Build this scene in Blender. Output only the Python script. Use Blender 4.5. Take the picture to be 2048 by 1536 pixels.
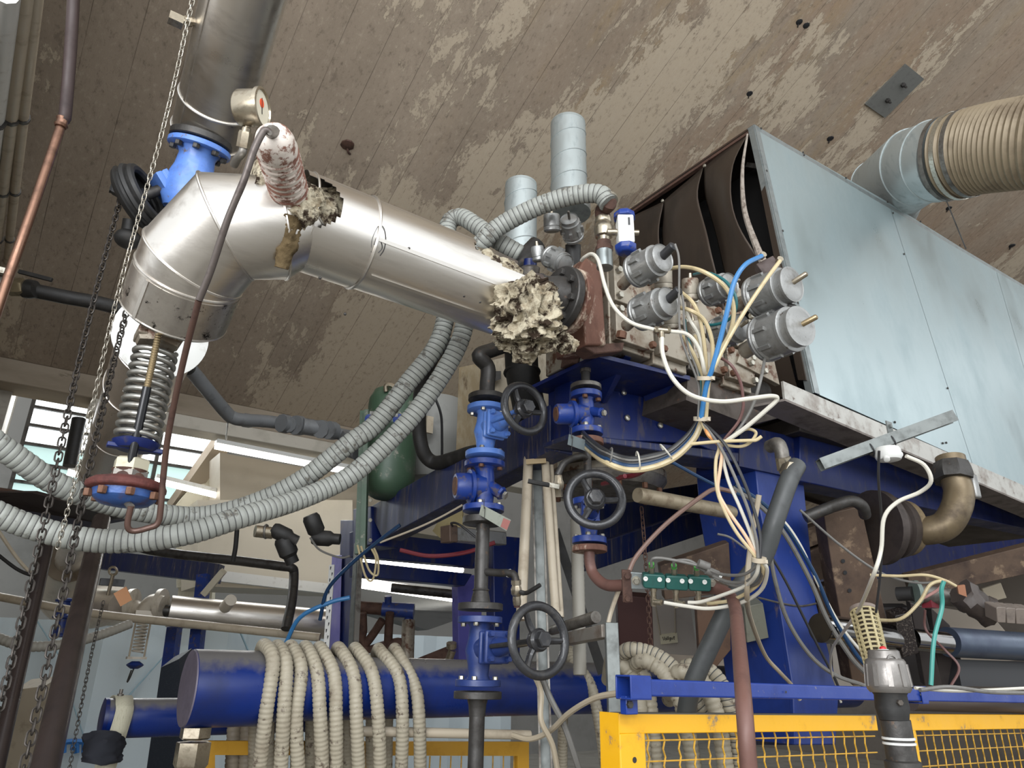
import bpy, math, random
import numpy as np
from mathutils import Vector, Matrix
from mathutils import noise as mnoise
for o in list(bpy.data.objects): bpy.data.objects.remove(o)
SC = bpy.context.scene
COL = SC.collection
random.seed(7)
# ---------------------------------------------------------------- camera
# world axes: X runs away to the right (machine axis), Y runs away to the left, Z up; camera 1.6 m above the floor
CAM = Vector((0.0, 0.0, 1.6))
BEAR, PITCH, ROLL, F = math.radians(55.5), math.radians(21.4), math.radians(1.0), 1450.0
_h = Vector((math.cos(BEAR), math.sin(BEAR), 0)); _r = Vector((math.sin(BEAR), -math.cos(BEAR), 0)); _z = Vector((0, 0, 1))
FWD = math.cos(PITCH)*_h + math.sin(PITCH)*_z
_u = -math.sin(PITCH)*_h + math.cos(PITCH)*_z
RIGHT = math.cos(ROLL)*_r + math.sin(ROLL)*_u
UP = math.cos(ROLL)*_u - math.sin(ROLL)*_r
cd = bpy.data.cameras.new('camera'); cam = bpy.data.objects.new('camera', cd); COL.objects.link(cam)
cd.sensor_width = 36; cd.lens = 36*F/2048; cd.clip_start = 0.05; cd.clip_end = 200
M = Matrix((RIGHT, UP, -FWD)).transposed().to_4x4(); M.translation = CAM
cam.matrix_world = M
SC.camera = cam
# ---------------------------------------------------------------- world, lights, exposure
SC.view_settings.view_transform = 'Standard'; SC.view_settings.look = 'None'
SC.view_settings.gamma = 1; SC.view_settings.use_curve_mapping = False
SC.view_settings.exposure = 0.35
w = bpy.data.worlds.new('sky'); SC.world = w; w.use_nodes = True
bg = w.node_tree.nodes['Background']; bg.inputs[0].default_value = (0.93, 0.97, 1.0, 1); bg.inputs[1].default_value = 1.15
def area(name, loc, aim, sx, sy, power, col=(1, 1, 1)):
    l = bpy.data.lights.new(name, 'AREA'); l.shape = 'RECTANGLE'; l.size = sx; l.size_y = sy; l.energy = power; l.color = col
    o = bpy.data.objects.new(name, l); COL.objects.link(o); o.location = loc
    o.rotation_euler = (Vector(aim)-Vector(loc)).to_track_quat('-Z', 'Y').to_euler(); return o
# daylight through the roof glazing behind and to the right of the camera, and the far saw-tooth glazing; plus an added fill at left
area('roof_light_near', (-2.5, -5.0, 6.4), (1.5, 4, 4.2), 10, 1.1, 420, (0.94, 0.97, 1.0))
area('roof_light_near_low', (-1.0, -6.0, 3.8), (2, 3, 2.6), 12, 0.9, 150, (0.95, 0.98, 1.0))
area('ceiling_fill_left', (-3.2, -1.5, 2.2), (1.0, 4.5, 6.4), 4, 1.6, 190, (0.97, 0.98, 1.0))  # added fill lamp that lifts the left part of the ceiling, no real window
area('roof_light_side', (9.5, -4.0, 5.6), (3, 3, 2.6), 6, 1.6, 40, (0.95, 0.98, 1.0))
area('roof_light_far', (1.5, 9.6, 4.6), (2.0, 3.0, 2.0), 6, 1.0, 200, (0.95, 0.98, 1.0))

# ---------------------------------------------------------------- from a photo point to a world point on a chosen plane
def V3(*a): return Vector(a)
def U(px, py, X=None, Y=None, Z=None, d=None):
    r = RIGHT*(px-1024) + UP*(768-py) + FWD*F
    if d is not None: return CAM + r*(d/F)
    if X is not None: t = (X-CAM.x)/r.x
    elif Y is not None: t = (Y-CAM.y)/r.y
    else: t = (Z-CAM.z)/r.z
    return CAM + r*t
def ZAT(x, y, py):     # height on the vertical line through (x, y) that meets the photo row py
    k = (768-py)/F; a = V3(x-CAM.x, y-CAM.y, 0)
    num = a.dot(UP) - k*a.dot(FWD); den = k*_z.dot(FWD) - _z.dot(UP)
    return CAM.z + num/den
def PX(p):
    r = Vector(p)-CAM; f = r.dot(FWD); return (1024+F*r.dot(RIGHT)/f, 768-F*r.dot(UP)/f, f)

# ---------------------------------------------------------------- materials
def srgb(r, g, b): return tuple((c/255/12.92 if c/255 <= 0.04045 else ((c/255+0.055)/1.055)**2.4) for c in (r, g, b))
MATS = {}
def mat(name, col, rough=0.5, metal=0.0, col2=None, sc=6, amt=0.5, stretch=(1, 1, 1), bump=0.0, bsc=60, col3=None, sc3=25, amt3=0.3, spec=0.5, emit=0, rvar=0.12, coat=0, dust=0):
    if name in MATS: return MATS[name]
    m = bpy.data.materials.new(name); m.use_nodes = True; nt = m.node_tree; N = nt.nodes; L = nt.links
    b = N['Principled BSDF']; c = (*srgb(*col), 1)
    b.inputs['Metallic'].default_value = metal; b.inputs['Roughness'].default_value = rough
    b.inputs['Specular IOR Level'].default_value = spec
    b.inputs['Coat Weight'].default_value = coat
    if emit:
        b.inputs['Emission Color'].default_value = c; b.inputs['Emission Strength'].default_value = emit
    tc = N.new('ShaderNodeTexCoord'); mp = N.new('ShaderNodeMapping'); mp.inputs['Scale'].default_value = stretch
    g = N.new('ShaderNodeNewGeometry'); L.new(g.outputs['Position'], mp.inputs[0])
    def noise(s, det=6, r=0.6):
        n = N.new('ShaderNodeTexNoise'); n.inputs['Scale'].default_value = s; n.inputs['Detail'].default_value = det; n.inputs['Roughness'].default_value = r
        L.new(mp.outputs[0], n.inputs[0]); return n
    out = None
    def mix(a, colb, fac, lo, hi):
        r = N.new('ShaderNodeMapRange'); r.inputs[1].default_value = lo; r.inputs[2].default_value = hi
        L.new(fac, r.inputs[0]); x = N.new('ShaderNodeMix'); x.data_type = 'RGBA'
        L.new(r.outputs[0], x.inputs[0])
        if isinstance(a, tuple): x.inputs[6].default_value = a
        else: L.new(a, x.inputs[6])
        x.inputs[7].default_value = colb; return x.outputs[2]
    cur = c
    if col2:
        n = noise(sc); cur = mix(cur, (*srgb(*col2), 1), n.outputs[0], 0.78-amt*0.5, 0.9-amt*0.3)
        if rvar:
            r = N.new('ShaderNodeMapRange'); r.inputs[1].default_value = .3; r.inputs[2].default_value = .7
            r.inputs[3].default_value = max(0.02, rough-rvar); r.inputs[4].default_value = min(1, rough+rvar); L.new(n.outputs[0], r.inputs[0]); L.new(r.outputs[0], b.inputs['Roughness'])
    if col3:
        n = noise(sc3, 8, 0.7); cur = mix(cur, (*srgb(*col3), 1), n.outputs[0], 0.72-amt3*0.5, 0.78-amt3*0.45)
    if dust:      # settled dust lies on upward faces
        sx = N.new('ShaderNodeSeparateXYZ'); L.new(g.outputs['Normal'], sx.inputs[0]); n = noise(22, 5); ad = N.new('ShaderNodeMath'); ad.operation = 'MULTIPLY_ADD'
        ad.inputs[1].default_value = .5; L.new(n.outputs[0], ad.inputs[0]); L.new(sx.outputs[2], ad.inputs[2]); cur = mix(cur, (*srgb(96, 94, 94), 1), ad.outputs[0], 1.25-dust*.6, 1.5-dust*.5)
    if isinstance(cur, tuple): b.inputs['Base Color'].default_value = cur
    else: L.new(cur, b.inputs['Base Color'])
    if bump:
        n = noise(bsc, 5); bp = N.new('ShaderNodeBump'); bp.inputs['Strength'].default_value = min(1, bump); bp.inputs['Distance'].default_value = 0.004
        L.new(n.outputs[0], bp.inputs['Height']); L.new(bp.outputs[0], b.inputs['Normal'])
    MATS[name] = m; return m

CLAD = mat('aluminium_cladding', (216, 211, 204), .33, 1, (178, 171, 163), 2.5, .5, (1, 6, 6), .05, 10, (128, 110, 92), 45, .06, rvar=.07)
GALV = mat('galvanised_sheet', (150, 156, 156), .42, .75, (116, 122, 122), 9, .6, bump=.05, bsc=9, rvar=.12)
SPIRO = mat('spiral_duct_zinc', (176, 184, 184), .5, .6, (146, 154, 155), 18, .5, (1, 1, .4), .08, 20)
HOODGLOSS = mat('pale_galvanised_panel', (164, 178, 180), .38, .6, (148, 163, 166), 2.5, .6, (1, 1, .5), .06, 4, (146, 158, 160), 60, .04)
STRUT = mat('dull_galvanised', (116, 120, 118), .5, .5, (92, 94, 92), 14, .6, bump=.1, bsc=40)
STEEL = mat('dirty_steel', (120, 116, 110), .5, .7, (74, 66, 60), 14, .6, bump=.2, bsc=60)
STEELDK = mat('dark_pipe_steel', (68, 66, 64), .5, .5, (42, 38, 34), 12, .6, bump=.25, bsc=70, col3=(92, 76, 64), sc3=30, amt3=.25)
BLACKPOST = mat('black_lacquered_steel', (50, 42, 40), .34, .2, (36, 30, 29), 10, .6, (1, 1, .1))
GREYPVC = mat('grey_plastic_pipe', (104, 106, 108), .5, 0, (84, 84, 84), 16, .5, bump=.05)
RUBBER = mat('black_rubber', (30, 29, 28), .6, 0, (50, 47, 44), 20, .5, bump=.1)
IRONW = mat('black_enamel_iron', (46, 46, 48), .34, .2, (70, 68, 66), 22, .5, bump=.25, bsc=120, coat=.2)
NICK = mat('nickel_brass', (168, 158, 140), .33, .9, (120, 106, 88), 30, .5, bump=.1)
BOLT = mat('zinc_bolt', (176, 172, 160), .35, .8, (120, 108, 92), 60, .5)
BOLTR = mat('rusty_bolt', (104, 72, 54), .7, .3, (70, 44, 34), 60, .5, bump=.3)
CAST = mat('cast_aluminium', (146, 146, 144), .4, .65, (112, 110, 106), 18, .5, bump=.2, bsc=140, col3=(84, 74, 66), sc3=22, amt3=.2)
LB = mat('light_blue_paint', (86, 124, 196), .42, 0, (68, 102, 168), 12, .5, bump=.12, bsc=90, col3=(104, 96, 96), sc3=26, amt3=.24, coat=.1)
MB_ = mat('mid_blue_paint', (24, 52, 124), .42, 0, (20, 40, 96), 14, .5, bump=.12, bsc=90, col3=(80, 74, 84), sc3=24, amt3=.34)
DB = mat('deep_blue_paint', (8, 27, 84), .42, 0, (8, 20, 60), 6, .5, (1, 1, .3), .1, 60, (52, 50, 70), 14, .34)
DBD = mat('grimy_blue_paint', (20, 32, 76), .5, 0, (46, 48, 64), 5, .75, (3, 3, .2), .1, 60, (84, 76, 78), 20, .34)
HDR = mat('header_blue_paint', (6, 36, 104), .34, 0, (10, 28, 78), 4, .6, (1, 1, 1), .08, 60, (84, 84, 92), 9, .14, dust=1)
RUST = mat('rusty_plate', (108, 74, 60), .7, .2, (74, 46, 38), 9, .6, (1, 1, .5), .5, 70, (182, 164, 146), 10, .38)
RUSTD = mat('dark_rust', (84, 60, 50), .75, .2, (56, 40, 36), 16, .6, bump=.5, bsc=70)
DIRTYWH = mat('grimy_pale_steel', (150, 142, 128), .5, .4, (112, 94, 76), 9, .6, bump=.2, bsc=50, col3=(88, 60, 44), sc3=14, amt3=.36)
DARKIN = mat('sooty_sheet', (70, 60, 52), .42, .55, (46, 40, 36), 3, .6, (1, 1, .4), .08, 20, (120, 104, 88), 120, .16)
WOOL = mat('mineral_wool', (176, 167, 146), .95, 0, (126, 113, 92), 30, .7, bump=1, bsc=130, col3=(52, 42, 34), sc3=16, amt3=.46, spec=.1)
HOSEG = mat('grey_suction_hose', (138, 140, 134), .55, 0, (110, 110, 104), 9, .5, bump=.08, col3=(84, 80, 72), sc3=14, amt3=.32)
HOSERIB = mat('hose_groove_dark', (84, 84, 82), .6, 0)
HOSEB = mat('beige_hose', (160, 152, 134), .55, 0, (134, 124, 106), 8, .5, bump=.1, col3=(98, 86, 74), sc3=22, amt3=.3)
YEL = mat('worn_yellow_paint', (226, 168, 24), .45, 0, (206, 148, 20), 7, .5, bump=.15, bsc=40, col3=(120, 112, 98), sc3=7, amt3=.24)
YWIRE = mat('yellow_wire', (196, 150, 48), .5, 0, (140, 106, 50), 30, .6)
GREEN = mat('green_vessel_paint', (60, 82, 64), .45, 0, (90, 98, 88), 6, .5, bump=.08, col3=(130, 128, 116), sc3=12, amt3=.26)
WHITEP = mat('white_plastic', (206, 206, 202), .4, 0, (176, 172, 164), 20, .4)
TUBEW = mat('milky_tube', (192, 188, 176), .35, 0)
TUBEY = mat('yellowed_tube', (184, 168, 132), .38, 0, (154, 136, 100), 14, .5)
TUBEG = mat('grey_cable', (104, 102, 98), .5, 0, (84, 80, 76), 20, .5)
TUBEK = mat('black_cable', (38, 38, 40), .45, 0)
TUBEB = mat('blue_tube', (52, 112, 164), .35, 0)
TUBET = mat('teal_tube', (30, 92, 96), .35, 0)
TUBEN = mat('navy_tube', (22, 52, 84), .4, 0)
TUBER = mat('dark_red_tube', (110, 34, 44), .4, 0)
COPPER = mat('copper_pipe', (122, 92, 76), .36, .8, (76, 56, 46), 14, .6)
COPPERD = mat('tarnished_copper', (52, 38, 36), .55, .1, (40, 28, 27), 12, .5)
BROWNP = mat('brown_painted_pipe', (104, 74, 66), .5, .1, (84, 58, 52), 12, .5, bump=.1)
SPRING = mat('spring_steel', (150, 148, 142), .35, .8, (118, 112, 104), 30, .5)
BRASS = mat('threaded_brass_rod', (170, 152, 120), .35, .9)
CHAINM = mat('dark_chain', (66, 61, 57), .5, .7, (42, 38, 36), 40, .5)
CHAINS = mat('bright_chain', (168, 162, 150), .35, .9, (108, 100, 90), 40, .5)
CREAM = mat('cream_painted_pipe', (180, 168, 148), .45, 0, (146, 132, 112), 8, .5)
CONC = mat('pale_concrete', (142, 130, 114), .85, 0, (124, 112, 96), 3, .6, (.3, 1, 1), .3, 30, (98, 86, 70), 9, .2)
BLOCKM = mat('blockwork', (160, 154, 144), .9, 0, (130, 124, 116), 8, .6, bump=.4, bsc=50)
FARWALL = mat('blue_white_sheeting', (196, 208, 214), .6, 0, (178, 192, 200), 1.5, .5, (1, 1, .3), .1, 8, (160, 172, 178), 14, .12)
CABIN = mat('cream_cabin_panel', (186, 178, 162), .6, 0, (172, 164, 148), 1.2, .5)
GREYPAN = mat('grey_panel', (104, 106, 106), .6, 0, (90, 90, 90), 2, .5)
LAMP = mat('lit_tube', (255, 250, 240), .5, 0, emit=7)
GLASS = mat('bright_sky_pane', (236, 244, 246), .3, 0, emit=1.6)
GLASST = mat('teal_sky_pane', (176, 206, 204), .3, 0, emit=.8)
TIMBER = mat('stained_brown_beam', (86, 68, 54), .7, 0, (56, 42, 36), 5, .6, (1, 1, 1), .3, 40, (122, 102, 82), 9, .3)

# ---------------------------------------------------------------- mesh building
def frame(d):
    d = Vector(d).normalized(); a = V3(0, 0, 1) if abs(d.z) < .9 else V3(1, 0, 0)
    u = d.cross(a).normalized(); v = d.cross(u).normalized(); return d, u, v
def smooth(pts, n=8):
    P = [Vector(p) for p in pts]
    if len(P) < 3: return P
    Q = [P[0]*2-P[1]] + P + [P[-1]*2-P[-2]]; out = []
    for i in range(1, len(Q)-2):
        a, b, c, d = Q[i-1:i+3]
        for k in range(n):
            t = k/n
            out.append(0.5*((2*b)+(c-a)*t+(2*a-5*b+4*c-d)*t*t+(3*b-a-3*c+d)*t**3))
    out.append(P[-1]); return out
def resample(P, step):
    L = [0]
    for a, b in zip(P, P[1:]): L.append(L[-1]+(b-a).length)
    n = max(2, int(L[-1]/step)); out = []; j = 0
    for i in range(n+1):
        s = L[-1]*i/n
        while j < len(P)-2 and L[j+1] < s: j += 1
        t = (s-L[j])/max(1e-9, L[j+1]-L[j]); out.append(P[j].lerp(P[j+1], min(1, max(0, t))))
    return out
class B:
    def __init__(s): s.v = []; s.f = []
    def add(s, v, f):
        o = len(s.v); s.v += [Vector(p) for p in v]; s.f += [tuple(i+o for i in q) for q in f]; return s
    def box(s, c, sx, sy, sz, rot=None):
        c = Vector(c); v = [V3(x*sx/2, y*sy/2, z*sz/2) for x in (-1, 1) for y in (-1, 1) for z in (-1, 1)]
        if rot is not None: v = [rot @ p for p in v]
        return s.add([c+p for p in v], [(0, 1, 3, 2), (4, 6, 7, 5), (0, 4, 5, 1), (2, 3, 7, 6), (0, 2, 6, 4), (1, 5, 7, 3)])
    def slab(s, p, n):            # polygon p extruded by vector n
        p = [Vector(q) for q in p]; n = Vector(n); k = len(p)
        return s.add(p+[q+n for q in p], [tuple(range(k))[::-1], tuple(range(k, 2*k))]+[(i, (i+1) % k, (i+1) % k+k, i+k) for i in range(k)])
    def beam(s, a, b, w, h, up=(0, 0, 1)):   # rectangular bar from a to b
        a = Vector(a); b = Vector(b); d = (b-a).normalized(); side = d.cross(Vector(up)).normalized(); u = side.cross(d).normalized()
        q = [a+side*w/2*i+u*h/2*j for i, j in ((-1, -1), (1, -1), (1, 1), (-1, 1))]
        return s.slab(q, b-a)
    def tube(s, pts, r, seg=12, n=6, sm=True, caps=True, rf=None, step=None):
        P = smooth(pts, n) if sm else [Vector(p) for p in pts]
        if step: P = resample(P, step)
        k = len(P); o = len(s.v); dprev, u, v = frame(P[1]-P[0]); tot = 0
        for i, p in enumerate(P):
            d = (P[min(i+1, k-1)]-P[max(i-1, 0)]).normalized()
            u = (u-d*u.dot(d)).normalized(); v = d.cross(u)
            if i: tot += (p-P[i-1]).length
            rr = rf(i, tot) if rf else (r[0]+(r[1]-r[0])*i/(k-1) if isinstance(r, tuple) else r)
            for j in range(seg):
                a = 2*math.pi*j/seg; s.v.append(p+(u*math.cos(a)+v*math.sin(a))*rr)
        for i in range(k-1):
            for j in range(seg):
                s.f.append((o+i*seg+j, o+i*seg+(j+1) % seg, o+(i+1)*seg+(j+1) % seg, o+(i+1)*seg+j))
        if caps:
            s.f.append(tuple(o+j for j in range(seg))[::-1]); s.f.append(tuple(o+(k-1)*seg+j for j in range(seg)))
        return s
    def lathe(s, p, d, prof, seg=24, caps=True, flat=0):   # profile [(t, r)] along d from p
        d, u, v = frame(d); p = Vector(p); o = len(s.v); k = len(prof)
        for t, r in prof:
            for j in range(seg):
                a = 2*math.pi*(j+flat)/seg; s.v.append(p+d*t+(u*math.cos(a)+v*math.sin(a))*max(r, 1e-4))
        for i in range(k-1):
            for j in range(seg): s.f.append((o+i*seg+j, o+i*seg+(j+1) % seg, o+(i+1)*seg+(j+1) % seg, o+(i+1)*seg+j))
        if caps:
            s.f.append(tuple(o+j for j in range(seg))[::-1]); s.f.append(tuple(o+(k-1)*seg+j for j in range(seg)))
        return s
    def cyl(s, a, b, r, seg=20):
        a = Vector(a); b = Vector(b); return s.lathe(a, b-a, [(0, r), ((b-a).length, r)], seg)
    def hexa(s, p, d, r, h): return s.lathe(p, d, [(0, r), (h*.85, r), (h, r*.86)], 6)
    def ball(s, p, r, seg=12, rings=8, sc=(1, 1, 1)):
        p = Vector(p); pr = []
        o = len(s.v)
        for i in range(rings+1):
            th = math.pi*i/rings
            for j in range(seg):
                a = 2*math.pi*j/seg; s.v.append(p+V3(math.sin(th)*math.cos(a)*r*sc[0], math.sin(th)*math.sin(a)*r*sc[1], math.cos(th)*r*sc[2]))
        for i in range(rings):
            for j in range(seg): s.f.append((o+i*seg+j, o+(i+1)*seg+j, o+(i+1)*seg+(j+1) % seg, o+i*seg+(j+1) % seg))
        return s
    def torus(s, p, d, R, r, seg=28, rs=10, arc=(0, 2*math.pi), sq=1):
        d, u, v = frame(d); p = Vector(p); full = arc[1]-arc[0] > 6.2; n = seg if full else seg+1; o = len(s.v)
        for i in range(n):
            a = arc[0]+(arc[1]-arc[0])*i/seg; e = u*math.cos(a)+v*math.sin(a)
            for j in range(rs):
                b = 2*math.pi*j/rs; s.v.append(p+e*(R+r*math.cos(b))+d*r*sq*math.sin(b))
        for i in range(seg):
            for j in range(rs):
                i2 = (i+1) % n; s.f.append((o+i*rs+j, o+i*rs+(j+1) % rs, o+i2*rs+(j+1) % rs, o+i2*rs+j))
        if not full: s.f.append(tuple(o+j for j in range(rs))); s.f.append(tuple(o+(n-1)*rs+j for j in range(rs))[::-1])
        return s
def meshobj(name, b, m, loc, ang=38):
    me = bpy.data.meshes.new(name); l = Vector(loc)
    me.from_pydata([tuple(p-l) for p in b.v], [], b.f); me.validate(); me.update()
    me.materials.append(m); me.shade_smooth(); me.set_sharp_from_angle(angle=math.radians(ang))
    o = bpy.data.objects.new(name, me); COL.objects.link(o); return o
def bev(o, w, seg=2):
    md = o.modifiers.new('bevel', 'BEVEL'); md.width = w; md.segments = seg; md.limit_method = 'ANGLE'; md.angle_limit = math.radians(40); md.harden_normals = False; return o
def thing(name, label, cat, loc=(0, 0, 0), group=None):
    o = bpy.data.objects.new(name, None); COL.objects.link(o); o.location = loc; o.empty_display_size = .05
    o['label'] = label; o['category'] = cat
    if group: o['group'] = group
    return o
def wloc(o):
    l = Vector(o.location)
    while o.parent: o = o.parent; l += Vector(o.location)
    return l
def part(par, name, b, m, label=None, bv=0, kind=None, ang=38):
    o = meshobj(name, b, m, wloc(par), ang); o.parent = par
    if label: o['label'] = label
    if kind: o['kind'] = kind
    if bv: bev(o, bv)
    return o
def solo(name, b, m, label, cat, loc=None, group=None, bv=0, ang=38):
    if loc is None:
        n = len(b.v); c = sum(b.v, Vector())/n; loc = V3(c.x, c.y, min(p.z for p in b.v))
    o = meshobj(name, b, m, loc, ang); o.location = loc; o['label'] = label; o['category'] = cat
    if group: o['group'] = group
    if bv: bev(o, bv)
    return o
def struct(name, b, m, bv=0):
    o = meshobj(name, b, m, (0, 0, 0)); o['kind'] = 'structure'
    if bv: bev(o, bv)
    return o
def bolts(par, c, d, R, n, r, h, m=BOLT, ph=.0, name='bolt', both=0):
    """a ring of n hex bolts, each its own part sharing one mesh"""
    d, u, v = frame(d); base = wloc(par); first = None
    for i in range(n):
        a = 2*math.pi*(i+ph)/n; p = Vector(c)+(u*math.cos(a)+v*math.sin(a))*R
        if first is None:
            b = B().hexa(V3(0, 0, 0), d, r, h)
            if both: b.hexa(-d*both, -d, r, h*.8).cyl(-d*(both+h), V3(0, 0, 0), r*.5, 8)
            first = meshobj(name, b, m, (0, 0, 0)); o = first
        else: o = first.copy(); COL.objects.link(o)
        o.parent = par; o.location = p-base
def flange(par, c, d, R, t, m, nb=4, ph=.5, name='flange', bm=BOLT, label=None, gap=None, br=.11, hub=None):
    d = Vector(d).normalized(); c = Vector(c)
    part(par, name, B().lathe(c-d*t/2, d, [(0, R*.97), (t*.12, R), (t*.88, R), (t, R*.97)], 32), m, label)
    if gap: part(par, 'gasket', B().lathe(c+d*t/2, d, [(0, R*.82), (gap, R*.82)], 28), RUBBER)
# ================================================================ the hall
EAVE_Y, EAVE_Z, SL = 7.9, 4.25, math.tan(math.radians(24.4))
def ceil_z(y): return EAVE_Z+(EAVE_Y-y)*SL
def ceiling_material():
    m = bpy.data.materials.new('board_marked_ceiling'); m.use_nodes = True; nt = m.node_tree; N = nt.nodes; L = nt.links; b = N['Principled BSDF']
    b.inputs['Roughness'].default_value = .85; b.inputs['Specular IOR Level'].default_value = .25
    g = N.new('ShaderNodeNewGeometry')
    def mp(sc, loc=(0, 0, 0)):
        x = N.new('ShaderNodeMapping'); x.inputs['Scale'].default_value = sc; x.inputs['Location'].default_value = loc; L.new(g.outputs['Position'], x.inputs[0]); return x.outputs[0]
    def noise(vec, s, det=8, r=.6, dist=0):
        n = N.new('ShaderNodeTexNoise'); n.inputs['Scale'].default_value = s; n.inputs['Detail'].default_value = det; n.inputs['Roughness'].default_value = r; n.inputs['Distortion'].default_value = dist; L.new(vec, n.inputs[0]); return n.outputs[0]
    def rng(v, a, c, lo=0, hi=1):
        r = N.new('ShaderNodeMapRange'); r.inputs[1].default_value = a; r.inputs[2].default_value = c; r.inputs[3].default_value = lo; r.inputs[4].default_value = hi; L.new(v, r.inputs[0]); return r.outputs[0]
    def math_(op, a, c):
        x = N.new('ShaderNodeMath'); x.operation = op
        for i, q in enumerate((a, c)):
            if isinstance(q, (int, float)): x.inputs[i].default_value = q
            else: L.new(q, x.inputs[i])
        return x.outputs[0]
    def mix(f, a, c):
        x = N.new('ShaderNodeMix'); x.data_type = 'RGBA'; L.new(f, x.inputs[0])
        for i, q in ((6, a), (7, c)):
            if isinstance(q, tuple): x.inputs[i].default_value = (*srgb(*q), 1)
            else: L.new(q, x.inputs[i])
        return x.outputs[2]
    sep = N.new('ShaderNodeSeparateXYZ'); L.new(g.outputs['Position'], sep.inputs[0]); X = sep.outputs[0]; Y = sep.outputs[1]
    # cream limewash still sticking in streaks along the boards, ochre stains, bare brownish concrete
    base = mix(rng(noise(mp((1, .25, 1)), 1.6), .35, .65), (150, 136, 120), (134, 121, 106))
    wet = math_('MULTIPLY', rng(X, 2.0, 4.2), rng(noise(mp((1.6, .2, 1), (3, 1, 0)), 1.5, 6), .38, .64))
    base = mix(math_('MULTIPLY', wet, .8), base, (142, 122, 103))
    ochre = math_('MULTIPLY', rng(noise(mp((2.2, .25, 1), (7, 3, 1)), 1.3, 7, .7), .50, .68), rng(X, 2.0, 3.2)); ochre = math_('MULTIPLY', ochre, rng(X, 8.5, 5.0))
    base = mix(math_('MULTIPLY', ochre, .55), base, (152, 128, 88))
    n1 = noise(mp((1, .34, 1), (1, 2, 0)), 1.05, 3, .5); n2 = noise(mp((1.35, .40, 1)), 5.6, 14, .8, .2)
    band = math_('MULTIPLY', rng(X, 1.6, 2.3), rng(X, 6.0, 4.0)); lowb = math_('MULTIPLY', rng(Y, 2.2, .5), rng(X, 4.8, 3.6))
    s = math_('ADD', math_('MULTIPLY', n1, .55), math_('MULTIPLY', n2, .55)); s = math_('ADD', s, math_('MULTIPLY', band, .085)); s = math_('SUBTRACT', s, math_('MULTIPLY', lowb, .05))
    far = math_('MULTIPLY', rng(Y, 5.0, 6.6), math_('MULTIPLY', rng(X, 2.1, 2.6), rng(X, 5.0, 3.6))); s = math_('ADD', s, math_('MULTIPLY', far, .06))
    patch = rng(s, .600, .611)
    base = mix(math_('MULTIPLY', patch, .9), base, (174, 160, 140))
    n3 = noise(mp((1, .3, 1), (5, 5, 5)), 3.2, 9, .7); base = mix(math_('MULTIPLY', rng(n3, .64, .67), .45), base, (96, 84, 74))
    fine = noise(mp((1, .4, 1)), 26, 8, .75); base = mix(rng(fine, .55, .72, 0, .6), base, (176, 164, 146)); base = mix(rng(fine, .46, .30, 0, .65), base, (84, 72, 62))
    # shallow joints of the formwork boards, uneven strength
    fr = math_('FRACT', math_('MULTIPLY', X, 1/.31), 0); e = math_('ABSOLUTE', math_('SUBTRACT', fr, .5), 0)
    jn = rng(e, .488, .498); jn = math_('MULTIPLY', jn, rng(noise(mp((1, .5, 1)), 2.5), .35, .6, .1, 1))
    base = mix(math_('MULTIPLY', jn, .45), base, (78, 68, 58))
    L.new(base, b.inputs['Base Color'])
    h = math_('SUBTRACT', math_('ADD', math_('MULTIPLY', n2, .35), math_('MULTIPLY', fine, .35)), math_('MULTIPLY', jn, .9)); h = math_('ADD', h, math_('MULTIPLY', patch, .25))
    bp = N.new('ShaderNodeBump'); bp.inputs['Strength'].default_value = .6; bp.inputs['Distance'].default_value = .012; L.new(h, bp.inputs['Height']); L.new(bp.outputs[0], b.inputs['Normal'])
    return m
CEILM = ceiling_material()
x0, x1, y0 = -0.62, 16, -2.2
struct('ceiling', B().slab([(x0, y0, ceil_z(y0)), (x1, y0, ceil_z(y0)), (x1, EAVE_Y, EAVE_Z), (x0, EAVE_Y, EAVE_Z)], (0, 0, .25)), CEILM)
struct('trim_1', B().box((7.7, 8.12, 4.17), 16.6, .42, .30), CONC, .01)                 # eaves beam
struct('trim_2', B().box((8.2, 7.98, 3.93), 15.6, .30, .14), mat('pale_gutter', (184, 178, 166), .8, 0, (160, 154, 142), 4, .5), .01)                 # gutter ledge under it
struct('wall_left', B().box((-.74, 5.4, 3.0), .25, 5.4, 12.0), CONC)
bw = B()
struct('wall_back_left', B().box((-.50, 9.3, 3.0), .5, 2.2, 6), BLOCKM)
struct('floor', B().box((8, 6, -.1), 34, 26, .2), mat('hall_floor', (120, 116, 108), .6, 0, (96, 92, 86), 2, .5))
struct('wall_back', B().box((6, 13.2, 3.4), 20, .2, 8.8), mat('far_wall_grey', (120, 118, 114), .8, 0, (104, 102, 98), 1.5, .5))
struct('wall_right', B().box((15.5, 6, 3), .2, 16, 8), mat('far_wall_taupe', (112, 104, 96), .8, 0, (92, 86, 80), 1.5, .5))
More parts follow.
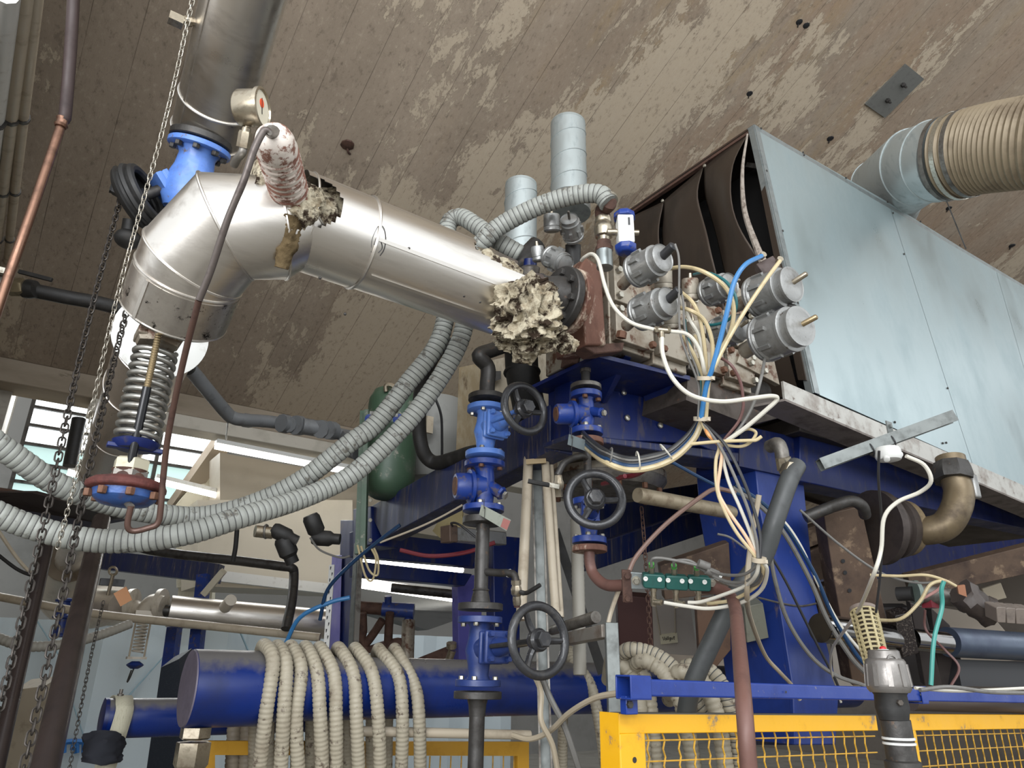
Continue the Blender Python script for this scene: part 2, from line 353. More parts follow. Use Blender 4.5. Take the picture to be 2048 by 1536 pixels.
# saw-tooth glazing beyond the eaves beam: panes between bars
WY = 10.4
def glazing(name, xl, xr, zb, zt, rows, cols, teal):
    fr = struct(name, B().box(((xl+xr)/2, WY+.05, zb-.03), xr-xl+.1, .1, .06), STEELDK)
    dx = (xr-xl)/cols; dz = (zt-zb)/rows
    for i in range(rows):
        for j in range(cols):
            part(fr, 'pane', B().box((xl+dx*(j+.5), WY+.04, zb+dz*(i+.5)), dx*.97, .012, dz*.94), GLASST if i < teal else GLASS)
    for i in range(rows+1): part(fr, 'glazing_bar', B().box(((xl+xr)/2, WY, zb+dz*i), xr-xl, .05, .035), STEELDK)
    for j in range(cols+1): part(fr, 'mullion', B().box((xl+dx*j, WY, (zb+zt)/2), .045, .06, zt-zb), STEELDK)
a = U(60, 830, Y=WY); c = U(425, 1010, Y=WY)
glazing('window_1', a.x, c.x-.05, c.z-.25, a.z+.35, 6, 3, 3)
# raking concrete rafter right of the glazing
struct('trim_3', B().beam(U(352, 1015, Y=9.9), U(448, 880, Y=9.2), .22, .12), CONC)
# painted gable panels between rafter and cabin
q = [U(355, 1175, Y=9.6), U(425, 1175, Y=9.6), U(440, 905, Y=9.6), U(352, 1010, Y=9.6)]
struct('wall_gable', B().slab(q, (0, .06, 0)), mat('flaking_white_wall', (196, 192, 176), .8, 0, (150, 140, 116), 6, .5, (1, 1, .4), .2, 30))
# strip lights under the beam
def strip(name, a, b, label, r=.028):
    a = Vector(a); b = Vector(b); t = thing(name, label, 'strip light', a, 'fluorescent strip lights')
    part(t, 'tube', B().cyl(a, b, r, 10), LAMP); part(t, 'housing', B().beam(a+V3(0, 0, r+.025), b+V3(0, 0, r+.025), .11, .045), WHITEP)
strip('strip_light', U(430, 893, Y=7.9), U(790, 962, Y=7.9), 'long lit fluorescent strip under the concrete eaves beam')
strip('strip_light', U(310, 962, Y=9.0), U(455, 997, Y=9.0), 'short lit strip in front of the flaking white wall')
strip('strip_light', U(135, 945, Y=9.0), U(170, 955, Y=9.0), 'lit strip seen beside the hanging black pipe at far left')
strip('strip_light', U(705, 1116, Y=6.4), U(925, 1140, Y=6.4), 'lit strip seen in the slot above the deep blue crossbeam')
strip('strip_light', U(690, 1162, Y=7.3), U(975, 1205, Y=7.3), 'lit strip just above the perforated steel tube', .05)
# cream cabins and grey boxes standing in the hall behind
t = thing('site_cabin', 'cream panelled cabin with a white base edge behind the black pipe', 'cabin', U(560, 1170, Y=8.6))
part(t, 'wall_panel', B().slab([U(395, 1172, Y=8.6), U(705, 1185, Y=8.6), U(705, 1000, Y=8.6), U(395, 1000, Y=8.6)], (0, .8, 0)), CABIN)
part(t, 'base_edge', B().beam(U(308, 1137, Y=8.4), U(660, 1178, Y=8.4), .08, .11), WHITEP)
t = thing('overhead_duct_box', 'long cream duct box running under the ceiling behind the flexible hoses', 'duct', U(640, 940, Y=8.8))
part(t, 'casing', B().slab([U(440, 905, Y=8.8), U(980, 1000, Y=8.8), U(980, 1090, Y=8.8), U(440, 1000, Y=8.8)], (0, .5, 0)), mat('taupe_duct_box', (132, 124, 110), .6, 0, (120, 112, 100), 2, .5))
solo('extraction_hood', B().slab([U(705, 1215, Y=7.9), U(856, 1260, Y=7.9), U(955, 1225, Y=6.9), U(955, 1168, Y=6.9), U(856, 1188, Y=7.9), U(705, 1170, Y=7.9)], (0.02, .3, 0)), GREYPAN, 'dark grey angular box hanging behind the perforated steel tube', 'hood')
# white-blue sheeting hung behind the machine
sh = B(); K = 60
for i in range(K+1):
    x = -.6+i*8.0/K; yy = 10.6+.05*math.sin(i*1.7)+.03*math.sin(i*.6+1)
    sh.v += [V3(x, yy, -.0), V3(x, yy+.02*math.sin(i), 2.05)]
for i in range(K): sh.f.append((2*i, 2*i+2, 2*i+3, 2*i+1))
o = solo('curtain_sheeting', sh, FARWALL, 'pale blue-white sheeting wall with faint diagonal seams behind the big header', 'curtain')
# printed blue letters on the sheeting (partly hidden)
PBL = mat('print_blue', (44, 108, 176), .5)
def wp(px, py): return U(px, py, Y=10.47)
for st in (((127, 1506), (128, 1490), (134, 1484), (150, 1483), (172, 1484)), ((141, 1495), (152, 1495)), ((153, 1484), (153, 1506)), ((168, 1506), (169, 1488)), ((178, 1484), (180, 1506), (196, 1506), (205, 1495), (196, 1484), (180, 1484))):
    part(o, 'printed_letter', B().tube([wp(*q_) for q_ in st], .032, 6, 4), PBL)
for (ax, ay, bx, by) in ((70, 1235, 130, 1330), (250, 1400, 330, 1310), (140, 1390, 170, 1480), (470, 1240, 500, 1310)):
    part(o, 'seam', B().beam(U(ax, ay, Y=10.49), U(bx, by, Y=10.49), .012, .05, (0, 1, 0)), mat('seam_blue', (150, 178, 192), .6))
# ceiling fixing plate and small pull-outs
def ceil_pt(px, py):
    r = RIGHT*(px-1024)+UP*(768-py)+FWD*F; n = V3(0, SL, 1)
    t = (n.dot(V3(0, EAVE_Y, EAVE_Z))-n.dot(CAM))/n.dot(r); return CAM+r*t
cn = V3(0, -SL, -1).normalized()
t = thing('fixing_plate', 'grey rectangular steel plate with two studs screwed to the ceiling', 'plate', ceil_pt(1788, 180))
q = [ceil_pt(1729, 207), ceil_pt(1810, 127), ceil_pt(1846, 156), ceil_pt(1768, 234)]
part(t, 'plate', B().slab(q, cn*.02), mat('grey_plate', (98, 98, 94), .6, .1, (84, 84, 80), 20, .5))
for px, py in ((1803, 167), (1772, 198)): part(t, 'stud', B().hexa(ceil_pt(px, py)+cn*.02, cn, .022, .03).cyl(ceil_pt(px, py), ceil_pt(px, py)+cn*.08, .01, 8), STEELDK)
for i, (px, py, lab, s) in enumerate(((694, 291, 'broken-out hole with rusty wire left in the plain ceiling area', .06), (1597, 45, 'pair of small black plug holes near the top of the ceiling', .03), (1498, 188, 'small dark plug hole left of the grey ceiling plate', .03), (1659, 278, 'small dark anchor hole above the hood edge', .035), (1896, 417, 'dark bracket stub below the corrugated duct', .035), (2022, 492, 'dark bracket stub at the right edge of the ceiling', .04))):
    p = ceil_pt(px, py); b = B().ball(p, s, 9, 5, (1, 1.3, .35)); b.tube([p, p+V3(.5*s, .6*s, -.5*s), p+V3(1.2*s, 1.2*s, -.2*s)], s*.16, 6)
    if i == 1: b.ball(ceil_pt(1611, 52), s, 9, 5, (1, 1.3, .35))
    solo('ceiling_hole' if i < 4 else 'bracket_stub', b, RUSTD if i == 0 else TUBEK, lab, 'anchor')
# electrical conduits up the left corner
for i, (xa, xb, rr, m, lab) in enumerate(((72, 12, .028, CREAM, 'beige conduit in the top left corner, rightmost of the row'), (50, -14, .034, CREAM, 'thick beige conduit in the top left corner with clips'), (34, -30, .018, STEELDK, 'thin dark conduit at the far left of the ceiling corner'), (10, -44, .05, WHITEP, 'white cable duct along the top left edge'))):
    a_ = U(xa, -20, Y=2.6); b_ = U(xb, 545, Y=7.3)
    t = thing('wall_conduit', lab, 'conduit', b_, 'ceiling corner conduits'); part(t, 'pipe', B().tube([a_, b_], rr, 10, sm=False), m)
    for k in (.25, .5, .75):
        p = a_.lerp(b_, k); part(t, 'clip', B().lathe(p-(b_-a_).normalized()*.015, b_-a_, [(0, rr*1.25), (.03, rr*1.25)], 10), STEELDK)
# ================================================================ big insulated pipes on the left
def cladtube(b, pts, r, seg=56, hole=None, thick=.0, step=.03, sm=False, n=8):
    P = smooth(pts, n) if sm else [Vector(p) for p in pts]
    P = resample(P, step); o = len(b.v); d0, u, v = frame(P[1]-P[0]); k = len(P)
    for i, p in enumerate(P):
        d = (P[min(i+1, k-1)]-P[max(i-1, 0)]).normalized(); u = (u-d*u.dot(d)).normalized(); v = d.cross(u)
        for j in range(seg):
            a = 2*math.pi*j/seg; e = u*math.cos(a)+v*math.sin(a); b.v.append(p+e*r)
    for i in range(k-1):
        for j in range(seg):
            q = (o+i*seg+j, o+i*seg+(j+1) % seg, o+(i+1)*seg+(j+1) % seg, o+(i+1)*seg+j)
            if hole:
                c = (b.v[q[0]]+b.v[q[2]])/2
                if hole(c): continue
            b.f.append(q)
    return b
def shell(par, name, b, m, th=.004, label=None):
    o = part(par, name, b, m, label); md = o.modifiers.new('sheet', 'SOLIDIFY'); md.thickness = th; md.offset = -1; md.use_rim = False; return o
SP_Y, SP_R = 2.02, .155
Ax = U(1022, 596, Y=SP_Y); Gx = U(590, 437, Y=SP_Y); zc = (Ax.z+Gx.z)/2
sz = lambda x: Gx.z+(Ax.z-Gx.z)*(x-Gx.x)/(Ax.x-Gx.x)
steam = thing('steam_pipe', 'big shiny aluminium-clad steam pipe with an elbow and torn-open insulation', 'pipe', (Gx.x, SP_Y, zc-SP_R))
# holes in the sheet: round cut by the sleeve, torn flap near the far end
hc1 = U(628, 408, Y=SP_Y-SP_R*.75); hc2 = U(985, 512, Y=SP_Y-SP_R*.35)
def h1(c): d = c-hc1; return d.length < .088 and c.y < SP_Y
def h2(c):
    px, py, _ = PX(c); return c.y < SP_Y+.02 and 950 < px and py < 497+(px-950)*.62 and c.z > zc
shell(steam, 'cladding_sheet', cladtube(B(), [(Gx.x-.012, SP_Y, Gx.z), (Gx.x+.23, SP_Y, sz(Gx.x+.23))], SP_R*1.015, 96, h1, step=.012), CLAD, .003)
xr = Gx.x+.22
shell(steam, 'cladding_sheet', cladtube(B(), [(xr, SP_Y, sz(xr)), (Ax.x, SP_Y, Ax.z)], SP_R, 96, h2, step=.012), CLAD, .003)
for x, rr in ((Gx.x+.225, .006), (Gx.x+.02, .004)):
    part(steam, 'bead', B().torus((x, SP_Y, sz(x)), (1, 0, .02), SP_R+.003, rr, 56, 8), CLAD)
for a, xa, xb in ((-2.75, xr, Ax.x-.01), (-1.95, Gx.x+.25, Ax.x-.02)):
    e = V3(0, math.cos(a), math.sin(a))
    part(steam, 'lap_seam', B().beam(V3(xa, SP_Y, sz(xa))+e*(SP_R+.002), V3(xb, SP_Y, sz(xb))+e*(SP_R+.002), .012, .005, e), CLAD)
# elbow built from mitred gores
Hx = U(557, 425, Y=SP_Y); E0 = U(410, 430, Y=SP_Y)
leg = (U(338, 600, d=2.32)-U(415, 455, d=2.02)).normalized()
c0 = V3(Hx.x-.02, SP_Y, sz(Hx.x)); path = [c0, V3(c0.x-.10, SP_Y, c0.z-.0)]
K_ = V3(.302, SP_Y, 2.868); E_ = U(350, 624, d=2.30); Ld = (E_-K_).normalized(); TB = .19
Xd = V3(1, 0, .02).normalized(); J1 = K_+Xd*TB; J3 = K_+Ld*TB; J2 = J1*.25+K_*.5+J3*.25
EPTS = [V3(.5, SP_Y, 2.892), J1, J2, J3, K_.lerp(E_, .62), E_]
gp = [K_, K_.lerp(E_, .9), K_.lerp(E_, .95), E_]
def gores(par, name, P, r, m, seg=72, over=.004):
    b = B(); n = len(P)
    cuts_ = []
    for i in range(n):
        d = (P[min(i+1, n-1)]-P[max(i-1, 0)]).normalized(); cuts_.append(d)
    d0, u, v = frame(P[1]-P[0]); rings = []
    for i in range(n):   # each mitre joint: ellipse where neighbouring cylinders meet
        sd_ = (P[min(i+1, n-1)]-P[i if i < n-1 else i-1]).normalized(); pd = cuts_[i]; u = (u-sd_*u.dot(sd_)).normalized(); v = sd_.cross(u); rg_ = []
        for j in range(seg):
            a = 2*math.pi*j/seg; e = (u*math.cos(a)+v*math.sin(a))*r; rg_.append(P[i]+e-sd_*(e.dot(pd)/sd_.dot(pd)))
        rings.append(rg_)
    for i in range(n-1):
        o = len(b.v); b.v += [Vector(q) for q in rings[i]]+[Vector(q) for q in rings[i+1]]
        for j in range(seg): b.f.append((o+j, o+(j+1) % seg, o+seg+(j+1) % seg, o+seg+j))
    shell(par, name, b, m, .003)
    for i in range(n):
        part(par, 'bead', B().tube(rings[i]+[rings[i][0]], .0042, 6, sm=False, caps=False), m)
gores(steam, 'elbow_cladding', EPTS, SP_R*1.03, CLAD)
# far end cap of the elbow leg, dirty sheet with seam
ed = (gp[-1]-gp[-3]).normalized()
CAPM = mat('dirty_cladding', (176, 170, 162), .3, .9, (140, 132, 122), 8, .5, (1, 1, 1), .2, 20, (34, 30, 28), 26, .3)
part(steam, 'end_cap', B().lathe(gp[-1], ed, [(-.13, SP_R*1.045), (0, SP_R*1.045), (.012, SP_R*.98), (.02, SP_R*.6), (.022, .01)], 56), CAPM, 'soot-stained end cap')
for k in (-1.9, -1.1, 2.4):
    _, uu, vv = frame(ed); e = uu*math.cos(k)+vv*math.sin(k); part(steam, 'lap_seam', B().beam(gp[-1]+e*SP_R*1.05-ed*.13, gp[-1]+e*SP_R*1.05, .012, .004, e), CLAD)
# inner pipe and mineral wool showing through gap and holes
part(steam, 'carrier_pipe', B().cyl((Gx.x-.2, SP_Y, sz(Gx.x-.2)), (Ax.x+.02, SP_Y, sz(Ax.x+.02)), .062, 28), STEELDK)
def wool(par, name, P, r, amp=.25, seg=26, seed=0, step=.012, fr=22, m=None, label=None):
    P = resample(smooth(P, 6), step); b = B(); d0, u, v = frame(P[1]-P[0]); k = len(P); R = r if callable(r) else (lambda s: r)
    for i, p in enumerate(P):
        d = (P[min(i+1, k-1)]-P[max(i-1, 0)]).normalized(); u = (u-d*u.dot(d)).normalized(); v = d.cross(u); s = i/(k-1)
        for j in range(seg):
            a = 2*math.pi*j/seg; e = u*math.cos(a)+v*math.sin(a); q = p+e*R(s); o3 = V3(seed, seed, 0)
            nn = mnoise.noise(q*fr+o3)+.75*(.45-abs(mnoise.noise(q*fr*1.9+o3)))*1.6+.45*mnoise.noise(q*fr*4.3)+.3*mnoise.noise(q*fr*9)
            w3 = V3(mnoise.noise(q*fr*2+V3(9, 0, 0)), mnoise.noise(q*fr*2+V3(0, 9, 0)), mnoise.noise(q*fr*2+V3(0, 0, 9)))
            b.v.append(q+e*R(s)*amp*nn+w3*R(s)*amp*.32)
    for i in range(k-1):
        for j in range(seg): b.f.append((i*seg+j, i*seg+(j+1) % seg, (i+1)*seg+(j+1) % seg, (i+1)*seg+j))
    b.f += [tuple(range(seg))[::-1], tuple((k-1)*seg+j for j in range(seg))]
    return part(par, name, b, m or WOOL, label, ang=50) if par else b
wool(steam, 'mineral_wool', [(Gx.x-.16, SP_Y, sz(Gx.x-.16)), (Gx.x+.15, SP_Y, sz(Gx.x+.15))], .115, .22, 40, 2, .01, 16)
wool(steam, 'mineral_wool', [(Ax.x-.32, SP_Y, sz(Ax.x-.32)), (Ax.x-.03, SP_Y, sz(Ax.x))], .118, .2, 40, 5, .01, 16)
wool(steam, 'wool_tuft', [U(618, 385, Y=SP_Y-.13), U(606, 420, Y=SP_Y-.135), U(588, 440, Y=SP_Y-.135)], lambda s: .045*(1-.2*s), .28, 40, 8, .006, 30)
wool(steam, 'wool_tuft', [U(584, 440, Y=SP_Y-.12), U(574, 490, Y=SP_Y-.10), U(562, 536, Y=SP_Y-.07)], lambda s: .036*(1-.5*s), .3, 40, 9, .006, 26, mat('dark_wool', (92, 78, 56), .95, 0, (48, 38, 26), 16, .7, bump=1, bsc=60, spec=.1))
# big clump hanging out at the far end
wl = thing('insulation_clump', 'torn clump of beige mineral wool hanging from the end of the steam pipe', 'insulation', U(1060, 730, d=2.72))
wool(wl, 'clump', [U(1036, 590, d=2.62), U(1052, 622, d=2.58), U(1060, 660, d=2.6), U(1058, 690, d=2.62), U(1050, 722, d=2.66)], lambda s: .055+.06*math.sin(math.pi*min(1, s*1.15+.05))-.02*s, .46, 90, 3, .0035, 15)
wool(wl, 'clump', [U(1072, 655, d=2.6), U(1100, 670, d=2.62), U(1128, 684, d=2.64), U(1152, 692, d=2.66)], lambda s: .055-.035*s, .6, 60, 13, .0035, 22)
wool(wl, 'clump', [U(1030, 640, d=2.6), U(1018, 668, d=2.64), U(1012, 690, d=2.68)], lambda s: .05-.015*s, .6, 56, 23, .0035, 22)
# end of the carrier pipe: reducer, weld and bolted flange pair to the manifold
fx = U(1122, 598, Y=SP_Y); ax = V3(1, 0, 0.0); cz = fx.z
part(steam, 'bare_pipe', B().tube([(Ax.x-.03, SP_Y, Ax.z), (fx.x-.13, SP_Y, cz), (fx.x-.03, SP_Y, cz)], .064, 28), mat('scaled_pipe', (92, 82, 78), .45, .5, (62, 52, 48), 16, .6, bump=.3, bsc=50, col3=(136, 104, 90), sc3=22, amt3=.25))
part(steam, 'weld_bead', B().torus((fx.x-.12, SP_Y, cz), ax, .064, .006, 28, 8), STEELDK)
part(steam, 'welding_neck', B().lathe((fx.x-.12, SP_Y, cz), ax, [(0, .066), (.04, .07), (.08, .085), (.10, .09)], 28), STEELDK)
flange(steam, (fx.x, SP_Y, cz), ax, .135, .034, STEELDK, label='black flange')
part(steam, 'gasket', B().lathe((fx.x+.017, SP_Y, cz), ax, [(0, .108), (.012, .108)], 28), DIRTYWH)
flange(steam, (fx.x+.045, SP_Y, cz), ax, .138, .034, RUST, label='rusty flange')
bolts(steam, (fx.x-.017, SP_Y, cz), -ax, .105, 8, .015, .018, STEELDK, .5)
# flap of bent sheet
q = [U(952, 493, Y=SP_Y+.02), U(1000, 505, Y=SP_Y+.03), U(1036, 522, Y=SP_Y+.02), U(1034, 545, Y=SP_Y+.05), U(990, 522, Y=SP_Y+.06)]
part(steam, 'bent_flap', B().slab(q, (0, .004, .002)), CLAD)
# pen mark doodle on the sheet (flat print): two looping strokes
for st in (((742, 505), (744, 480), (753, 458), (761, 450), (769, 459), (772, 480), (768, 500), (760, 512)), ((748, 490), (753, 475), (760, 478), (765, 495), (757, 506))):
    P = []
    for px, py in st:
        p = U(px, py, Y=SP_Y-.09); dz = p.z-sz(p.x); dz = max(-.15, min(.15, dz))
        for _ in range(6):
            yy = SP_Y-math.sqrt(max(1e-5, (SP_R+.0025)**2-(p.z-sz(p.x))**2)); p = U(px, py, Y=yy)
        P.append(p)
    part(steam, 'pen_mark', B().tube(P, .0012, 5, 5), TUBEK)
for px, py in ((818, 497), (928, 592), (960, 604), (690, 628), (1010, 655), (640, 556)):
    p = U(px, py, Y=SP_Y-.08)
    for _ in range(8): p = U(px, py, Y=SP_Y-math.sqrt(max(1e-5, (SP_R+.001)**2-min((SP_R*.98)**2, (p.z-sz(p.x))**2))))
    part(steam, 'rivet', B().ball(p, .005, 8, 5), STEELDK)
# ---------------- white sleeve stub with rust runs
P1 = U(590, 425, Y=SP_Y-.06); P0 = U(549, 282, d=1.95); sl = P1-P0
stub = thing('sensor_sleeve', 'white lagged sleeve streaked with rust rising from the steam pipe', 'sleeve', P1)
SLV = mat('rust_streaked_white', (202, 192, 182), .55, 0, (176, 164, 154), 30, .5, (1, 1, 1), .3, 80, (116, 78, 64), 30, .42)
Lg = sl.length; pr = [(-.035, .012), (-.033, .032), (-.02, .046), (0, .053)]+[(.02+k*(Lg-.03)/26, .054+(.0025 if k % 2 else -.001)) for k in range(27)]+[(Lg, .05)]
part(stub, 'lagging', B().lathe(P0, sl, pr, 40), SLV)
RSV = mat('rust_run', (118, 80, 66), .7, 0, (88, 52, 42), 30, .6, bump=.4, bsc=90, col3=(190, 178, 168), sc3=16, amt3=.5)
for k in range(11): part(stub, 'rust_ridge', B().torus(P0+sl.normalized()*(.05+k*(Lg-.08)/11), sl, .0525, .0052, 36, 6), RSV)
g0 = U(540, 266, d=1.86); gd = (P0-sl.normalized()*.03-g0)
part(stub, 'cable_gland', B().lathe(g0, gd, [(-.01, .006), (0, .007), (.015, .009), (.03, .011), (.05, .014), (gd.length, .022)], 12), STEEL)
solo('sensor_cable', B().tube([g0, U(528, 262, d=1.85), U(508, 300, d=1.84), U(488, 360, d=1.84), U(455, 440, d=1.85), U(422, 540, d=1.87), U(398, 600, d=1.88)], .0095, 10), mat('grey_steel_cable', (92, 84, 80), .4, .5, (64, 54, 50), 30, .5), 'grey sheathed cable arching off the white sleeve across the elbow', 'cable')
# brown capillary line in front of everything, ends in a hooked loop under the spring valve
solo('condensate_line', B().tube([U(398, 600, d=1.885), U(372, 700, d=1.95), U(352, 790, d=2.0), U(335, 880, d=2.04), U(326, 960, d=2.06), U(322, 1010, d=2.06), U(316, 1046, d=2.06), U(296, 1056, d=2.05), U(266, 1062, d=2.04), U(255, 1050, d=2.03), U(262, 1012, d=2.03)], .0085, 10, 5), mat('brown_steel_line', (88, 66, 58), .45, .4, (60, 44, 40), 20, .5), 'thin brown steel line hooking up under the rusty diaphragm head', 'pipe')
# pressure gauge
gb = U(478, 325, d=2.28); gm = U(487, 292, d=2.26); gt = U(492, 262, d=2.25); gc = U(503, 216, d=2.24)
ga = thing('pressure_gauge', 'round steel pressure gauge with a red mark on a swan-neck stem', 'gauge', gb)
gn = (U(530, 214, d=2.0)-gc).normalized()
gn = (RIGHT*.99-FWD*.07+UP*.0).normalized()
part(ga, 'case', B().lathe(gc-gn*.035, gn, [(-.008, .05), (0, .056), (.058, .056), (.06, .062), (.072, .062), (.074, .055), (.068, .053)], 40, False).lathe(gc-gn*.043, gn, [(0, .001), (.001, .05)], 40, False), NICK)
part(ga, 'dial', B().lathe(gc+gn*.030, gn, [(0, .054), (.002, .054)], 36), mat('dial_cream', (214, 206, 186), .5))
part(ga, 'red_mark', B().lathe(gc+gn*.032+UP*.014, gn, [(0, .014), (.002, .014)], 12), mat('dial_orange', (226, 84, 44), .5))
part(ga, 'pointer', B().beam(gc+gn*.034-UP*.02, gc+gn*.034+UP*.03, .003, .001, gn), TUBEK)
part(ga, 'glass', B().lathe(gc+gn*.036, gn, [(0, .054), (.001, .054)], 36), mat('gauge_glass_rim', (230, 230, 224), .1, 0)) if False else None
part(ga, 'stem', B().lathe(gt-(gc-gt).normalized()*.02, gc-gt, [(0, .014), (.03, .014), (.032, .010), (.07, .010)], 12), NICK)
part(ga, 'union_nut', B().hexa(gm-(gt-gm).normalized()*.005, gt-gm, .021, .05), NICK)
part(ga, 'swan_neck', B().tube([gm, U(484, 306, d=2.26), U(474, 318, d=2.28), U(468, 330, d=2.3)], .013, 12), STEEL)
part(ga, 'side_screw', B().box(gc-RIGHT*.052+FWD*.02, .006, .006, .02), STEELDK)
# ---------------- sloping riser with blue chain-wheel valve
ra = U(510, -90, d=2.62); rb = U(417, 266, d=3.12); RR = .146; rd = (rb-ra)
rp = thing('riser_pipe', 'wide aluminium-clad pipe rising out of the top of the picture', 'pipe', rb)
shell(rp, 'cladding_sheet', cladtube(B(), [ra, rb], RR, 72), CLAD, .003)
part(rp, 'end_disc', B().lathe(rb-rd.normalized()*.01, rd, [(0, .14), (.01, .14)], 48), STEELDK)
k0 = (U(430, 215, d=2.98)-ra).length/rd.length
for s in (k0, 1.0): part(rp, 'bead', B().torus(ra+rd*s, rd, RR+.003, .005, 56, 8), CLAD)
e = (-RIGHT*.3-FWD*1).normalized(); e = (e-rd.normalized()*e.dot(rd.normalized())).normalized()
part(rp, 'lap_seam', B().beam(ra+e*(RR+.002), rb+e*(RR+.002), .012, .004, e), CLAD)
vlv0 = U(352, 40, d=2.7); vd = (U(400, 45, d=2.75)-vlv0).normalized()
cpl = thing('vent_cock', 'small nickel screwed union sticking out of the left of the riser pipe', 'fitting', vlv0)
part(cpl, 'cap_nut', B().box(vlv0, .05, .035, .035), NICK); part(cpl, 'union', B().lathe(vlv0, vd, [(0, .012), (.03, .012), (.03, .019), (.055, .019), (.055, .014), (.07, .014), (.07, .02), (.09, .02), (.09, .01), (.14, .01)], 8), NICK)
bd = V3(0, .35, -.94).normalized(); fc_ = U(399, 297, d=3.05)
bv_ = thing('gate_valve', 'light blue valve with a black chain wheel above the pipe elbow', 'valve', fc_)
flange(bv_, fc_-bd*.035, bd, .125, .03, STEELDK, label='black counter flange')
flange(bv_, fc_, bd, .125, .024, LB)
bolts(bv_, fc_+bd*.012, bd, .1, 8, .015, .018, STEELDK, .3)
part(bv_, 'neck', B().lathe(fc_+bd*.01, bd, [(0, .085), (.03, .072), (.08, .078), (.14, .098), (.22, .10), (.26, .08)], 28), LB)
bn = (U(325, 375, d=3.0)-U(385, 352, d=3.08)).normalized(); bc = U(385, 355, d=3.08)
part(bv_, 'bonnet', B().lathe(bc, bn, [(0, .07), (.06, .06), (.1, .045)], 20), LB)
part(bv_, 'bonnet_flange', B().lathe(bc+bn*.1, bn, [(0, .085), (.02, .085), (.022, .08), (.03, .085), (.05, .085)], 4, flat=.3), LB, bv=.008)
wc = U(273, 397, d=2.95); wn = (bc-wc).normalized(); wn = (wn*.75-FWD*.35+RIGHT*.3).normalized()
part(bv_, 'yoke', B().cyl(bc+bn*.12, wc, .022, 12), STEELDK)
ch = part(bv_, 'chain_wheel', B().lathe(wc-wn*.02, wn, [(-.02, .05), (-.01, .12), (.0, .135), (.012, .142), (.02, .13), (.03, .13), (.038, .142), (.05, .135), (.055, .115), (.04, .105), (.03, .03), (.06, .028), (.062, .001)], 40), RUBBER)
part(bv_, 'chain_guide', B().torus(wc+wn*.045, wn, .112, .018, 36, 8), RUBBER)
part(bv_, 'guide_arm', B().beam(U(225, 381, d=2.9), U(245, 392, d=2.9), .03, .02).box(U(228, 379, d=2.9), .03, .02, .03), RUBBER)
part(bv_, 'counterweight', B().ball(U(256, 478, d=2.95), .052, 18, 12, (1, 1, .75)).cyl(U(262, 440, d=2.95), U(256, 478, d=2.95), .03, 12), RUBBER)
# ---------------- long distribution pipe running away to the far left, with its far elbow
db0 = U(322, 672, d=3.02); db1 = U(140, 1120, d=8.6)
dp = thing('distribution_pipe', 'long aluminium-clad pipe running away behind the spring valve to the far left', 'pipe', db0)
CLAD2 = mat('smooth_cladding', (190, 178, 164), .34, .6, (160, 148, 134), 2, .5, (4, .5, 4))
shell(dp, 'cladding_sheet', cladtube(B(), [db0, db1], .158, 56, step=.2), CLAD2, .003)
for s in (.012, .09, .2, .34, .6): part(dp, 'bead', B().torus(db0.lerp(db1, s), db1-db0, .16, .005, 48, 8), CLAD)
part(dp, 'end_plate', B().lathe(db0-(db1-db0).normalized()*.012, db1-db0, [(0, .15), (.004, .185), (.012, .185)], 48), WHITEP, 'white end plate')
ep = [db1, db1+(db1-db0).normalized()*.15+V3(0, 0, -.05), U(120, 1180, d=8.9), U(160, 1215, d=9.0), U(215, 1212, d=9.1), U(235, 1205, d=9.2)]
shell(dp, 'elbow_cladding', cladtube(B(), ep, .27, 40, step=.05, sm=True), mat('pale_cladding', (196, 186, 172), .4, .5, (172, 160, 146), 5, .5), .003)
# ================================================================ hood, ducts, manifold
HD = thing('extraction_housing', 'huge pale metal housing with open torn left end above the machine', 'housing', U(1625, 785, Y=2.0))
def HP(px, py):   # on the housing's front sheet (leans back a little towards the top)
    a = U(px, py, Y=2.0); z = a.z
    for _ in range(6):
        y = 2.0+.1*(a.z-2.9)/1.7; a = U(px, py, Y=y)
    return a
TL, BL, TR, BR = HP(1507, 250), HP(1627, 786), HP(2230, 680), HP(2230, 1056)
TS, BS = HP(1776, 405), HP(1943, 927); TS2, BS2 = HP(1990, 538), HP(2125, 1009)
def panel(q, nm='front_panel'):
    c = sum(q, Vector())/4; q = [c+(p-c)*.9972 for p in q]
    g = B(); n = 14
    for i in range(n+1):
        for j in range(n+1):
            u, v = i/n, j/n; p = q[0].lerp(q[1], u).lerp(q[3].lerp(q[2], u), v)
            g.v.append(p+V3(0, -.004+.006*mnoise.noise(p*1.6)*math.sin(math.pi*u)*math.sin(math.pi*v), 0))
    for i in range(n):
        for j in range(n): g.f.append((i*(n+1)+j, i*(n+1)+j+1, (i+1)*(n+1)+j+1, (i+1)*(n+1)+j))
    o = part(HD, nm, g, HOODGLOSS, ang=80); md = o.modifiers.new('sheet', 'SOLIDIFY'); md.thickness = .006; md.use_rim = False; return o
panel([TL, TS, BS, BL]); panel([TS, TS2, BS2, BS]); panel([TS2, TR, BR, BS2])
nY = V3(0, -1, 0)
part(HD, 'corner_strip', B().slab([TL, TL+V3(.04, 0, 0), BL+V3(.045, 0, 0), BL], (0, -.008, 0)).slab([TL, BL, BL+V3(0, .04, 0), TL+V3(0, .04, 0)], (-.004, 0, 0)), GALV)
part(HD, 'top_strip', B().slab([TL, TR, TR-V3(0, 0, .045), TL-V3(0, 0, .045)], (0, -.006, 0)).slab([TL, TR, TR+V3(0, .05, 0), TL+V3(0, .05, 0)], (0, 0, .004)), GALV)
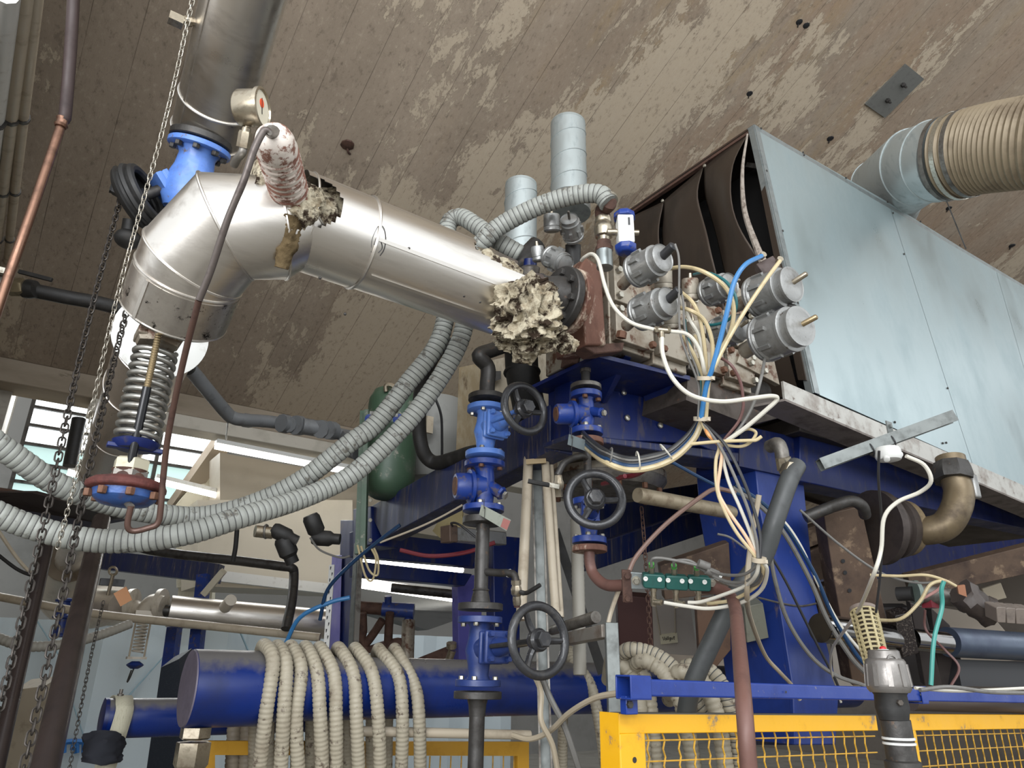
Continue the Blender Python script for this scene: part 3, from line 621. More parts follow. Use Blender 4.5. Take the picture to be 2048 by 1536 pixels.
for px, py in [(1531, 343), (1563, 463), (1593, 607), (1597, 600), (1596, 600)][:3]+[(1597, 600), (1604, 306), (1690, 357), (1773, 405), (1839, 444), (1918, 491), (1520, 258), (1606, 311), (1784, 427), (1806, 509), (1893, 777), (1787, 845), (1883, 887), (1890, 886)]:
    p = HP(px, py); part(HD, 'screw', B().hexa(p+nY*.006, nY, .007, .006), STEELDK)
Bk = 1.25
top = [TL, TR, TR+V3(0, Bk, 0), TL+V3(0, Bk, 0)]
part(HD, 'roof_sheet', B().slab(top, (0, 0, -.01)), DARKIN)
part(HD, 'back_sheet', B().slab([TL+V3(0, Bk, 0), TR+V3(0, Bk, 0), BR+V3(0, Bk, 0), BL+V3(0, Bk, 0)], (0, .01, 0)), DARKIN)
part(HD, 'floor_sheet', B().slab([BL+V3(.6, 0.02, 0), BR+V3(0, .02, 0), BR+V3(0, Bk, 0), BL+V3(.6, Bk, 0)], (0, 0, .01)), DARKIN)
part(HD, 'interior_shade_sheet', B().slab([TL+V3(.35, .05, 0), TL+V3(.35, Bk, 0), BL+V3(.35, Bk, 0), BL+V3(.35, .05, 0)], (.01, 0, 0)), mat('interior_shade_black', (22, 20, 19), .9))  # added black sheet, paints the darkness inside the open end
HX = TL.x+.0
def hanging(left, right, bulge, label=None):
    g = B(); n = 20
    Lp = resample(smooth([U(x, y, X=HX+.02) for x, y in left], 6), .001) if 0 else smooth([U(x, y, X=HX+.02) for x, y in left], 8); Rp = smooth([U(x, y, X=HX+.02) for x, y in right], 8)
    def at(P, s):
        i = min(len(P)-2, int(s*(len(P)-1))); t = s*(len(P)-1)-i; return P[i].lerp(P[i+1], t)
    for i in range(n+1):
        for j in range(n+1):
            u, v = i/n, j/n; p = at(Lp, v).lerp(at(Rp, v), u); g.v.append(p+V3(-bulge*math.sin(math.pi*min(1, v*1.1))*math.sin(math.pi*u*.5)+.03*mnoise.noise(p*3), 0, 0))
    for i in range(n):
        for j in range(n): g.f.append((i*(n+1)+j, i*(n+1)+j+1, (i+1)*(n+1)+j+1, (i+1)*(n+1)+j))
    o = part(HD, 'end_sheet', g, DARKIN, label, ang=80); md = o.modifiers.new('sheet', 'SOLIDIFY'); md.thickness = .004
hanging([(1236, 447), (1240, 520), (1262, 600)], [(1328, 403), (1325, 480), (1340, 620)], .03)
hanging([(1329, 402), (1326, 480), (1340, 560), (1350, 640)], [(1409, 335), (1404, 400), (1424, 480), (1440, 560), (1455, 640)], .05)
hanging([(1411, 336), (1412, 400), (1432, 480), (1452, 560), (1470, 620)], [(1497, 262), (1484, 340), (1488, 430), (1516, 500), (1552, 560)], .10, 'brown-stained bulging sheet')
part(HD, 'torn_edge', B().tube([U(x, y, X=HX-.04) for x, y in ((1495, 268), (1485, 340), (1489, 420), (1512, 490), (1530, 530), (1545, 545))], (.006, .03), 8, 6), mat('crusted_edge', (150, 140, 130), .7, .2, (80, 64, 54), 40, .6, bump=.5, bsc=80))
part(HD, 'end_post', B().slab([U(1497, 255, X=HX), U(1505, 252, X=HX), U(1612, 760, X=HX+.04), U(1596, 760, X=HX+.04)], (.03, 0, 0)), DARKIN)
part(HD, 'top_rail', B().beam(TL+V3(.02, 0, -.01), TL+V3(.02, Bk, -.01), .03, .04), RUSTD)
part(HD, 'cross_bar', B().beam(U(1494, 330, X=HX+.2), U(1520, 334, X=HX+.2), .02, .03), STEEL)
for px, py in ((1410, 332), (1326, 402)): part(HD, 'screw', B().hexa(U(px, py, X=HX-.03), (-1, 0, 0), .012, .01), BOLT)
# closing side sheet below, behind the actuators
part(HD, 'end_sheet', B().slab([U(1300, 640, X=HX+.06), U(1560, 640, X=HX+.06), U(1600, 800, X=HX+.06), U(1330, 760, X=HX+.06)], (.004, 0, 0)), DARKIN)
# bottom angle beam carrying the housing
AB = thing('angle_beam', 'long weathered steel angle running under the pale housing', 'beam', U(1567, 770, Y=1.93))
a0, a1 = U(1566, 762, Y=1.93), U(2230, 1050, Y=1.97); dz = U(1571, 796, Y=1.93)-a0
b0, b1 = U(1570, 797, Y=1.93), U(2230, 1082, Y=1.97)
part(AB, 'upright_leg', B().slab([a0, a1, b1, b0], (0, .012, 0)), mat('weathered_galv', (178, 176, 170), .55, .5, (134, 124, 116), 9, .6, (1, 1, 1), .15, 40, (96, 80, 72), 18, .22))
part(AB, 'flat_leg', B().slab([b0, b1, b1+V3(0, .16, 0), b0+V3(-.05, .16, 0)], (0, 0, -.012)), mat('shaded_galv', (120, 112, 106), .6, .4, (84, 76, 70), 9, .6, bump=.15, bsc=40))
# strut rail with junction box hanging on the angle beam
s0, s1 = U(1640, 930, Y=1.95), U(1905, 833, Y=1.55)
ST = thing('strut_rail', 'slotted galvanised strut rail poking out under the housing', 'rail', s0)
dd = (s1-s0).normalized(); sd = dd.cross(V3(0, 0, 1)).normalized(); su = sd.cross(dd)
w_, h_ = .056, .056; Lr = (s1-s0).length
pf = [(-w_/2, h_/2), (-w_/2, -h_/2), (w_/2, -h_/2), (w_/2, h_/2), (w_/2-.009, h_/2), (w_/2-.009, h_/2-.004), (w_/2-.004, h_/2-.004), (w_/2-.004, -h_/2+.004), (-w_/2+.004, -h_/2+.004), (-w_/2+.004, h_/2-.004), (-w_/2+.009, h_/2-.004), (-w_/2+.009, h_/2)]
part(ST, 'channel', B().slab([s0+sd*x+su*-y for x, y in pf], dd*Lr), STRUT)
for k in range(7): part(ST, 'slot', B().beam(s0+dd*(.03+k*.07)-sd*0+sd*(-w_/2-.0005), s0+dd*(.06+k*.07)+sd*(-w_/2-.0005), .002, .012), TUBEK)
part(ST, 'bracket', B().box(s0+dd*(Lr*.56)+su*.05, .05, .006, .07).hexa(s0+dd*(Lr*.56)+su*.06-V3(0, .004, 0), (0, -1, 0), .01, .012), STRUT)
for k in (.36, .52): part(ST, 'cable_tie', B().torus(s0+dd*Lr*k-su*.012, dd, .034, .0035, 20, 6), TUBEK)
jb = U(1777, 912, Y=1.74)
JB = thing('junction_box', 'round white junction box tied under the strut rail', 'junction box', jb)
part(JB, 'housing', B().lathe(jb+V3(0, 0, .04), (0, 0, -1), [(0, .052), (.01, .058), (.045, .06), (.06, .052), (.066, .03)], 32), WHITEP)
part(JB, 'cable_entry', B().lathe(jb+(-RIGHT*.03-FWD*.035)+V3(0, 0, -.004), (-FWD*.8-RIGHT*.2-UP*.5), [(0, .016), (.018, .014), (.02, .008)], 14), WHITEP)
part(JB, 'cable_entry', B().lathe(jb+(RIGHT*.036-FWD*.03)+V3(0, 0, .012), (-FWD*.8+RIGHT*.3), [(0, .014), (.014, .012), (.015, .006)], 14), WHITEP)
# duct elbow and corrugated duct off the housing roof
dk = [U(1735, 470, d=6.0), U(1762, 398, d=5.75), U(1810, 345, d=5.4), U(1870, 322, d=5.1), U(1900, 316, d=4.98)]
DR = .283
DU = thing('duct_elbow', 'smooth silver duct elbow leaving the housing roof', 'duct', dk[0])
g = smooth(dk, 6); part(DU, 'sheet', B().tube([g[i] for i in (0, 8, 14, 18, 24)], DR, 48, sm=False), SPIRO)
for i in (8, 14, 18): part(DU, 'bead', B().torus(g[i], g[min(i+1, 24)]-g[i-1], DR, .006, 48, 6), SPIRO)
ck = [U(1900, 316, d=4.98), U(1960, 300, d=4.8), U(2080, 282, d=4.5), U(2260, 262, d=4.2)]
FD = thing('corrugated_duct', 'brownish ribbed flexible duct leaving the picture at right', 'duct', ck[0])
part(FD, 'hose', B().tube(ck, .2, 48, 10, rf=lambda i, t: (.290 if i % 2 else .276), step=.015), mat('brown_flex_duct', (136, 122, 100), .55, .2, (104, 90, 72), 5, .6, bump=.05))
cdn = (ck[1]-ck[0]).normalized()
for k, (o_, rr) in enumerate(((-.04, .290), (.04, .297), (.11, .296))):
    part(FD, 'clamp_band', B().lathe(ck[0]+cdn*o_, cdn, [(0, rr-.004), (0, rr), (.03, rr), (.03, rr-.004)], 48, False), STEEL if k != 1 else BOLT)
    part(FD, 'clamp_screw', B().box(ck[0]+cdn*(o_+.01)-FWD*.28+UP*.1, .04, .04, .03), STEELDK)
solo('support_wire', B().tube([U(1893, 402, d=4.9), U(1932, 498, d=4.9)], .004, 6, sm=False), STEELDK, 'taut wire running down from the corrugated duct clamp', 'wire')
# spiral ducts rising behind the manifold
def sduct(pa, pb, ra_, label, cap=0):
    a = Vector(pa); b = Vector(pb); t = thing('spiral_duct', label, 'duct', b, 'spiral ducts behind the manifold'); L = (a-b).length
    part(t, 'sheet', B().cyl(b, a, ra_, 48), SPIRO); d = (a-b).normalized(); _, u, v = frame(d); P = []
    turns = L/.19
    for i in range(int(turns*28)+1):
        an = 2*math.pi*i/28; P.append(b+d*(L*i/(turns*28))+(u*math.cos(an)+v*math.sin(an))*(ra_+.001))
    part(t, 'spiral_seam', B().tube(P, .0035, 5, sm=False), SPIRO)
    if cap: part(t, 'collar', B().lathe(b-d*.01, d, [(0, ra_*1.16), (.1, ra_*1.16), (.14, ra_)], 48), GALV)
    part(t, 'end_cap', B().lathe(a-d*.01, d, [(0, ra_*1.01), (.02, ra_*.99), (.03, ra_*.8)], 40), SPIRO)
pt = U(1136, 250, d=5.5); sduct(pt, (pt.x, pt.y, ZAT(pt.x, pt.y, 425)), .132, 'tall pale spiral duct rising highest behind the manifold', 1)
pt = U(1042, 372, d=5.1); sduct(pt, (pt.x, pt.y, ZAT(pt.x, pt.y, 560)), .112, 'shorter pale spiral duct left of the tall one', 0)
# ---------------- manifold body
MY = 2.12
MF = thing('injection_manifold', 'grimy pale steel block manifold bolted up in front of the housing', 'manifold', U(1300, 720, Y=MY))
zt = U(1214, 528, Y=MY).z; zb = U(1225, 692, Y=MY).z
def mx(px, py): return U(px, py, Y=MY).x
cuts = [(1214, 600), (1300, 650), (1372, 690), (1440, 715), (1500, 735)]
xs = [mx(*c) for c in cuts]
for i in range(4):
    xa, xb = xs[i]+.008, xs[i+1]-.008; zo = (0, -.02, .015, -.01)[i]
    part(MF, 'block', B().box(((xa+xb)/2, MY+.23, (zt+zb)/2+zo), xb-xa, .46, zt-zb), DIRTYWH if i != 2 else STEEL, bv=.006)
    zm = (zt+zb)/2
    for zz, hh in ((zm+(zt-zb)*.24, .44), (zm-(zt-zb)*.24, .42)):
        part(MF, 'cover_plate', B().box(((xa+xb)/2, MY-.018, zz), (xb-xa)*.93, .036, (zt-zb)*hh), DIRTYWH, bv=.004)
        for sx in (-.38, .38):
            for szz in (-.36, .36):
                part(MF, 'bolt', B().hexa(((xa+xb)/2+(xb-xa)*sx, MY-.036, zz+(zt-zb)*hh*szz), nY, .017, .022), BOLTR if (i+int(sx > 0)) % 2 else BOLT)
for q, lab in (([U(1500, 640, Y=MY-.05), U(1535, 660, Y=MY-.05), U(1560, 770, Y=MY-.05), U(1475, 725, Y=MY-.05)], None), ([U(1462, 560, Y=MY-.03), U(1495, 590, Y=MY-.03), U(1480, 650, Y=MY-.03), U(1455, 640, Y=MY-.03)], None)):
    part(MF, 'end_plate', B().slab(q, (0, .03, 0)), DIRTYWH, bv=.003)
for px, py in ((1500, 633), (1500, 727), (1527, 743), (1512, 640)): part(MF, 'bolt', B().hexa(U(px, py, Y=MY-.052), nY, .016, .02), BOLT)
part(MF, 'lower_duct', B().tube([U(1540, 735, Y=2.3), U(1560, 790, Y=2.3), U(1500, 790, Y=2.35), U(1410, 770, Y=2.4)], .085, 20, 6), STEELDK)
part(MF, 'clamp_ring', B().torus(U(1565, 745, Y=2.25), (.4, -.3, .8), .08, .014, 24, 8), STEELDK)
part(MF, 'lower_body', B().slab([U(1376, 752, Y=MY+.03), U(1560, 800, Y=MY+.03), U(1572, 832, Y=MY+.03), U(1500, 850, Y=MY+.03), U(1372, 800, Y=MY+.03)], (0, .3, 0)), mat('sooty_steel', (84, 76, 70), .6, .4, (56, 48, 42), 8, .6, bump=.2, bsc=40, col3=(116, 84, 64), sc3=14, amt3=.25))
# rusty end block and foot
q = [U(1160, 535, Y=MY-.06), U(1172, 513, Y=MY-.06), U(1203, 535, Y=MY-.06), U(1213, 690, Y=MY-.06), U(1172, 690, Y=MY-.06)]
part(MF, 'end_block', B().slab(q, (0, .2, .0)), RUST, 'rust-streaked end block', bv=.008)
part(MF, 'foot', B().slab([U(1165, 690, Y=MY-.04), U(1250, 684, Y=MY-.04), U(1246, 702, Y=MY-.04), U(1190, 708, Y=MY-.04)], (0, .08, 0)), RUSTD, bv=.006)
part(MF, 'foot', B().slab([U(1146, 700, Y=2.3), U(1178, 706, Y=2.3), U(1176, 732, Y=2.3), U(1142, 726, Y=2.3)], (0, .08, 0)), RUSTD, bv=.006)
part(MF, 'bolt', B().hexa(U(1242, 676, Y=MY-.08), (0, -.3, 1), .022, .03), BOLTR)
# ---------------- pneumatic actuators
def actuator(pb, p0, p1, rpx, label, tip=None, tipm=NICK, tipr=.008, Yb=None, d0=2.75, group='piston actuators on the manifold', m=CAST, ribs=8, stub=True):
    """pb stub root, p0/p1 body ends in the photo; body axis comes towards the viewer"""
    a = U(*p0, d=d0); r = rpx/F*d0
    L = 2.3*r; b = U(*p1, d=d0-L*.75); ax = (b-a); L = ax.length; ax.normalize()
    t = thing('piston_actuator', label, 'actuator', a, group)
    part(t, 'base_ring', B().lathe(a, ax, [(0, r*.8), (.006, r*1.02), (.018, r*1.05), (.022, r*.98), (.03, r*1.04), (.038, r*.98)], 36), m)
    part(t, 'cylinder', B().lathe(a+ax*.036, ax, [(0, r*.97), (L*.52, r*.93), (L*.54, r*.98), (L*.6, r*.98), (L*.62, r*.9)], 36), m)
    part(t, 'head', B().lathe(a+ax*(.03+L*.58), ax, [(0, r*.84), (L*.2, r*.82), (L*.21, r*.86), (L*.27, r*.86), (L*.32-.01, r*.80), (L*.35-.01, r*.66), (L*.37-.01, .002)], 36), m)
    _, u, v = frame(ax)
    for k in range(ribs):
        an = 2*math.pi*k/ribs; e = u*math.cos(an)+v*math.sin(an)
        part(t, 'rib', B().beam(a+ax*.036+e*r*.93, a+ax*(.036+L*.3)+e*r*.93, .014, .022, e), m)
    if stub:
        s = U(*pb, d=d0+.08); part(t, 'stub_pipe', B().cyl(s, a+ax*.004, r*.36, 16), DIRTYWH)
    if tip:
        c = a+ax*(L*.93); e = U(*tip, d=(c-CAM).dot(FWD)-.05); part(t, 'boss', B().lathe(c, e-c, [(0, tipr*2), (.012, tipr*1.8), (.013, tipr)], 14), m)
        part(t, 'indicator', B().lathe(c, e-c, [(0, tipr), ((e-c).length, tipr), ((e-c).length+.004, tipr*.7)], 14), tipm)
    return t
actuator((1244, 571), (1268, 545), (1322, 517), 33, 'upper left grey piston actuator with black sensor cap, beside the rusty block', (1346, 492), TUBEK, .017, d0=2.72)
actuator((1252, 652), (1276, 630), (1334, 604), 34, 'lower left grey piston actuator with black sensor cap, over the white T-fitting', (1358, 580), TUBEK, .017, d0=2.70)
actuator((1400, 600), (1412, 588), (1456, 570), 27, 'smaller piston actuator with reddish label in the middle of the manifold', (1478, 560), NICK, .006, d0=2.95, stub=False)
actuator((1468, 612), (1508, 597), (1582, 569), 41, 'upper right piston actuator with clear indicator rod, against the housing', (1612, 548), NICK, .010, d0=2.82)
actuator((1488, 703), (1525, 680), (1600, 652), 46, 'lowest and largest piston actuator with brass indicator rod', (1632, 634), BRASS, .010, d0=2.75)
actuator((1420, 680), (1432, 668), (1478, 655), 30, 'dark piston actuator half hidden behind the tube bundle', (1494, 643), NICK, .008, d0=2.9, stub=False)
actuator((1150, 490), (1148, 478), (1139, 442), 20, 'small ribbed actuator standing upright under the grey hose arch', (1137, 424), STEEL, .006, d0=3.3, stub=False, group='actuators behind the steam pipe end')
actuator((1090, 500), (1098, 512), (1128, 527), 22, 'small ribbed actuator lying just above the black flange', None, d0=3.1, stub=False, group='actuators behind the steam pipe end')
def can(p0, p1, rpx, d, label, m=DIRTYWH):
    a, b = U(*p0, d=d), U(*p1, d=d); r = rpx/F*d; L = (b-a).length
    t = thing('round_housing', label, 'canister', b, 'small round canisters on the manifold')
    part(t, 'housing', B().lathe(a, b-a, [(0, r*.4), (.002, r*.9), (.008, r), (L*.7, r), (L*.72, r*.95), (L*.76, r), (L-.006, r), (L, r*.8)], 28), m)
    part(t, 'nipple', B().lathe(a-(b-a).normalized()*.02, b-a, [(0, .006), (.02, .008)], 10), NICK); return t
can((1326, 536), (1327, 580), 18, 2.8, 'pale round canister right under the upper left actuator')
can((1338, 620), (1340, 660), 18, 2.78, 'pale round canister right under the lower left actuator')
can((1380, 556), (1381, 602), 16.5, 2.95, 'pale round canister with the teal tube end')
can((1386, 641), (1392, 676), 16.5, 2.85, 'pale round canister among the tubes, lower middle')
can((1103, 428), (1104, 464), 16.5, 3.2, 'pale round canister under the grey hose arch', CAST)
can((1074, 492), (1078, 523), 13, 3.1, 'pale round canister left of the black flange', CAST)
b = B().cyl(U(1146, 490, d=3.35), U(1146, 545, d=3.35), .036, 20)
solo('black_cylinder', b, RUBBER, 'black cylinder standing behind the black flange', 'cylinder')
b = B().tube([U(1000, 560, d=3.3), U(1040, 525, d=3.3), U(1075, 490, d=3.35)], .045, 16, 5)
solo('dark_pipe_stub', b, STEELDK, 'dark stub pipe half hidden behind the end of the steam pipe', 'pipe')
vb = U(1060, 545, d=3.2); t = thing('small_blue_valve', 'small grey valve body with blue cap behind the steam pipe end', 'valve', vb)
part(t, 'body', B().lathe(vb, UP, [(-.03, .04), (.02, .045), (.03, .03)], 16), STEEL); part(t, 'cap', B().lathe(vb+UP*.03, UP, [(0, .03), (.03, .026)], 16), DB)
# valve island under the torn edge
t = thing('valve_block', 'dark brown valve block with fittings at the torn edge of the housing', 'valve block', U(1535, 535, d=2.8))
part(t, 'block', B().beam(U(1518, 545, d=2.78), U(1552, 528, d=2.78), .05, .055), mat('dark_brown_block', (64, 50, 46), .6, 0, (44, 36, 34), 20, .5), bv=.003)
for a_, b_ in (((1531, 550), (1543, 580)), ((1543, 580), (1548, 592)), ((1521, 515), (1528, 508)), ((1556, 525), (1561, 517))): part(t, 'fitting', B().cyl(U(*a_, d=2.76), U(*b_, d=2.74), .012, 12), NICK)
part(t, 'fitting', B().cyl(U(1590, 616, d=2.7), U(1575, 611, d=2.7), .012, 12), STEELDK)
# ball valve line with blue and white actuator at the hose end
bx = U(1209, 520, d=3.0); X0, Y0 = bx.x, bx.y
def zz(py, x=None, y=None): return ZAT(X0 if x is None else x, Y0 if y is None else y, py)
t = thing('hose_ball_valve', 'brass ball valve on a rusty nipple where the grey hose arch lands', 'valve', (X0, Y0, zz(530)))
ln = lambda py0, py1, r, m, nm, seg=20: part(t, nm, B().cyl((X0, Y0, zz(py0)), (X0, Y0, zz(py1)), r, seg), m)
ln(536, 502, .034, GALV, 'nipple'); ln(503, 494, .037, RUSTD, 'rusty_union', 8); ln(495, 484, .03, RUSTD, 'rusty_union')
part(t, 'body', B().lathe((X0, Y0, zz(488)), (0, 0, 1), [(0, .024), (.03, .026), (.035, .036), (.06, .04), (.075, .042), (.09, .036), (.1, .032), (.105, .036), (.125, .036)], 10), NICK)
ep_ = [(X0, Y0, zz(440)), (X0, Y0, zz(420)), tuple(U(1218, 408, d=3.02)), tuple(U(1214, 397, d=3.05))]
part(t, 'elbow', B().tube(ep_, .032, 16, 6), RUSTD)
bb = U(1250, 465, d=2.9); uz = V3(0, 0, 1); rr_ = RIGHT.copy(); rr_.z = 0; rr_.normalize()
R3 = Matrix((rr_, uz.cross(rr_), uz)).transposed()
t = thing('valve_drive', 'white box drive with blue end caps beside the brass ball valve', 'actuator', bb)
part(t, 'housing', B().box(bb, .064, .07, .128, R3), WHITEP, bv=.006)
for s in (-1, 1): part(t, 'end_cap', B().lathe(bb+uz*s*.064, uz*s, [(0, .046), (.02, .044), (.034, .03)], 8, flat=.5), MB_, bv=.004)
part(t, 'label_slot', B().box(bb+uz*.03-R3@V3(-.012, .036, 0), .008, .002, .035, R3), TUBEK)
part(t, 'shaft', B().cyl(bb+R3@V3(.03, 0, 0), bb+R3@V3(.055, 0, 0), .011, 12), NICK)
part(t, 'coupling', B().cyl(bb-R3@V3(.03, 0, 0), bb-R3@V3(.07, 0, 0), .014, 12), NICK)
# ================================================================ valve columns
def handwheel(par, c, n, R, m=IRONW, name='handwheel', tw=.5, th=.0175):
    c = Vector(c); n = Vector(n).normalized(); _, u, v = frame(n)
    hw = part(par, name, B().torus(c, n, R, th, 40, 10, sq=.85), m)
    part(hw, 'hub', B().lathe(c-n*.035, n, [(0, .032), (.02, .042), (.04, .042), (.05, .034)], 20), m)
    part(hw, 'hub_nut', B().hexa(c+n*.012, n, .031, .03), m)
    for k in range(3):
        a = 2*math.pi*(k+tw)/3; e = u*math.cos(a)+v*math.sin(a)
        part(hw, 'spoke', B().tube([c-n*.012+e*.02, c-n*.014+e*R*.55, c+e*R*.95], (.015, .011), 8, 5), m)
    return hw
class Col:
    def __init__(s, x, y): s.x, s.y = x, y
    def p(s, py): return V3(s.x, s.y, ZAT(s.x, s.y, py))
    def w(s, py, wpx): return wpx/F*PX(s.p(py))[2]
def vflange(par, C, py, wpx, m, th=.026, name='flange', label=None, R=None):
    p = C.p(py); R = R or C.w(py, wpx)
    part(par, name, B().lathe(p-V3(0, 0, th/2), (0, 0, 1), [(0, R*.97), (.002, R), (th-.002, R), (th, R*.97)], 40), m, label); return p, R
def pipe(par, C, pa, pb, r, m, name='pipe'):
    part(par, name, B().cyl(C.p(pa), C.p(pb), r, 20), m)
def gatevalve(C, label, py_top, py_bot, wpx, m, wheel, wr, group=None, bon=None, name='gate_valve', hz=0, wd=None):
    """flanged valve between two photo rows, handwheel pointing along -Y"""
    pt_, pb_ = C.p(py_top), C.p(py_bot); t = thing(name, label, 'valve', pb_, group); R = C.w((py_top+py_bot)/2, wpx)
    for py in (py_top, py_bot): vflange(t, C, py, 0, m, .026, R=R)
    up = V3(0, 0, 1); H = pt_.z-pb_.z; mid = (pt_+pb_)/2
    bolts(t, pt_-up*.01, -up, R*.76, 4, .011, .016, BOLT, .5); bolts(t, pb_+up*.01, up, R*.76, 4, .011, .016, BOLT, .5)
    part(t, 'body', B().lathe(pb_, up, [(0, R*.62), (H*.12, R*.45), (H*.3, R*.5), (H*.5, R*.62), (H*.7, R*.5), (H*.88, R*.45), (H, R*.62)], 28), m)
    wc = U(wheel[0], wheel[1], X=C.x) if wheel else mid+V3(0, -.24, 0)
    wc = V3(C.x, wc.y, wc.z)
    if wd: wc = U(wheel[0], wheel[1], d=wd)
    bz = V3(0, 0, hz or wc.z-mid.z); d = (wc-(mid+bz*.5)).normalized(); b0 = mid+bz*.3; L = (wc-b0).length
    part(t, 'body_neck', B().lathe(b0, d, [(0, R*.5), (L*.22, R*.52)], 20), m)
    for k in (.22, .32):
        c = b0+d*L*k; part(t, 'bonnet_flange', B().box(c, R*1.25, .02, R*1.35), m, bv=.008)
    c = b0+d*L*.36
    for sx in (-1, 1):
        for sz_ in (-1, 1): part(t, 'bonnet_bolt', B().hexa(c+V3(sx*R*.46, 0, sz_*R*.5), d, .012, .018), m)
    part(t, 'bonnet', B().lathe(c, d, [(0, R*.42), (L*.12, R*.34), (L*.22, R*.2)], 20), m)
    for s in (-1, 1): part(t, 'yoke_arm', B().tube([c+V3(s*R*.42, 0, 0), c+d*L*.3+V3(s*R*.34, 0, 0), wc-d*.03+V3(s*.012, 0, 0)], .0095, 8, 5), m if m is LB else IRONW)
    part(t, 'stem', B().cyl(c+d*L*.1, wc, .011, 12), BOLT)
    handwheel(t, wc, d, wr); return t
def strainer(C, label, py_top, py_bot, wpx, m, boss, leg, group=None):
    pt_, pb_ = C.p(py_top), C.p(py_bot); t = thing('steam_trap', label, 'valve', pb_, group); R = C.w((py_top+py_bot)/2, wpx); up = V3(0, 0, 1); H = pt_.z-pb_.z; mid = (pt_+pb_)/2
    for py in (py_top, py_bot): vflange(t, C, py, 0, m, .026, R=R)
    bolts(t, pt_-up*.01, -up, R*.76, 4, .012, .016, BOLTR, .5); bolts(t, pb_+up*.01, up, R*.76, 4, .012, .018, BOLT, .5)
    part(t, 'body', B().lathe(pb_, up, [(0, R*.64), (H*.12, R*.46), (H*.3, R*.5), (H*.7, R*.5), (H*.88, R*.46), (H, R*.64)], 24), m)
    dd = PX(mid)[2]; bc = U(*boss, d=dd-.04); ax = (bc-mid); ax.normalize(); L = (bc-mid).length
    part(t, 'cover', B().lathe(mid, ax, [(0, R*.6), (L*.4, R*.62), (L*.41, R*.84), (L*.52, R*.84), (L*.54, R*.66), (L*.95, R*.64), (L, R*.58)], 28), m)
    part(t, 'cap_face', B().lathe(bc, ax, [(0, R*.46), (.003, R*.44)], 24), BOLTR if m is MB_ else m, 'rust-tinged round face')
    lc = U(*leg, d=dd-.05); part(t, 'screen_leg', B().lathe(mid+V3(0, 0, H*.08), lc-mid-V3(0, 0, H*.08), [(0, R*.34), ((lc-mid).length*.85, R*.3), ((lc-mid).length*.9, R*.34), ((lc-mid).length, R*.3)], 8), m)
    part(t, 'plug', B().hexa(lc, lc-mid, R*.2, .012), BOLT); return t
q = U(970, 915, d=3.27); C1 = Col(q.x, q.y)
q = U(1174, 880, d=3.12); C2 = Col(q.x, q.y)
blk = lambda: STEELDK
# column one: pipe from above, light blue valve, mid blue trap, drop pipe, deep blue valve
t = thing('drain_line', 'dark steel drain pipe linking the three stacked blue valves', 'pipe', C1.p(1536)); DL = t
q0 = [C1.p(792), C1.p(770), C1.p(735), U(958, 712, d=3.42), U(985, 700, d=3.5), U(1015, 690, d=3.6)]
part(t, 'bent_pipe', B().tube(q0, .036, 18, 6), STEELDK)
vflange(t, C1, 797, 37, STEELDK, .026, label='black flange with stamped rim')
vflange(t, C1, 1042, 41, STEELDK, .03); pipe(t, C1, 1045, 1200, .030, STEELDK); part(t, 'weld_bead', B().torus(C1.p(1180), (0, 0, 1), .031, .005, 24, 8), STEELDK)
part(t, 'reducer', B().lathe(C1.p(1205), (0, 0, 1), [(0, .042), (.03, .036), (.05, .031)], 24), STEELDK)
vflange(t, C1, 1214, 45, STEELDK, .028); vflange(t, C1, 1390, 48, STEELDK, .028)
part(t, 'reducer', B().lathe(C1.p(1394), (0, 0, -1), [(0, .044), (.03, .036), (.07, .032)], 24), STEELDK)
pipe(t, C1, 1400, 1600, .031, STEELDK)
gatevalve(C1, 'light blue hand valve with black wheel, topmost on the left drain line', 819, 910, 39, LB, (1049, 817), .104, 'hand valves with black wheels')
strainer(C1, 'mid blue trap with rust-tinged round cover, middle of the left drain line', 930, 1018, 41, MB_, (910, 972), (1008, 990))
gatevalve(C1, 'dull blue hand valve with large black wheel in front of the big header', 1240, 1366, 45, mat('dull_blue_paint', (36, 54, 108), .42, 0, (26, 40, 84), 14, .5, bump=.12, bsc=90, col3=(80, 78, 84), sc3=24, amt3=.2), (1078, 1280), .122, 'hand valves with black wheels', hz=.02)
# metal tag plates on wires
def tag_(q, label, m, wire=None, d=None):
    t = thing('tag_plate', label, 'tag', U(*q[3], d=d), 'metal tag plates')
    part(t, 'plate', B().slab([U(x, y, d=d) for x, y in q], FWD*.003), m)
    a = U(q[0][0]+5, q[0][1]+8, d=d-.01); part(t, 'wire', B().tube([a+UP*.04, a, a+UP*.005+RIGHT*.004, a-UP*.05], .0015, 5, 4), STEELDK); return t
TAGM = mat('tag_metal', (142, 146, 136), .5, .3, (120, 122, 112), 30, .5)
tt = tag_([(963, 1009), (1022, 1040), (1013, 1062), (958, 1029)], 'dull green tag plate with a red corner hung on the mid blue trap', TAGM, d=3.05)
part(tt, 'red_corner', B().slab([U(x, y, d=3.047) for x, y in ((1007, 1036), (1021, 1042), (1014, 1060), (1001, 1053))], FWD*.001), mat('faded_red', (146, 92, 86), .5))
tag_([(1138, 868), (1182, 884), (1173, 903), (1135, 889)], 'dark grey blank tag plate hung on the right-hand trap', mat('tag_dark', (96, 106, 108), .5, .2, (84, 92, 94), 30, .5), d=2.95)
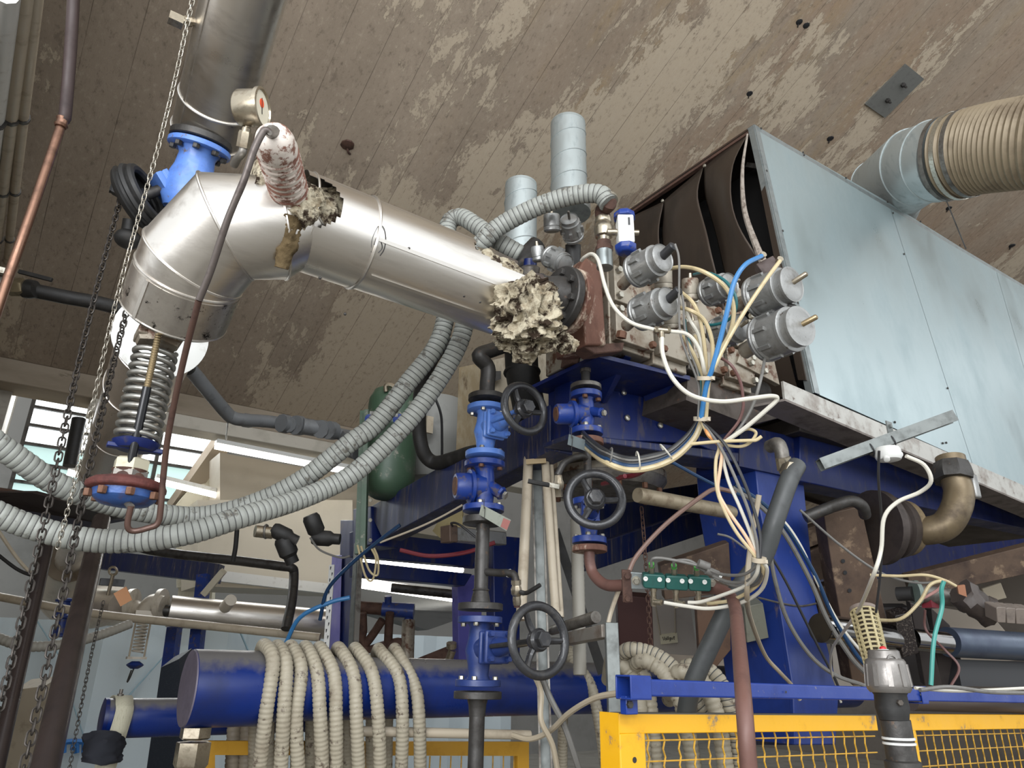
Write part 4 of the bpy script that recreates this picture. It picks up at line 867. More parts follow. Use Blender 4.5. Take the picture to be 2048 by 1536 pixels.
# side branch with small ball valve on column one
zb_ = C1.p(1143); k1 = U(1015, 1146, d=3.0); k2 = U(1032, 1155, d=2.98)
t = thing('drain_cock', 'small nickel ball valve with black lever on the drain pipe branch', 'valve', U(1034, 1200, d=2.97))
part(t, 'branch', B().tube([zb_, U(1000, 1146, d=3.03), k1, U(1028, 1150, d=2.98), U(1032, 1163, d=2.97)], .016, 14, 5), STEELDK)
part(t, 'ptfe_ring', B().lathe(U(1017, 1146, d=3.0), k2-k1, [(0, .018), (.006, .018)], 14), WHITEP)
a_, b_ = U(1032, 1160, d=2.97), U(1034, 1206, d=2.96)
part(t, 'body', B().lathe(a_, b_-a_, [(0, .021), (.018, .021), (.02, .017), (.035, .023), (.055, .023), (.065, .016), (.085, .018), (.1, .016)], 8), NICK)
part(t, 'end_nipple', B().cyl(U(1034, 1200, d=2.96), U(1034, 1214, d=2.96), .013, 8), RUSTD)
part(t, 'lever', B().tube([U(1040, 1184, d=2.94), U(1052, 1186, d=2.93), U(1064, 1180, d=2.9), U(1080, 1170, d=2.88)], .009, 8, 5), RUBBER)
part(t, 'lever_nut', B().hexa(U(1046, 1186, d=2.95), -FWD, .01, .012), BOLT)
# column two
t = thing('drain_line', 'thinner drain pipe dropping from the rusty manifold foot through two blue valves', 'pipe', C2.p(1110))
pipe(t, C2, 768, 735, .02, STEELDK); part(t, 'union', B().lathe(C2.p(745), (0, 0, 1), [(0, .024), (.03, .024), (.035, .03), (.06, .03), (.065, .022), (.09, .022)], 8), STEEL)
pipe(t, C2, 735, 690, .022, STEELDK, 'nipple')
vflange(t, C2, 775, 31, STEEL, .02, label='grey flange'); vflange(t, C2, 884, 33, RUST, .024, label='rusty flange')
pipe(t, C2, 888, 1020, .017, STEELDK); vflange(t, C2, 1098, 35, RUST, .024, label='rusty flange')
part(t, 'bent_pipe', B().tube([C2.p(1102), C2.p(1125), U(1188, 1150, d=2.90), U(1213, 1170, d=2.82), U(1255, 1170, d=2.73)], .022, 14, 6), BROWNP)
part(t, 'side_branch', B().tube([C2.p(918), U(1160, 912, d=3.06), U(1130, 925, d=3.04), U(1115, 950, d=3.02)], .014, 12, 6), STEELDK)
strainer(C2, 'small blue trap on the thinner drain pipe below the manifold foot', 792, 864, 32, MB_, (1112, 828), (1206, 826))
gatevalve(C2, 'blue hand valve behind its black wheel on the thinner drain pipe', 1005, 1081, 34, MB_, (1190, 998), .104, 'hand valves with black wheels', name='gate_valve', wd=2.80)
t = thing('drain_cock', 'small pale ball valve with long black lever left of the second wheel', 'valve', U(1117, 985, d=2.99))
a_, b_ = U(1116, 950, d=3.00), U(1118, 990, d=2.99)
part(t, 'body', B().lathe(a_, b_-a_, [(0, .016), (.02, .018), (.03, .022), (.05, .022), (.06, .016), (.09, .015)], 8), NICK)
part(t, 'lever', B().tube([U(1056, 962, d=2.94), U(1075, 966, d=2.94), U(1098, 970, d=2.95)], .010, 8, 5), RUBBER); part(t, 'lever_shank', B().beam(U(1096, 969, d=2.95), U(1118, 974, d=2.96), .006, .018), BOLT)
# ---------------- spring-loaded safety valve under the elbow
sv0 = U(319, 668, d=2.28); vx, vy = sv0.x, sv0.y
SVz = lambda py: ZAT(vx, vy, py)
t = thing('spring_valve', 'spring-loaded valve with exposed coil and rusty diaphragm head below the elbow', 'valve', (vx, vy, SVz(1000)))
part(t, 'yoke_plate', B().box((vx, vy, SVz(676)), .13, .1, .03), DIRTYWH, bv=.006)
part(t, 'yoke_plate', B().lathe((vx, vy, SVz(692)), (0, 0, 1), [(0, .062), (.02, .072), (.04, .072)], 6), DIRTYWH)
zt_, zb_ = SVz(700), SVz(878); P = []
for i in range(11*24+1):
    a = 2*math.pi*i/24; P.append(V3(vx+.058*math.cos(a), vy+.058*math.sin(a), zt_+(zb_-zt_)*i/(11*24)))
part(t, 'spring', B().tube(P, .0085, 10, sm=False), SPRING)
part(t, 'spring_plate', B().lathe((vx, vy, SVz(900)), (0, 0, 1), [(0, .05), (.01, .06), (.022, .066), (.03, .05)], 28), DB)
part(t, 'spring_plate_lug', B().box((vx, vy, SVz(897)), .15, .03, .014), DB, bv=.003)
rx, ry = vx-.0, vy-.058
part(t, 'threaded_rod', B().lathe((vx-.012, vy-.085, SVz(690)), (0, 0, -1), [(k*.004, .0085 if k % 2 else .0105) for k in range(int((SVz(690)-SVz(796))/.004))], 12), BRASS)
part(t, 'black_rod', B().cyl((vx-.012, vy-.085, SVz(792)), (vx-.006, vy-.03, SVz(938)), .0125, 14), mat('gloss_black', (26, 26, 28), .2, .3))
part(t, 'lock_nut', B().hexa((vx, vy, SVz(945)), (0, 0, 1), .05, .04), mat('cream_nut', (176, 170, 148), .5, .2, (150, 142, 120), 20, .5))
part(t, 'lock_nut', B().hexa((vx, vy, SVz(962)), (0, 0, 1), .052, .03), STEEL)
part(t, 'neck', B().lathe((vx, vy, SVz(975)), (0, 0, 1), [(0, .07), (.02, .052), (.04, .045), (.05, .05)], 24), RUSTD)
part(t, 'diaphragm_rim', B().lathe((vx, vy, SVz(984)), (0, 0, 1), [(0, .10), (.006, .108), (.02, .108), (.028, .1), (.04, .06)], 12), mat('red_rust_rim', (84, 40, 34), .75, .1, (58, 30, 28), 20, .6, bump=.6, bsc=60), 'rusty red rim', bv=.003)
bolts(t, (vx, vy, SVz(984)-.004), (0, 0, -1), .094, 8, .013, .02, BOLTR, 0)
part(t, 'diaphragm_bowl', B().lathe((vx, vy, SVz(984)), (0, 0, -1), [(0, .088), (.02, .084), (.035, .066), (.042, .03), (.044, .002)], 28), mat('blue_bowl', (52, 84, 142), .4, .1, (92, 60, 44), 20, .5, bump=.2), 'blue bowl')
part(t, 'inlet_nipple', B().cyl((vx, vy, SVz(998)), U(262, 1014, d=2.03), .010, 10), STEEL)
# far second spring valve in the background
fx0 = U(283, 1262, d=6.2); vx, vy = fx0.x, fx0.y
t = thing('spring_valve', 'distant small spring valve hanging under the white far pipework', 'valve', (vx, vy, SVz(1360)))
PW = mat('pale_painted_steel', (206, 198, 184), .45, .2, (166, 156, 140), 10, .5)
for s in (-1, 1): part(t, 'rod', B().cyl((vx+s*.055, vy-s*.02, SVz(1225)), (vx+s*.055, vy-s*.02, SVz(1315)), .008, 8), CREAM)
P = []
for i in range(9*12+1):
    a = 2*math.pi*i/12; P.append(V3(vx+.04*math.cos(a), vy+.04*math.sin(a), SVz(1245)+(SVz(1305)-SVz(1245))*i/108))
part(t, 'spring', B().tube(P, .008, 6, sm=False), PW); part(t, 'yoke_plate', B().box((vx, vy, SVz(1228)), .16, .1, .05), PW); part(t, 'yoke_plate', B().box((vx, vy, SVz(1316)), .15, .08, .02), PW)
part(t, 'diaphragm', B().lathe((vx, vy, SVz(1330)), (0, 0, 1), [(-.03, .03), (-.01, .06), (0, .07), (.01, .06), (.03, .03)], 16), MB_)
part(t, 'hook_line', B().tube([(vx, vy, SVz(1332)), (vx-.02, vy, SVz(1356)), (vx-.035, vy, SVz(1364)), (vx-.02, vy, SVz(1340))], .006, 6, 4), STEELDK)
t = thing('far_cross_fitting', 'white flanged pipe cross with hanging wrench far behind', 'fitting', U(290, 1215, d=6.3))
part(t, 'body', B().tube([U(262, 1212, d=6.4), U(285, 1222, d=6.3), U(305, 1205, d=6.3), U(325, 1208, d=6.3)], .07, 16, 6), PW)
for px in (264, 322): part(t, 'flange', B().lathe(U(px, 1208, d=6.35), RIGHT, [(-.02, .13), (.02, .13)], 20), PW)
t = thing('far_pipe', 'long shiny lagged pipe running right in the background behind the blue post', 'pipe', U(340, 1225, d=6.4))
a_, b_ = U(338, 1222, d=6.4), U(670, 1250, d=7.0); part(t, 'cladding', B().cyl(a_, b_, .135, 36), CLAD); part(t, 'bare_end', B().cyl(a_+(a_-b_).normalized()*.12, a_, .05, 16), STEELDK)
part(t, 'nozzle', B().cyl(U(450, 1215, d=6.3), U(462, 1200, d=6.2), .05, 16), PW)
a_, b_ = U(180, 1205, d=6.9), U(245, 1212, d=6.6); solo('far_pipe', B().cyl(a_, b_, .13, 30), mat('pale_cladding', (196, 186, 172)), 'short pale lagged pipe joining the far elbow to the white cross', 'pipe')
# ================================================================ blue machine frame
FR = thing('machine_frame', 'deep blue painted steel frame of beams and columns carrying the machine', 'frame', U(1600, 1400, Y=2.6))
def fpoly(name, pts, ext, m=DB, bv=.006, label=None, **k):
    q = [U(x, y, **k) for x, y in pts]; return part(FR, name, B().slab(q, ext), m, label, bv=bv)
# long beam towards the far left
def lp(px, py): return U(px, py, X=2.02)
fpoly('beam', [(735, 1016), (1100, 808), (1100, 900), (765, 1078)], (.14, 0, 0), DBD, X=2.02)
fpoly('end_block', [(1096, 768), (1142, 752), (1142, 886), (1096, 893)], (.16, 0, 0), DB, X=2.03)
fpoly('end_plate', [(706, 1018), (742, 1012), (742, 1090), (706, 1096)], (.2, 0, 0), DB, X=2.0)
# front beam along the machine under the manifold
fpoly('beam', [(1140, 752), (1400, 806), (1402, 888), (1140, 876)], (0, .12, 0), DB, Y=2.44)
fpoly('lower_flange', [(1140, 876), (1478, 925), (1478, 905), (1140, 866)], (0, .2, 0), DBD, Y=2.40)
fpoly('beam', [(1398, 800), (1490, 850), (1490, 930), (1398, 890)], (0, .2, 0), DB, Y=2.43)
for px, py in ((1247, 785), (1254, 836), (1320, 851), (1160, 800)):
    p = U(px, py, Y=2.435); part(FR, 'bolt', B().lathe(p, nY, [(0, .016), (.008, .015), (.012, .008)], 14), BOLT)
part(FR, 'label_plate', B().slab([U(x, y, Y=2.42) for x, y in ((1357, 827), (1392, 832), (1393, 850), (1360, 845))], (0, .005, 0)), CREAM)
# triangular gussets up to the manifold shelf
for xa, xb, xc in (((1250, 712), (1262, 716), (1205, 806)), ((1362, 742), (1374, 746), (1300, 836))):
    q = [U(*xa, Y=2.16), U(*xb, Y=2.16), U(xc[0]+9, xc[1], Y=2.43), U(xc[0], xc[1], Y=2.43)]
    part(FR, 'gusset', B().slab(q, (0, .0, .012)), DB)
    a_ = U(xa[0], xa[1], Y=2.16); c_ = U(xc[0], xc[1], Y=2.43); part(FR, 'gusset', B().slab([a_, c_, V3(a_.x, c_.y, a_.z)], (.012, 0, 0)), DB)
part(FR, 'shelf', B().slab([U(1196, 706, Y=2.14), U(1380, 752, Y=2.14), U(1380, 760, Y=2.14), U(1196, 714, Y=2.14)], (0, .5, 0)), DB)
# stout flared column on the right
cp = [(1508, 905), (1604, 925), (1612, 1010), (1632, 1205), (1678, 1380), (1672, 1490), (1590, 1490), (1587, 1375), (1561, 1216), (1519, 1010)]
fpoly('column', cp, (0, .42, 0), mat('column_blue', (28, 52, 122), .4, 0, (22, 40, 98), 5, .6, (1, 1, .4), .1, 50, (96, 88, 104), 12, .22), Y=2.42)
fe = [U(x, y, Y=2.43) for x, y in ((1512, 925), (1519, 1010), (1561, 1216), (1587, 1375), (1590, 1490))]; be = [U(x, y, Y=3.9) for x, y in ((1475, 1490), (1470, 1375), (1464, 1216), (1454, 1080), (1462, 1000))]
g = B(); g.v = fe+be; g.f = [(0, 1, 8, 9), (1, 2, 7, 8), (2, 3, 6, 7), (3, 4, 5, 6)]
o = part(FR, 'column_side', g, DB); md = o.modifiers.new('s', 'SOLIDIFY'); md.thickness = .02
part(FR, 'weld_seam', B().tube([U(x, y, Y=2.415) for x, y in ((1516, 1195), (1560, 1206), (1600, 1212), (1632, 1207))], .005, 6), STEEL)
part(FR, 'collar', B().slab([U(x, y, Y=2.40) for x, y in ((1480, 850), (1640, 885), (1640, 965), (1612, 960), (1478, 932))], (0, .3, 0)), DB)
# long side beam running right under the housing and its lower companion
fpoly('beam', [(1600, 862), (2200, 1010), (2200, 1090), (1600, 962)], (0, .16, 0), DB, Y=2.36)
fpoly('beam', [(1600, 830), (2200, 1000), (2200, 1030), (1600, 862)], (0, .5, 0), mat('sooty_under', (62, 56, 54), .6, .3, (44, 40, 40), 6, .5), Y=2.3)
fpoly('beam', [(1640, 1130), (2200, 1010), (2200, 1070), (1640, 1180)], (0, .12, 0), DB, Y=4.3)
fpoly('cross_beam', [(1190, 1088), (1460, 1000), (1462, 1050), (1190, 1140)], (0, .14, 0), DBD, Y=3.6)
fpoly('cross_beam', [(1190, 1000), (1440, 960), (1440, 1010), (1190, 1090)], (0, .1, 0), DBD, Y=3.75)
# left part: post, crossbeams, far posts
fpoly('post', [(681, 1040), (706, 1040), (706, 1340), (676, 1340)], (.12, .12, 0), DB, X=2.6)
fpoly('post', [(664, 1110), (684, 1110), (678, 1340), (656, 1340)], (.01, .02, 0), mat('lilac_blue', (104, 100, 168), .5, 0, (84, 82, 146), 5, .5), X=2.58)
fpoly('cross_beam', [(712, 1060), (960, 1090), (960, 1135), (712, 1112)], (0, .12, 0), DB, Y=4.9)
fpoly('cross_beam', [(712, 1122), (945, 1148), (930, 1172), (712, 1152)], (0, .12, 0), DB, Y=4.9)
fpoly('post', [(915, 1150), (962, 1150), (966, 1340), (918, 1340)], (0, .1, 0), mat('lilac_blue2', (84, 82, 160), .5, 0, (60, 60, 130), 5, .5), Y=5.4)
fpoly('post', [(986, 1070), (1040, 1075), (1040, 1345), (990, 1345)], (0, .1, 0), DB, Y=4.2)
b_ = thing('galvanised_channel', 'tall galvanised channel beside the dark blue post', 'channel', U(700, 1330, d=4.4))
part(b_, 'channel', B().beam(U(716, 1085, d=4.6), U(702, 1345, d=4.15), .055, .03, (1, 0, 0)), STRUT); part(b_, 'lip', B().beam(U(722, 1085, d=4.55), U(709, 1345, d=4.1), .012, .03, (1, 0, 0)), STEEL)
ps = thing('perforated_strip', 'white perforated strip left of the dark blue post', 'strip', U(652, 1310, d=4.5))
pa_, pb_ = U(664, 1130, d=4.75), U(650, 1335, d=4.4)
part(ps, 'strip', B().beam(pa_, pb_, .035, .01, FWD), WHITEP)
for i in range(16): c_ = pa_.lerp(pb_, (i+.5)/16); part(ps, 'slot', B().box(c_-FWD*.006+RIGHT*(.006 if i % 2 else -.006), .006, .004, .022), TUBEK)
gp_ = thing('green_post', 'green painted channel post in front of the green vessel', 'post', U(716, 1108, d=4.3))
part(gp_, 'web', B().beam(U(726, 822, d=4.75), U(716, 1108, d=4.3), .035, .02, FWD), GREEN); part(gp_, 'flange', B().beam(U(734, 822, d=4.72), U(727, 1104, d=4.27), .03, .05, FWD), GREEN)
for py in (1000, 1040, 1080): part(gp_, 'bolt', B().hexa(U(741, py, d=4.25), -FWD, .012, .01), BOLT)
# bracket blob, aluminium profile unit, cylinder vessel with flange
t = thing('air_cylinder', 'grimy aluminium profile cylinder below the blue beam', 'cylinder', U(950, 1085, d=3.9))
part(t, 'profile', B().beam(U(893, 1068, d=3.9), U(1005, 1078, d=4.2), .07, .075), CAST, bv=.006); part(t, 'end_cap', B().beam(U(890, 1068, d=3.88), U(906, 1069, d=3.92), .08, .09), mat('grimy_brown', (92, 76, 66), .6, .3, (60, 50, 46), 20, .5), bv=.005)
part(t, 'air_hose', B().tube([U(905, 1052, d=3.85), U(903, 1046, d=3.8), U(920, 1050, d=3.75), U(958, 1080, d=3.7)], .006, 8), TUBEK)
c_ = U(1212, 905, d=4.2); r_ = .30
t = thing('white_vessel', 'large grimy white cylinder with a bolted flange rim behind the second wheel', 'vessel', (c_.x, c_.y, c_.z-.25))
part(t, 'shell', B().lathe((c_.x, c_.y, c_.z-.1), (0, 0, 1), [(0, r_*.94), (.3, r_*.94)], 40), mat('vessel_white', (176, 170, 156), .5, .1, (140, 130, 112), 8, .5, (3, 3, .2)))
part(t, 'flange', B().lathe((c_.x, c_.y, ZAT(c_.x, c_.y, 968)), (0, 0, 1), [(0, r_*1.08), (.02, r_*1.12), (.05, r_*1.12), (.06, r_*.96)], 44), DIRTYWH)
part(t, 'flange', B().lathe((c_.x, c_.y, ZAT(c_.x, c_.y, 985)), (0, 0, 1), [(0, r_*1.0), (.05, r_*1.12), (.06, r_*1.12)], 44), STEEL)
bolts(t, (c_.x, c_.y, ZAT(c_.x, c_.y, 985)), (0, 0, -1), r_*1.0, 12, .016, .03, BOLTR)
solo('jacketed_pipe', B().lathe(U(1275, 990, d=3.35), U(1470, 1026, d=3.75)-U(1275, 990, d=3.35), [(0, .001), (0, .034), (.02, .036), (.66, .036), (.7, .03)], 24), mat('grimy_cream_pipe', (150, 138, 116), .5, .3, (108, 92, 72), 14, .6, bump=.2, bsc=60), 'grimy cream pipe stub pointing left under the tangled cables', 'pipe')
# brown and grey background panel behind the valves
t = thing('brown_hood_panel', 'brownish streaked sheet metal panel behind the two left valves', 'panel', U(1010, 860, d=4.4))
part(t, 'front_sheet', B().slab([U(x, y, d=4.5) for x, y in ((918, 735), (1130, 690), (1130, 900), (912, 905))], FWD*.05), mat('streaky_brown_sheet', (128, 112, 84), .6, .1, (150, 140, 118), 7, .6, (2.5, 2.5, .12), .1, 30, (96, 80, 58), 5, .25))
part(t, 'pale_column', B().slab([U(x, y, d=4.3) for x, y in ((985, 720), (1120, 690), (1120, 890), (985, 890))], FWD*.1), mat('streaky_grey_sheet', (148, 138, 120), .6, .2, (118, 106, 88), 9, .6, (3, 3, .1), .1, 30))
part(t, 'clip', B().slab([U(x, y, d=4.25) for x, y in ((975, 768), (1002, 758), (1002, 742), (990, 742))], FWD*.02), STEELDK)
t = thing('black_downpipe', 'thick black pipe coming down below the insulation clump', 'pipe', U(1060, 800, d=3.7))
p = U(1050, 735, d=3.45); part(t, 'pipe', B().tube([U(1042, 700, d=3.7), U(1045, 750, d=3.7), U(1055, 800, d=3.75), U(1063, 850, d=3.85)], .085, 28, 6), RUBBER); part(t, 'coupling', B().torus(U(1044, 745, d=3.7), (0, .1, 1), .086, .01, 28, 8), RUBBER)
# green vessel and grey tank at left with black bent hose
gv = U(782, 890, d=4.9); 
t = thing('green_vessel', 'dull green domed vessel with blue hanger cups behind the grey hoses', 'vessel', (gv.x, gv.y, ZAT(gv.x, gv.y, 1010)))
zA, zB = ZAT(gv.x, gv.y, 1000), ZAT(gv.x, gv.y, 775); hh = zB-zA; rg = .175
part(t, 'shell', B().lathe((gv.x, gv.y, zA), (0, 0, 1), [(0, .02), (.01, rg*.5), (.04, rg*.82), (.1, rg*.98), (.14, rg), (hh-.14, rg), (hh-.1, rg*.98), (hh-.04, rg*.82), (hh-.01, rg*.5), (hh, .02)], 36), GREEN)
part(t, 'top_fitting', B().tube([U(772, 783, d=4.85), U(772, 771, d=4.85), U(782, 770, d=4.85), U(794, 778, d=4.85)], .016, 8), NICK)
for px in (742, 798): part(t, 'hanger_cup', B().lathe(U(px, 838, d=4.65), -FWD, [(0, .035), (.03, .035), (.032, .02)], 16), MB_); 
part(t, 'hanger_strap', B().beam(U(742, 825, d=4.66), U(798, 830, d=4.66), .02, .09, FWD), CAST)
gt_ = U(868, 900, d=5.3)
t = thing('grey_tank', 'smooth grey round tank right of the green vessel', 'tank', (gt_.x, gt_.y, ZAT(gt_.x, gt_.y, 990)))
zA, zB = ZAT(gt_.x, gt_.y, 970), ZAT(gt_.x, gt_.y, 800)
part(t, 'shell', B().lathe((gt_.x, gt_.y, zA), (0, 0, 1), [(0, .1), (.03, .2), (.1, .235), (zB-zA-.1, .235), (zB-zA-.02, .2), (zB-zA, .1)], 36), mat('plain_grey_paint', (128, 128, 124), .5, 0, (108, 108, 104), 6, .5))
part(t, 'bracket', B().box(U(858, 850, d=5.0), .05, .03, .12), CREAM)
solo('black_bent_hose', B().tube([U(905, 690, d=4.0), U(875, 700, d=4.05), U(846, 760, d=4.2), U(838, 840, d=4.3), U(845, 900, d=4.3), U(868, 925, d=4.3), U(905, 918, d=4.2), U(935, 908, d=4.1), U(960, 903, d=4.0)], .042, 16, 6), RUBBER, 'thick black rubber hose bending behind the light blue valve', 'hose')
solo('loop_cable', B().tube([U(868, 790, d=4.5), U(882, 830, d=4.5), U(884, 880, d=4.5), U(884, 912, d=4.5)], .008, 8), TUBEK, 'thin black cable beside the black bent hose', 'cable')
# vertical conduits and strut between the two valve columns
ct = thing('cable_conduit', 'left cream conduit of the upright bundle between the valve columns', 'conduit', U(1042, 1240, d=3.25), 'upright conduits')
part(ct, 'pipe', B().cyl(U(1057, 912, d=3.6), U(1042, 1240, d=3.2), .024, 16), CREAM)
ct = thing('cable_conduit', 'right cream conduit pair clipped to the galvanised strut', 'conduit', U(1115, 1240, d=3.25), 'upright conduits')
part(ct, 'pipe', B().cyl(U(1089, 905, d=3.6), U(1112, 1235, d=3.2), .020, 16), CREAM); part(ct, 'pipe', B().cyl(U(1101, 925, d=3.62), U(1122, 1235, d=3.23), .014, 14), CREAM)
part(ct, 'clip', B().beam(U(1052, 924, d=3.52), U(1092, 921, d=3.52), .012, .025), mat('tan_clip', (170, 148, 110), .5)); part(ct, 'clip', B().beam(U(1092, 1224, d=3.18), U(1125, 1228, d=3.18), .012, .02), CREAM)
su_ = thing('upright_strut', 'tall galvanised strut post behind the large black wheel', 'post', U(1105, 1350, d=3.3))
part(su_, 'web', B().beam(U(1073, 880, d=3.75), U(1092, 1536, d=3.05), .05, .02, FWD), STRUT); part(su_, 'lip', B().beam(U(1063, 880, d=3.72), U(1080, 1536, d=3.02), .008, .04, FWD), STEEL); part(su_, 'lip', B().beam(U(1083, 880, d=3.72), U(1103, 1536, d=3.02), .008, .04, FWD), STEEL)
solo('tall_pale_hose', B().tube([U(1152, 1040, d=3.8), U(1156, 1150, d=3.6), U(1160, 1350, d=3.4)], .032, 16, 6, rf=lambda i, t: .031+.0015*(i % 2), step=.012), mat('faded_hose', (150, 146, 136), .55), 'pale corrugated hose rising straight behind the second wheel', 'hose')
solo('dark_brace', B().beam(U(1110, 1060, d=3.9), U(1205, 1345, d=3.7), .05, .085, FWD), RUBBER, 'black diagonal brace crossing behind the upright conduits', 'brace')
solo('black_flex_pipe', B().tube([U(1594, 930, d=2.85), U(1578, 960, d=2.8), U(1550, 1040, d=2.75), U(1525, 1115, d=2.75), U(1470, 1190, d=2.75), U(1425, 1280, d=2.75), U(1385, 1370, d=2.75), U(1370, 1440, d=2.75)], .036, 14, 6), mat('dark_grey_hose', (66, 68, 68), .5, 0, (50, 50, 52), 14, .5), 'thick dark grey hose running diagonally down across the blue column', 'hose')
t = thing('hose_elbow', 'pale threaded elbow where the dark grey hose joins the blue beam', 'fitting', U(1566, 960, d=2.9))
part(t, 'elbow', B().tube([U(1540, 893, d=3.0), U(1555, 888, d=2.95), U(1562, 900, d=2.93), U(1565, 918, d=2.92)], .028, 14, 5), STEEL); part(t, 'nut', B().cyl(U(1566, 915, d=2.9), U(1570, 940, d=2.9), .030, 8), NICK); part(t, 'hex_end', B().hexa(U(1575, 945, d=2.85), U(1590, 938, d=2.8)-U(1575, 945, d=2.85), .038, .05), NICK)
# header pipes
HY = 3.23
h0 = U(372, 1376, Y=HY-.0); h0 = U(375, 1376, d=3.02); h1 = U(1700, 1390, Y=h0.y); hz = h0.z
HDt = thing('header_pipe', 'big blue header pipe with coiled beige hoses draped over it', 'pipe', h0)
part(HDt, 'pipe', B().cyl((h0.x+.1, h0.y, hz), (h1.x, h0.y, hz), .137, 48), HDR)
part(HDt, 'end_bell', B().lathe((h0.x, h0.y, hz), (1, 0, 0), [(0, .147), (.005, .153), (.30, .153), (.36, .137)], 48), HDR)
part(HDt, 'end_face', B().lathe((h0.x-.004, h0.y, hz), (1, 0, 0), [(0, .12), (.001, .149), (.008, .151)], 48), mat('dusty_lilac', (98, 91, 104), .6, 0, (80, 74, 84), 8, .5, bump=.1, bsc=60))
bx_ = U(376, 1455, d=2.98); part(HDt, 'drain_nut', B().hexa((h0.x+.06, h0.y-.0, hz-.15), (0, 0, -1), .062, .045), NICK); part(HDt, 'drain_nut', B().hexa((h0.x+.06, h0.y, hz-.205), (0, 0, -1), .07, .095), NICK); part(HDt, 'drain_leg', B().cyl((h0.x+.06, h0.y, hz-.3), (h0.x+.06, h0.y, hz-.7), .045, 20), HDR)
k_ = U(203, 1437, d=3.35); k2_ = U(420, 1440, Y=k_.y)
t = thing('lower_header', 'smaller blue pipe wrapped with a pale strap left of the big header', 'pipe', k_)
part(t, 'pipe', B().cyl((k_.x, k_.y, k_.z), (k2_.x+.6, k_.y, k_.z), .086, 36), HDR); part(t, 'end_face', B().lathe((k_.x-.004, k_.y, k_.z), (1, 0, 0), [(0, .07), (.004, .088), (.02, .089)], 36), DB)
part(t, 'top_cock', B().lathe((k_.x+.06, k_.y, k_.z+.085), (0, 0, 1), [(0, .014), (.02, .014), (.022, .008), (.04, .008)], 10), STEEL)
sx_ = U(245, 1410, Y=k_.y-.09).x
q_ = [(sx_-.0, k_.y+.10, k_.z-.6), (sx_-.0, k_.y+.095, k_.z), (sx_, k_.y+.06, k_.z+.08), (sx_+.01, k_.y, k_.z+.093), (sx_+.01, k_.y-.07, k_.z+.065), (sx_+.01, k_.y-.095, k_.z), (sx_-.03, k_.y-.1, k_.z-.3), (sx_-.08, k_.y-.1, k_.z-.7)]
g = B(); P = smooth(q_, 6); W_ = .075
for p in P: g.v += [p-V3(W_/2, 0, 0), p+V3(W_/2, 0, 0)]
for i in range(len(P)-1): g.f.append((2*i, 2*i+1, 2*i+3, 2*i+2))
o = solo('fabric_strap', g, mat('pale_strap', (176, 172, 152), .8, 0, (150, 146, 126), 30, .5, (8, 8, 1), .2, 40), 'pale fabric strap looped over the smaller blue pipe', 'strap'); md = o.modifiers.new('s', 'SOLIDIFY'); md.thickness = .004
wool(None, 'x', [U(222, 1482, d=3.2), U(210, 1505, d=3.2), U(205, 1536, d=3.2)], .08, .3) if 0 else None
bg_ = B(); P = resample(smooth([U(214, 1468, d=3.25), U(208, 1495, d=3.22), U(200, 1520, d=3.2)], 5), .008)
t = thing('black_rag', 'black cloth bundled under the strapped blue pipe', 'cloth', P[-1])
wool(t, 'cloth', [U(214, 1474, d=3.25), U(208, 1495, d=3.22), U(200, 1522, d=3.2)], .075, .3, 26, 3, .008, 12, mat('black_cloth', (24, 26, 34), .9), None)
# header flange further right behind the column foot
fX = U(1500, 1385, Y=h0.y-.22).x
part(HDt, 'flange', B().lathe((fX, h0.y-.22, hz+.02), (1, 0, 0), [(-.02, .20), (-.016, .206), (.02, .206)], 44), HDR)
part(HDt, 'drum_end', B().lathe((fX+.02, h0.y-.22, hz+.02), (1, 0, 0), [(0, .20), (.22, .20), (.24, .19)], 44), mat('dusty_drum', (96, 94, 98), .45, .3, (72, 70, 76), 8, .5))
bolts(HDt, (fX-.02, h0.y-.22, hz+.02), (-1, 0, 0), .172, 12, .016, .02, STEELDK)
part(HDt, 'flange_plug', B().lathe((fX-.02, h0.y-.34, hz+.10), (-1, 0, 0), [(0, .028), (.05, .028), (.051, .018), (.03, .016)], 16), STEEL)
# galvanised angle gallows right of the header
t = thing('galvanised_gallows', 'galvanised square post with a short arm standing before the header', 'post', U(1228, 1536, d=2.75))
part(t, 'post', B().beam(U(1222, 1246, d=2.85), U(1236, 1600, d=2.6), .05, .05, FWD), STRUT, bv=.003); part(t, 'arm', B().beam(U(1215, 1262, d=2.85), U(1130, 1280, d=3.3), .05, .05), mat('rust_spotted_galv', (140, 134, 126), .5, .5, (104, 84, 70), 12, .6), bv=.003)
part(t, 'cross_tube', B().lathe(U(1192, 1234, d=3.0), U(1100, 1262, d=3.4)-U(1192, 1234, d=3.0), [(0, .015), (0, .024), (.02, .026), (.45, .022)], 16), STEEL)
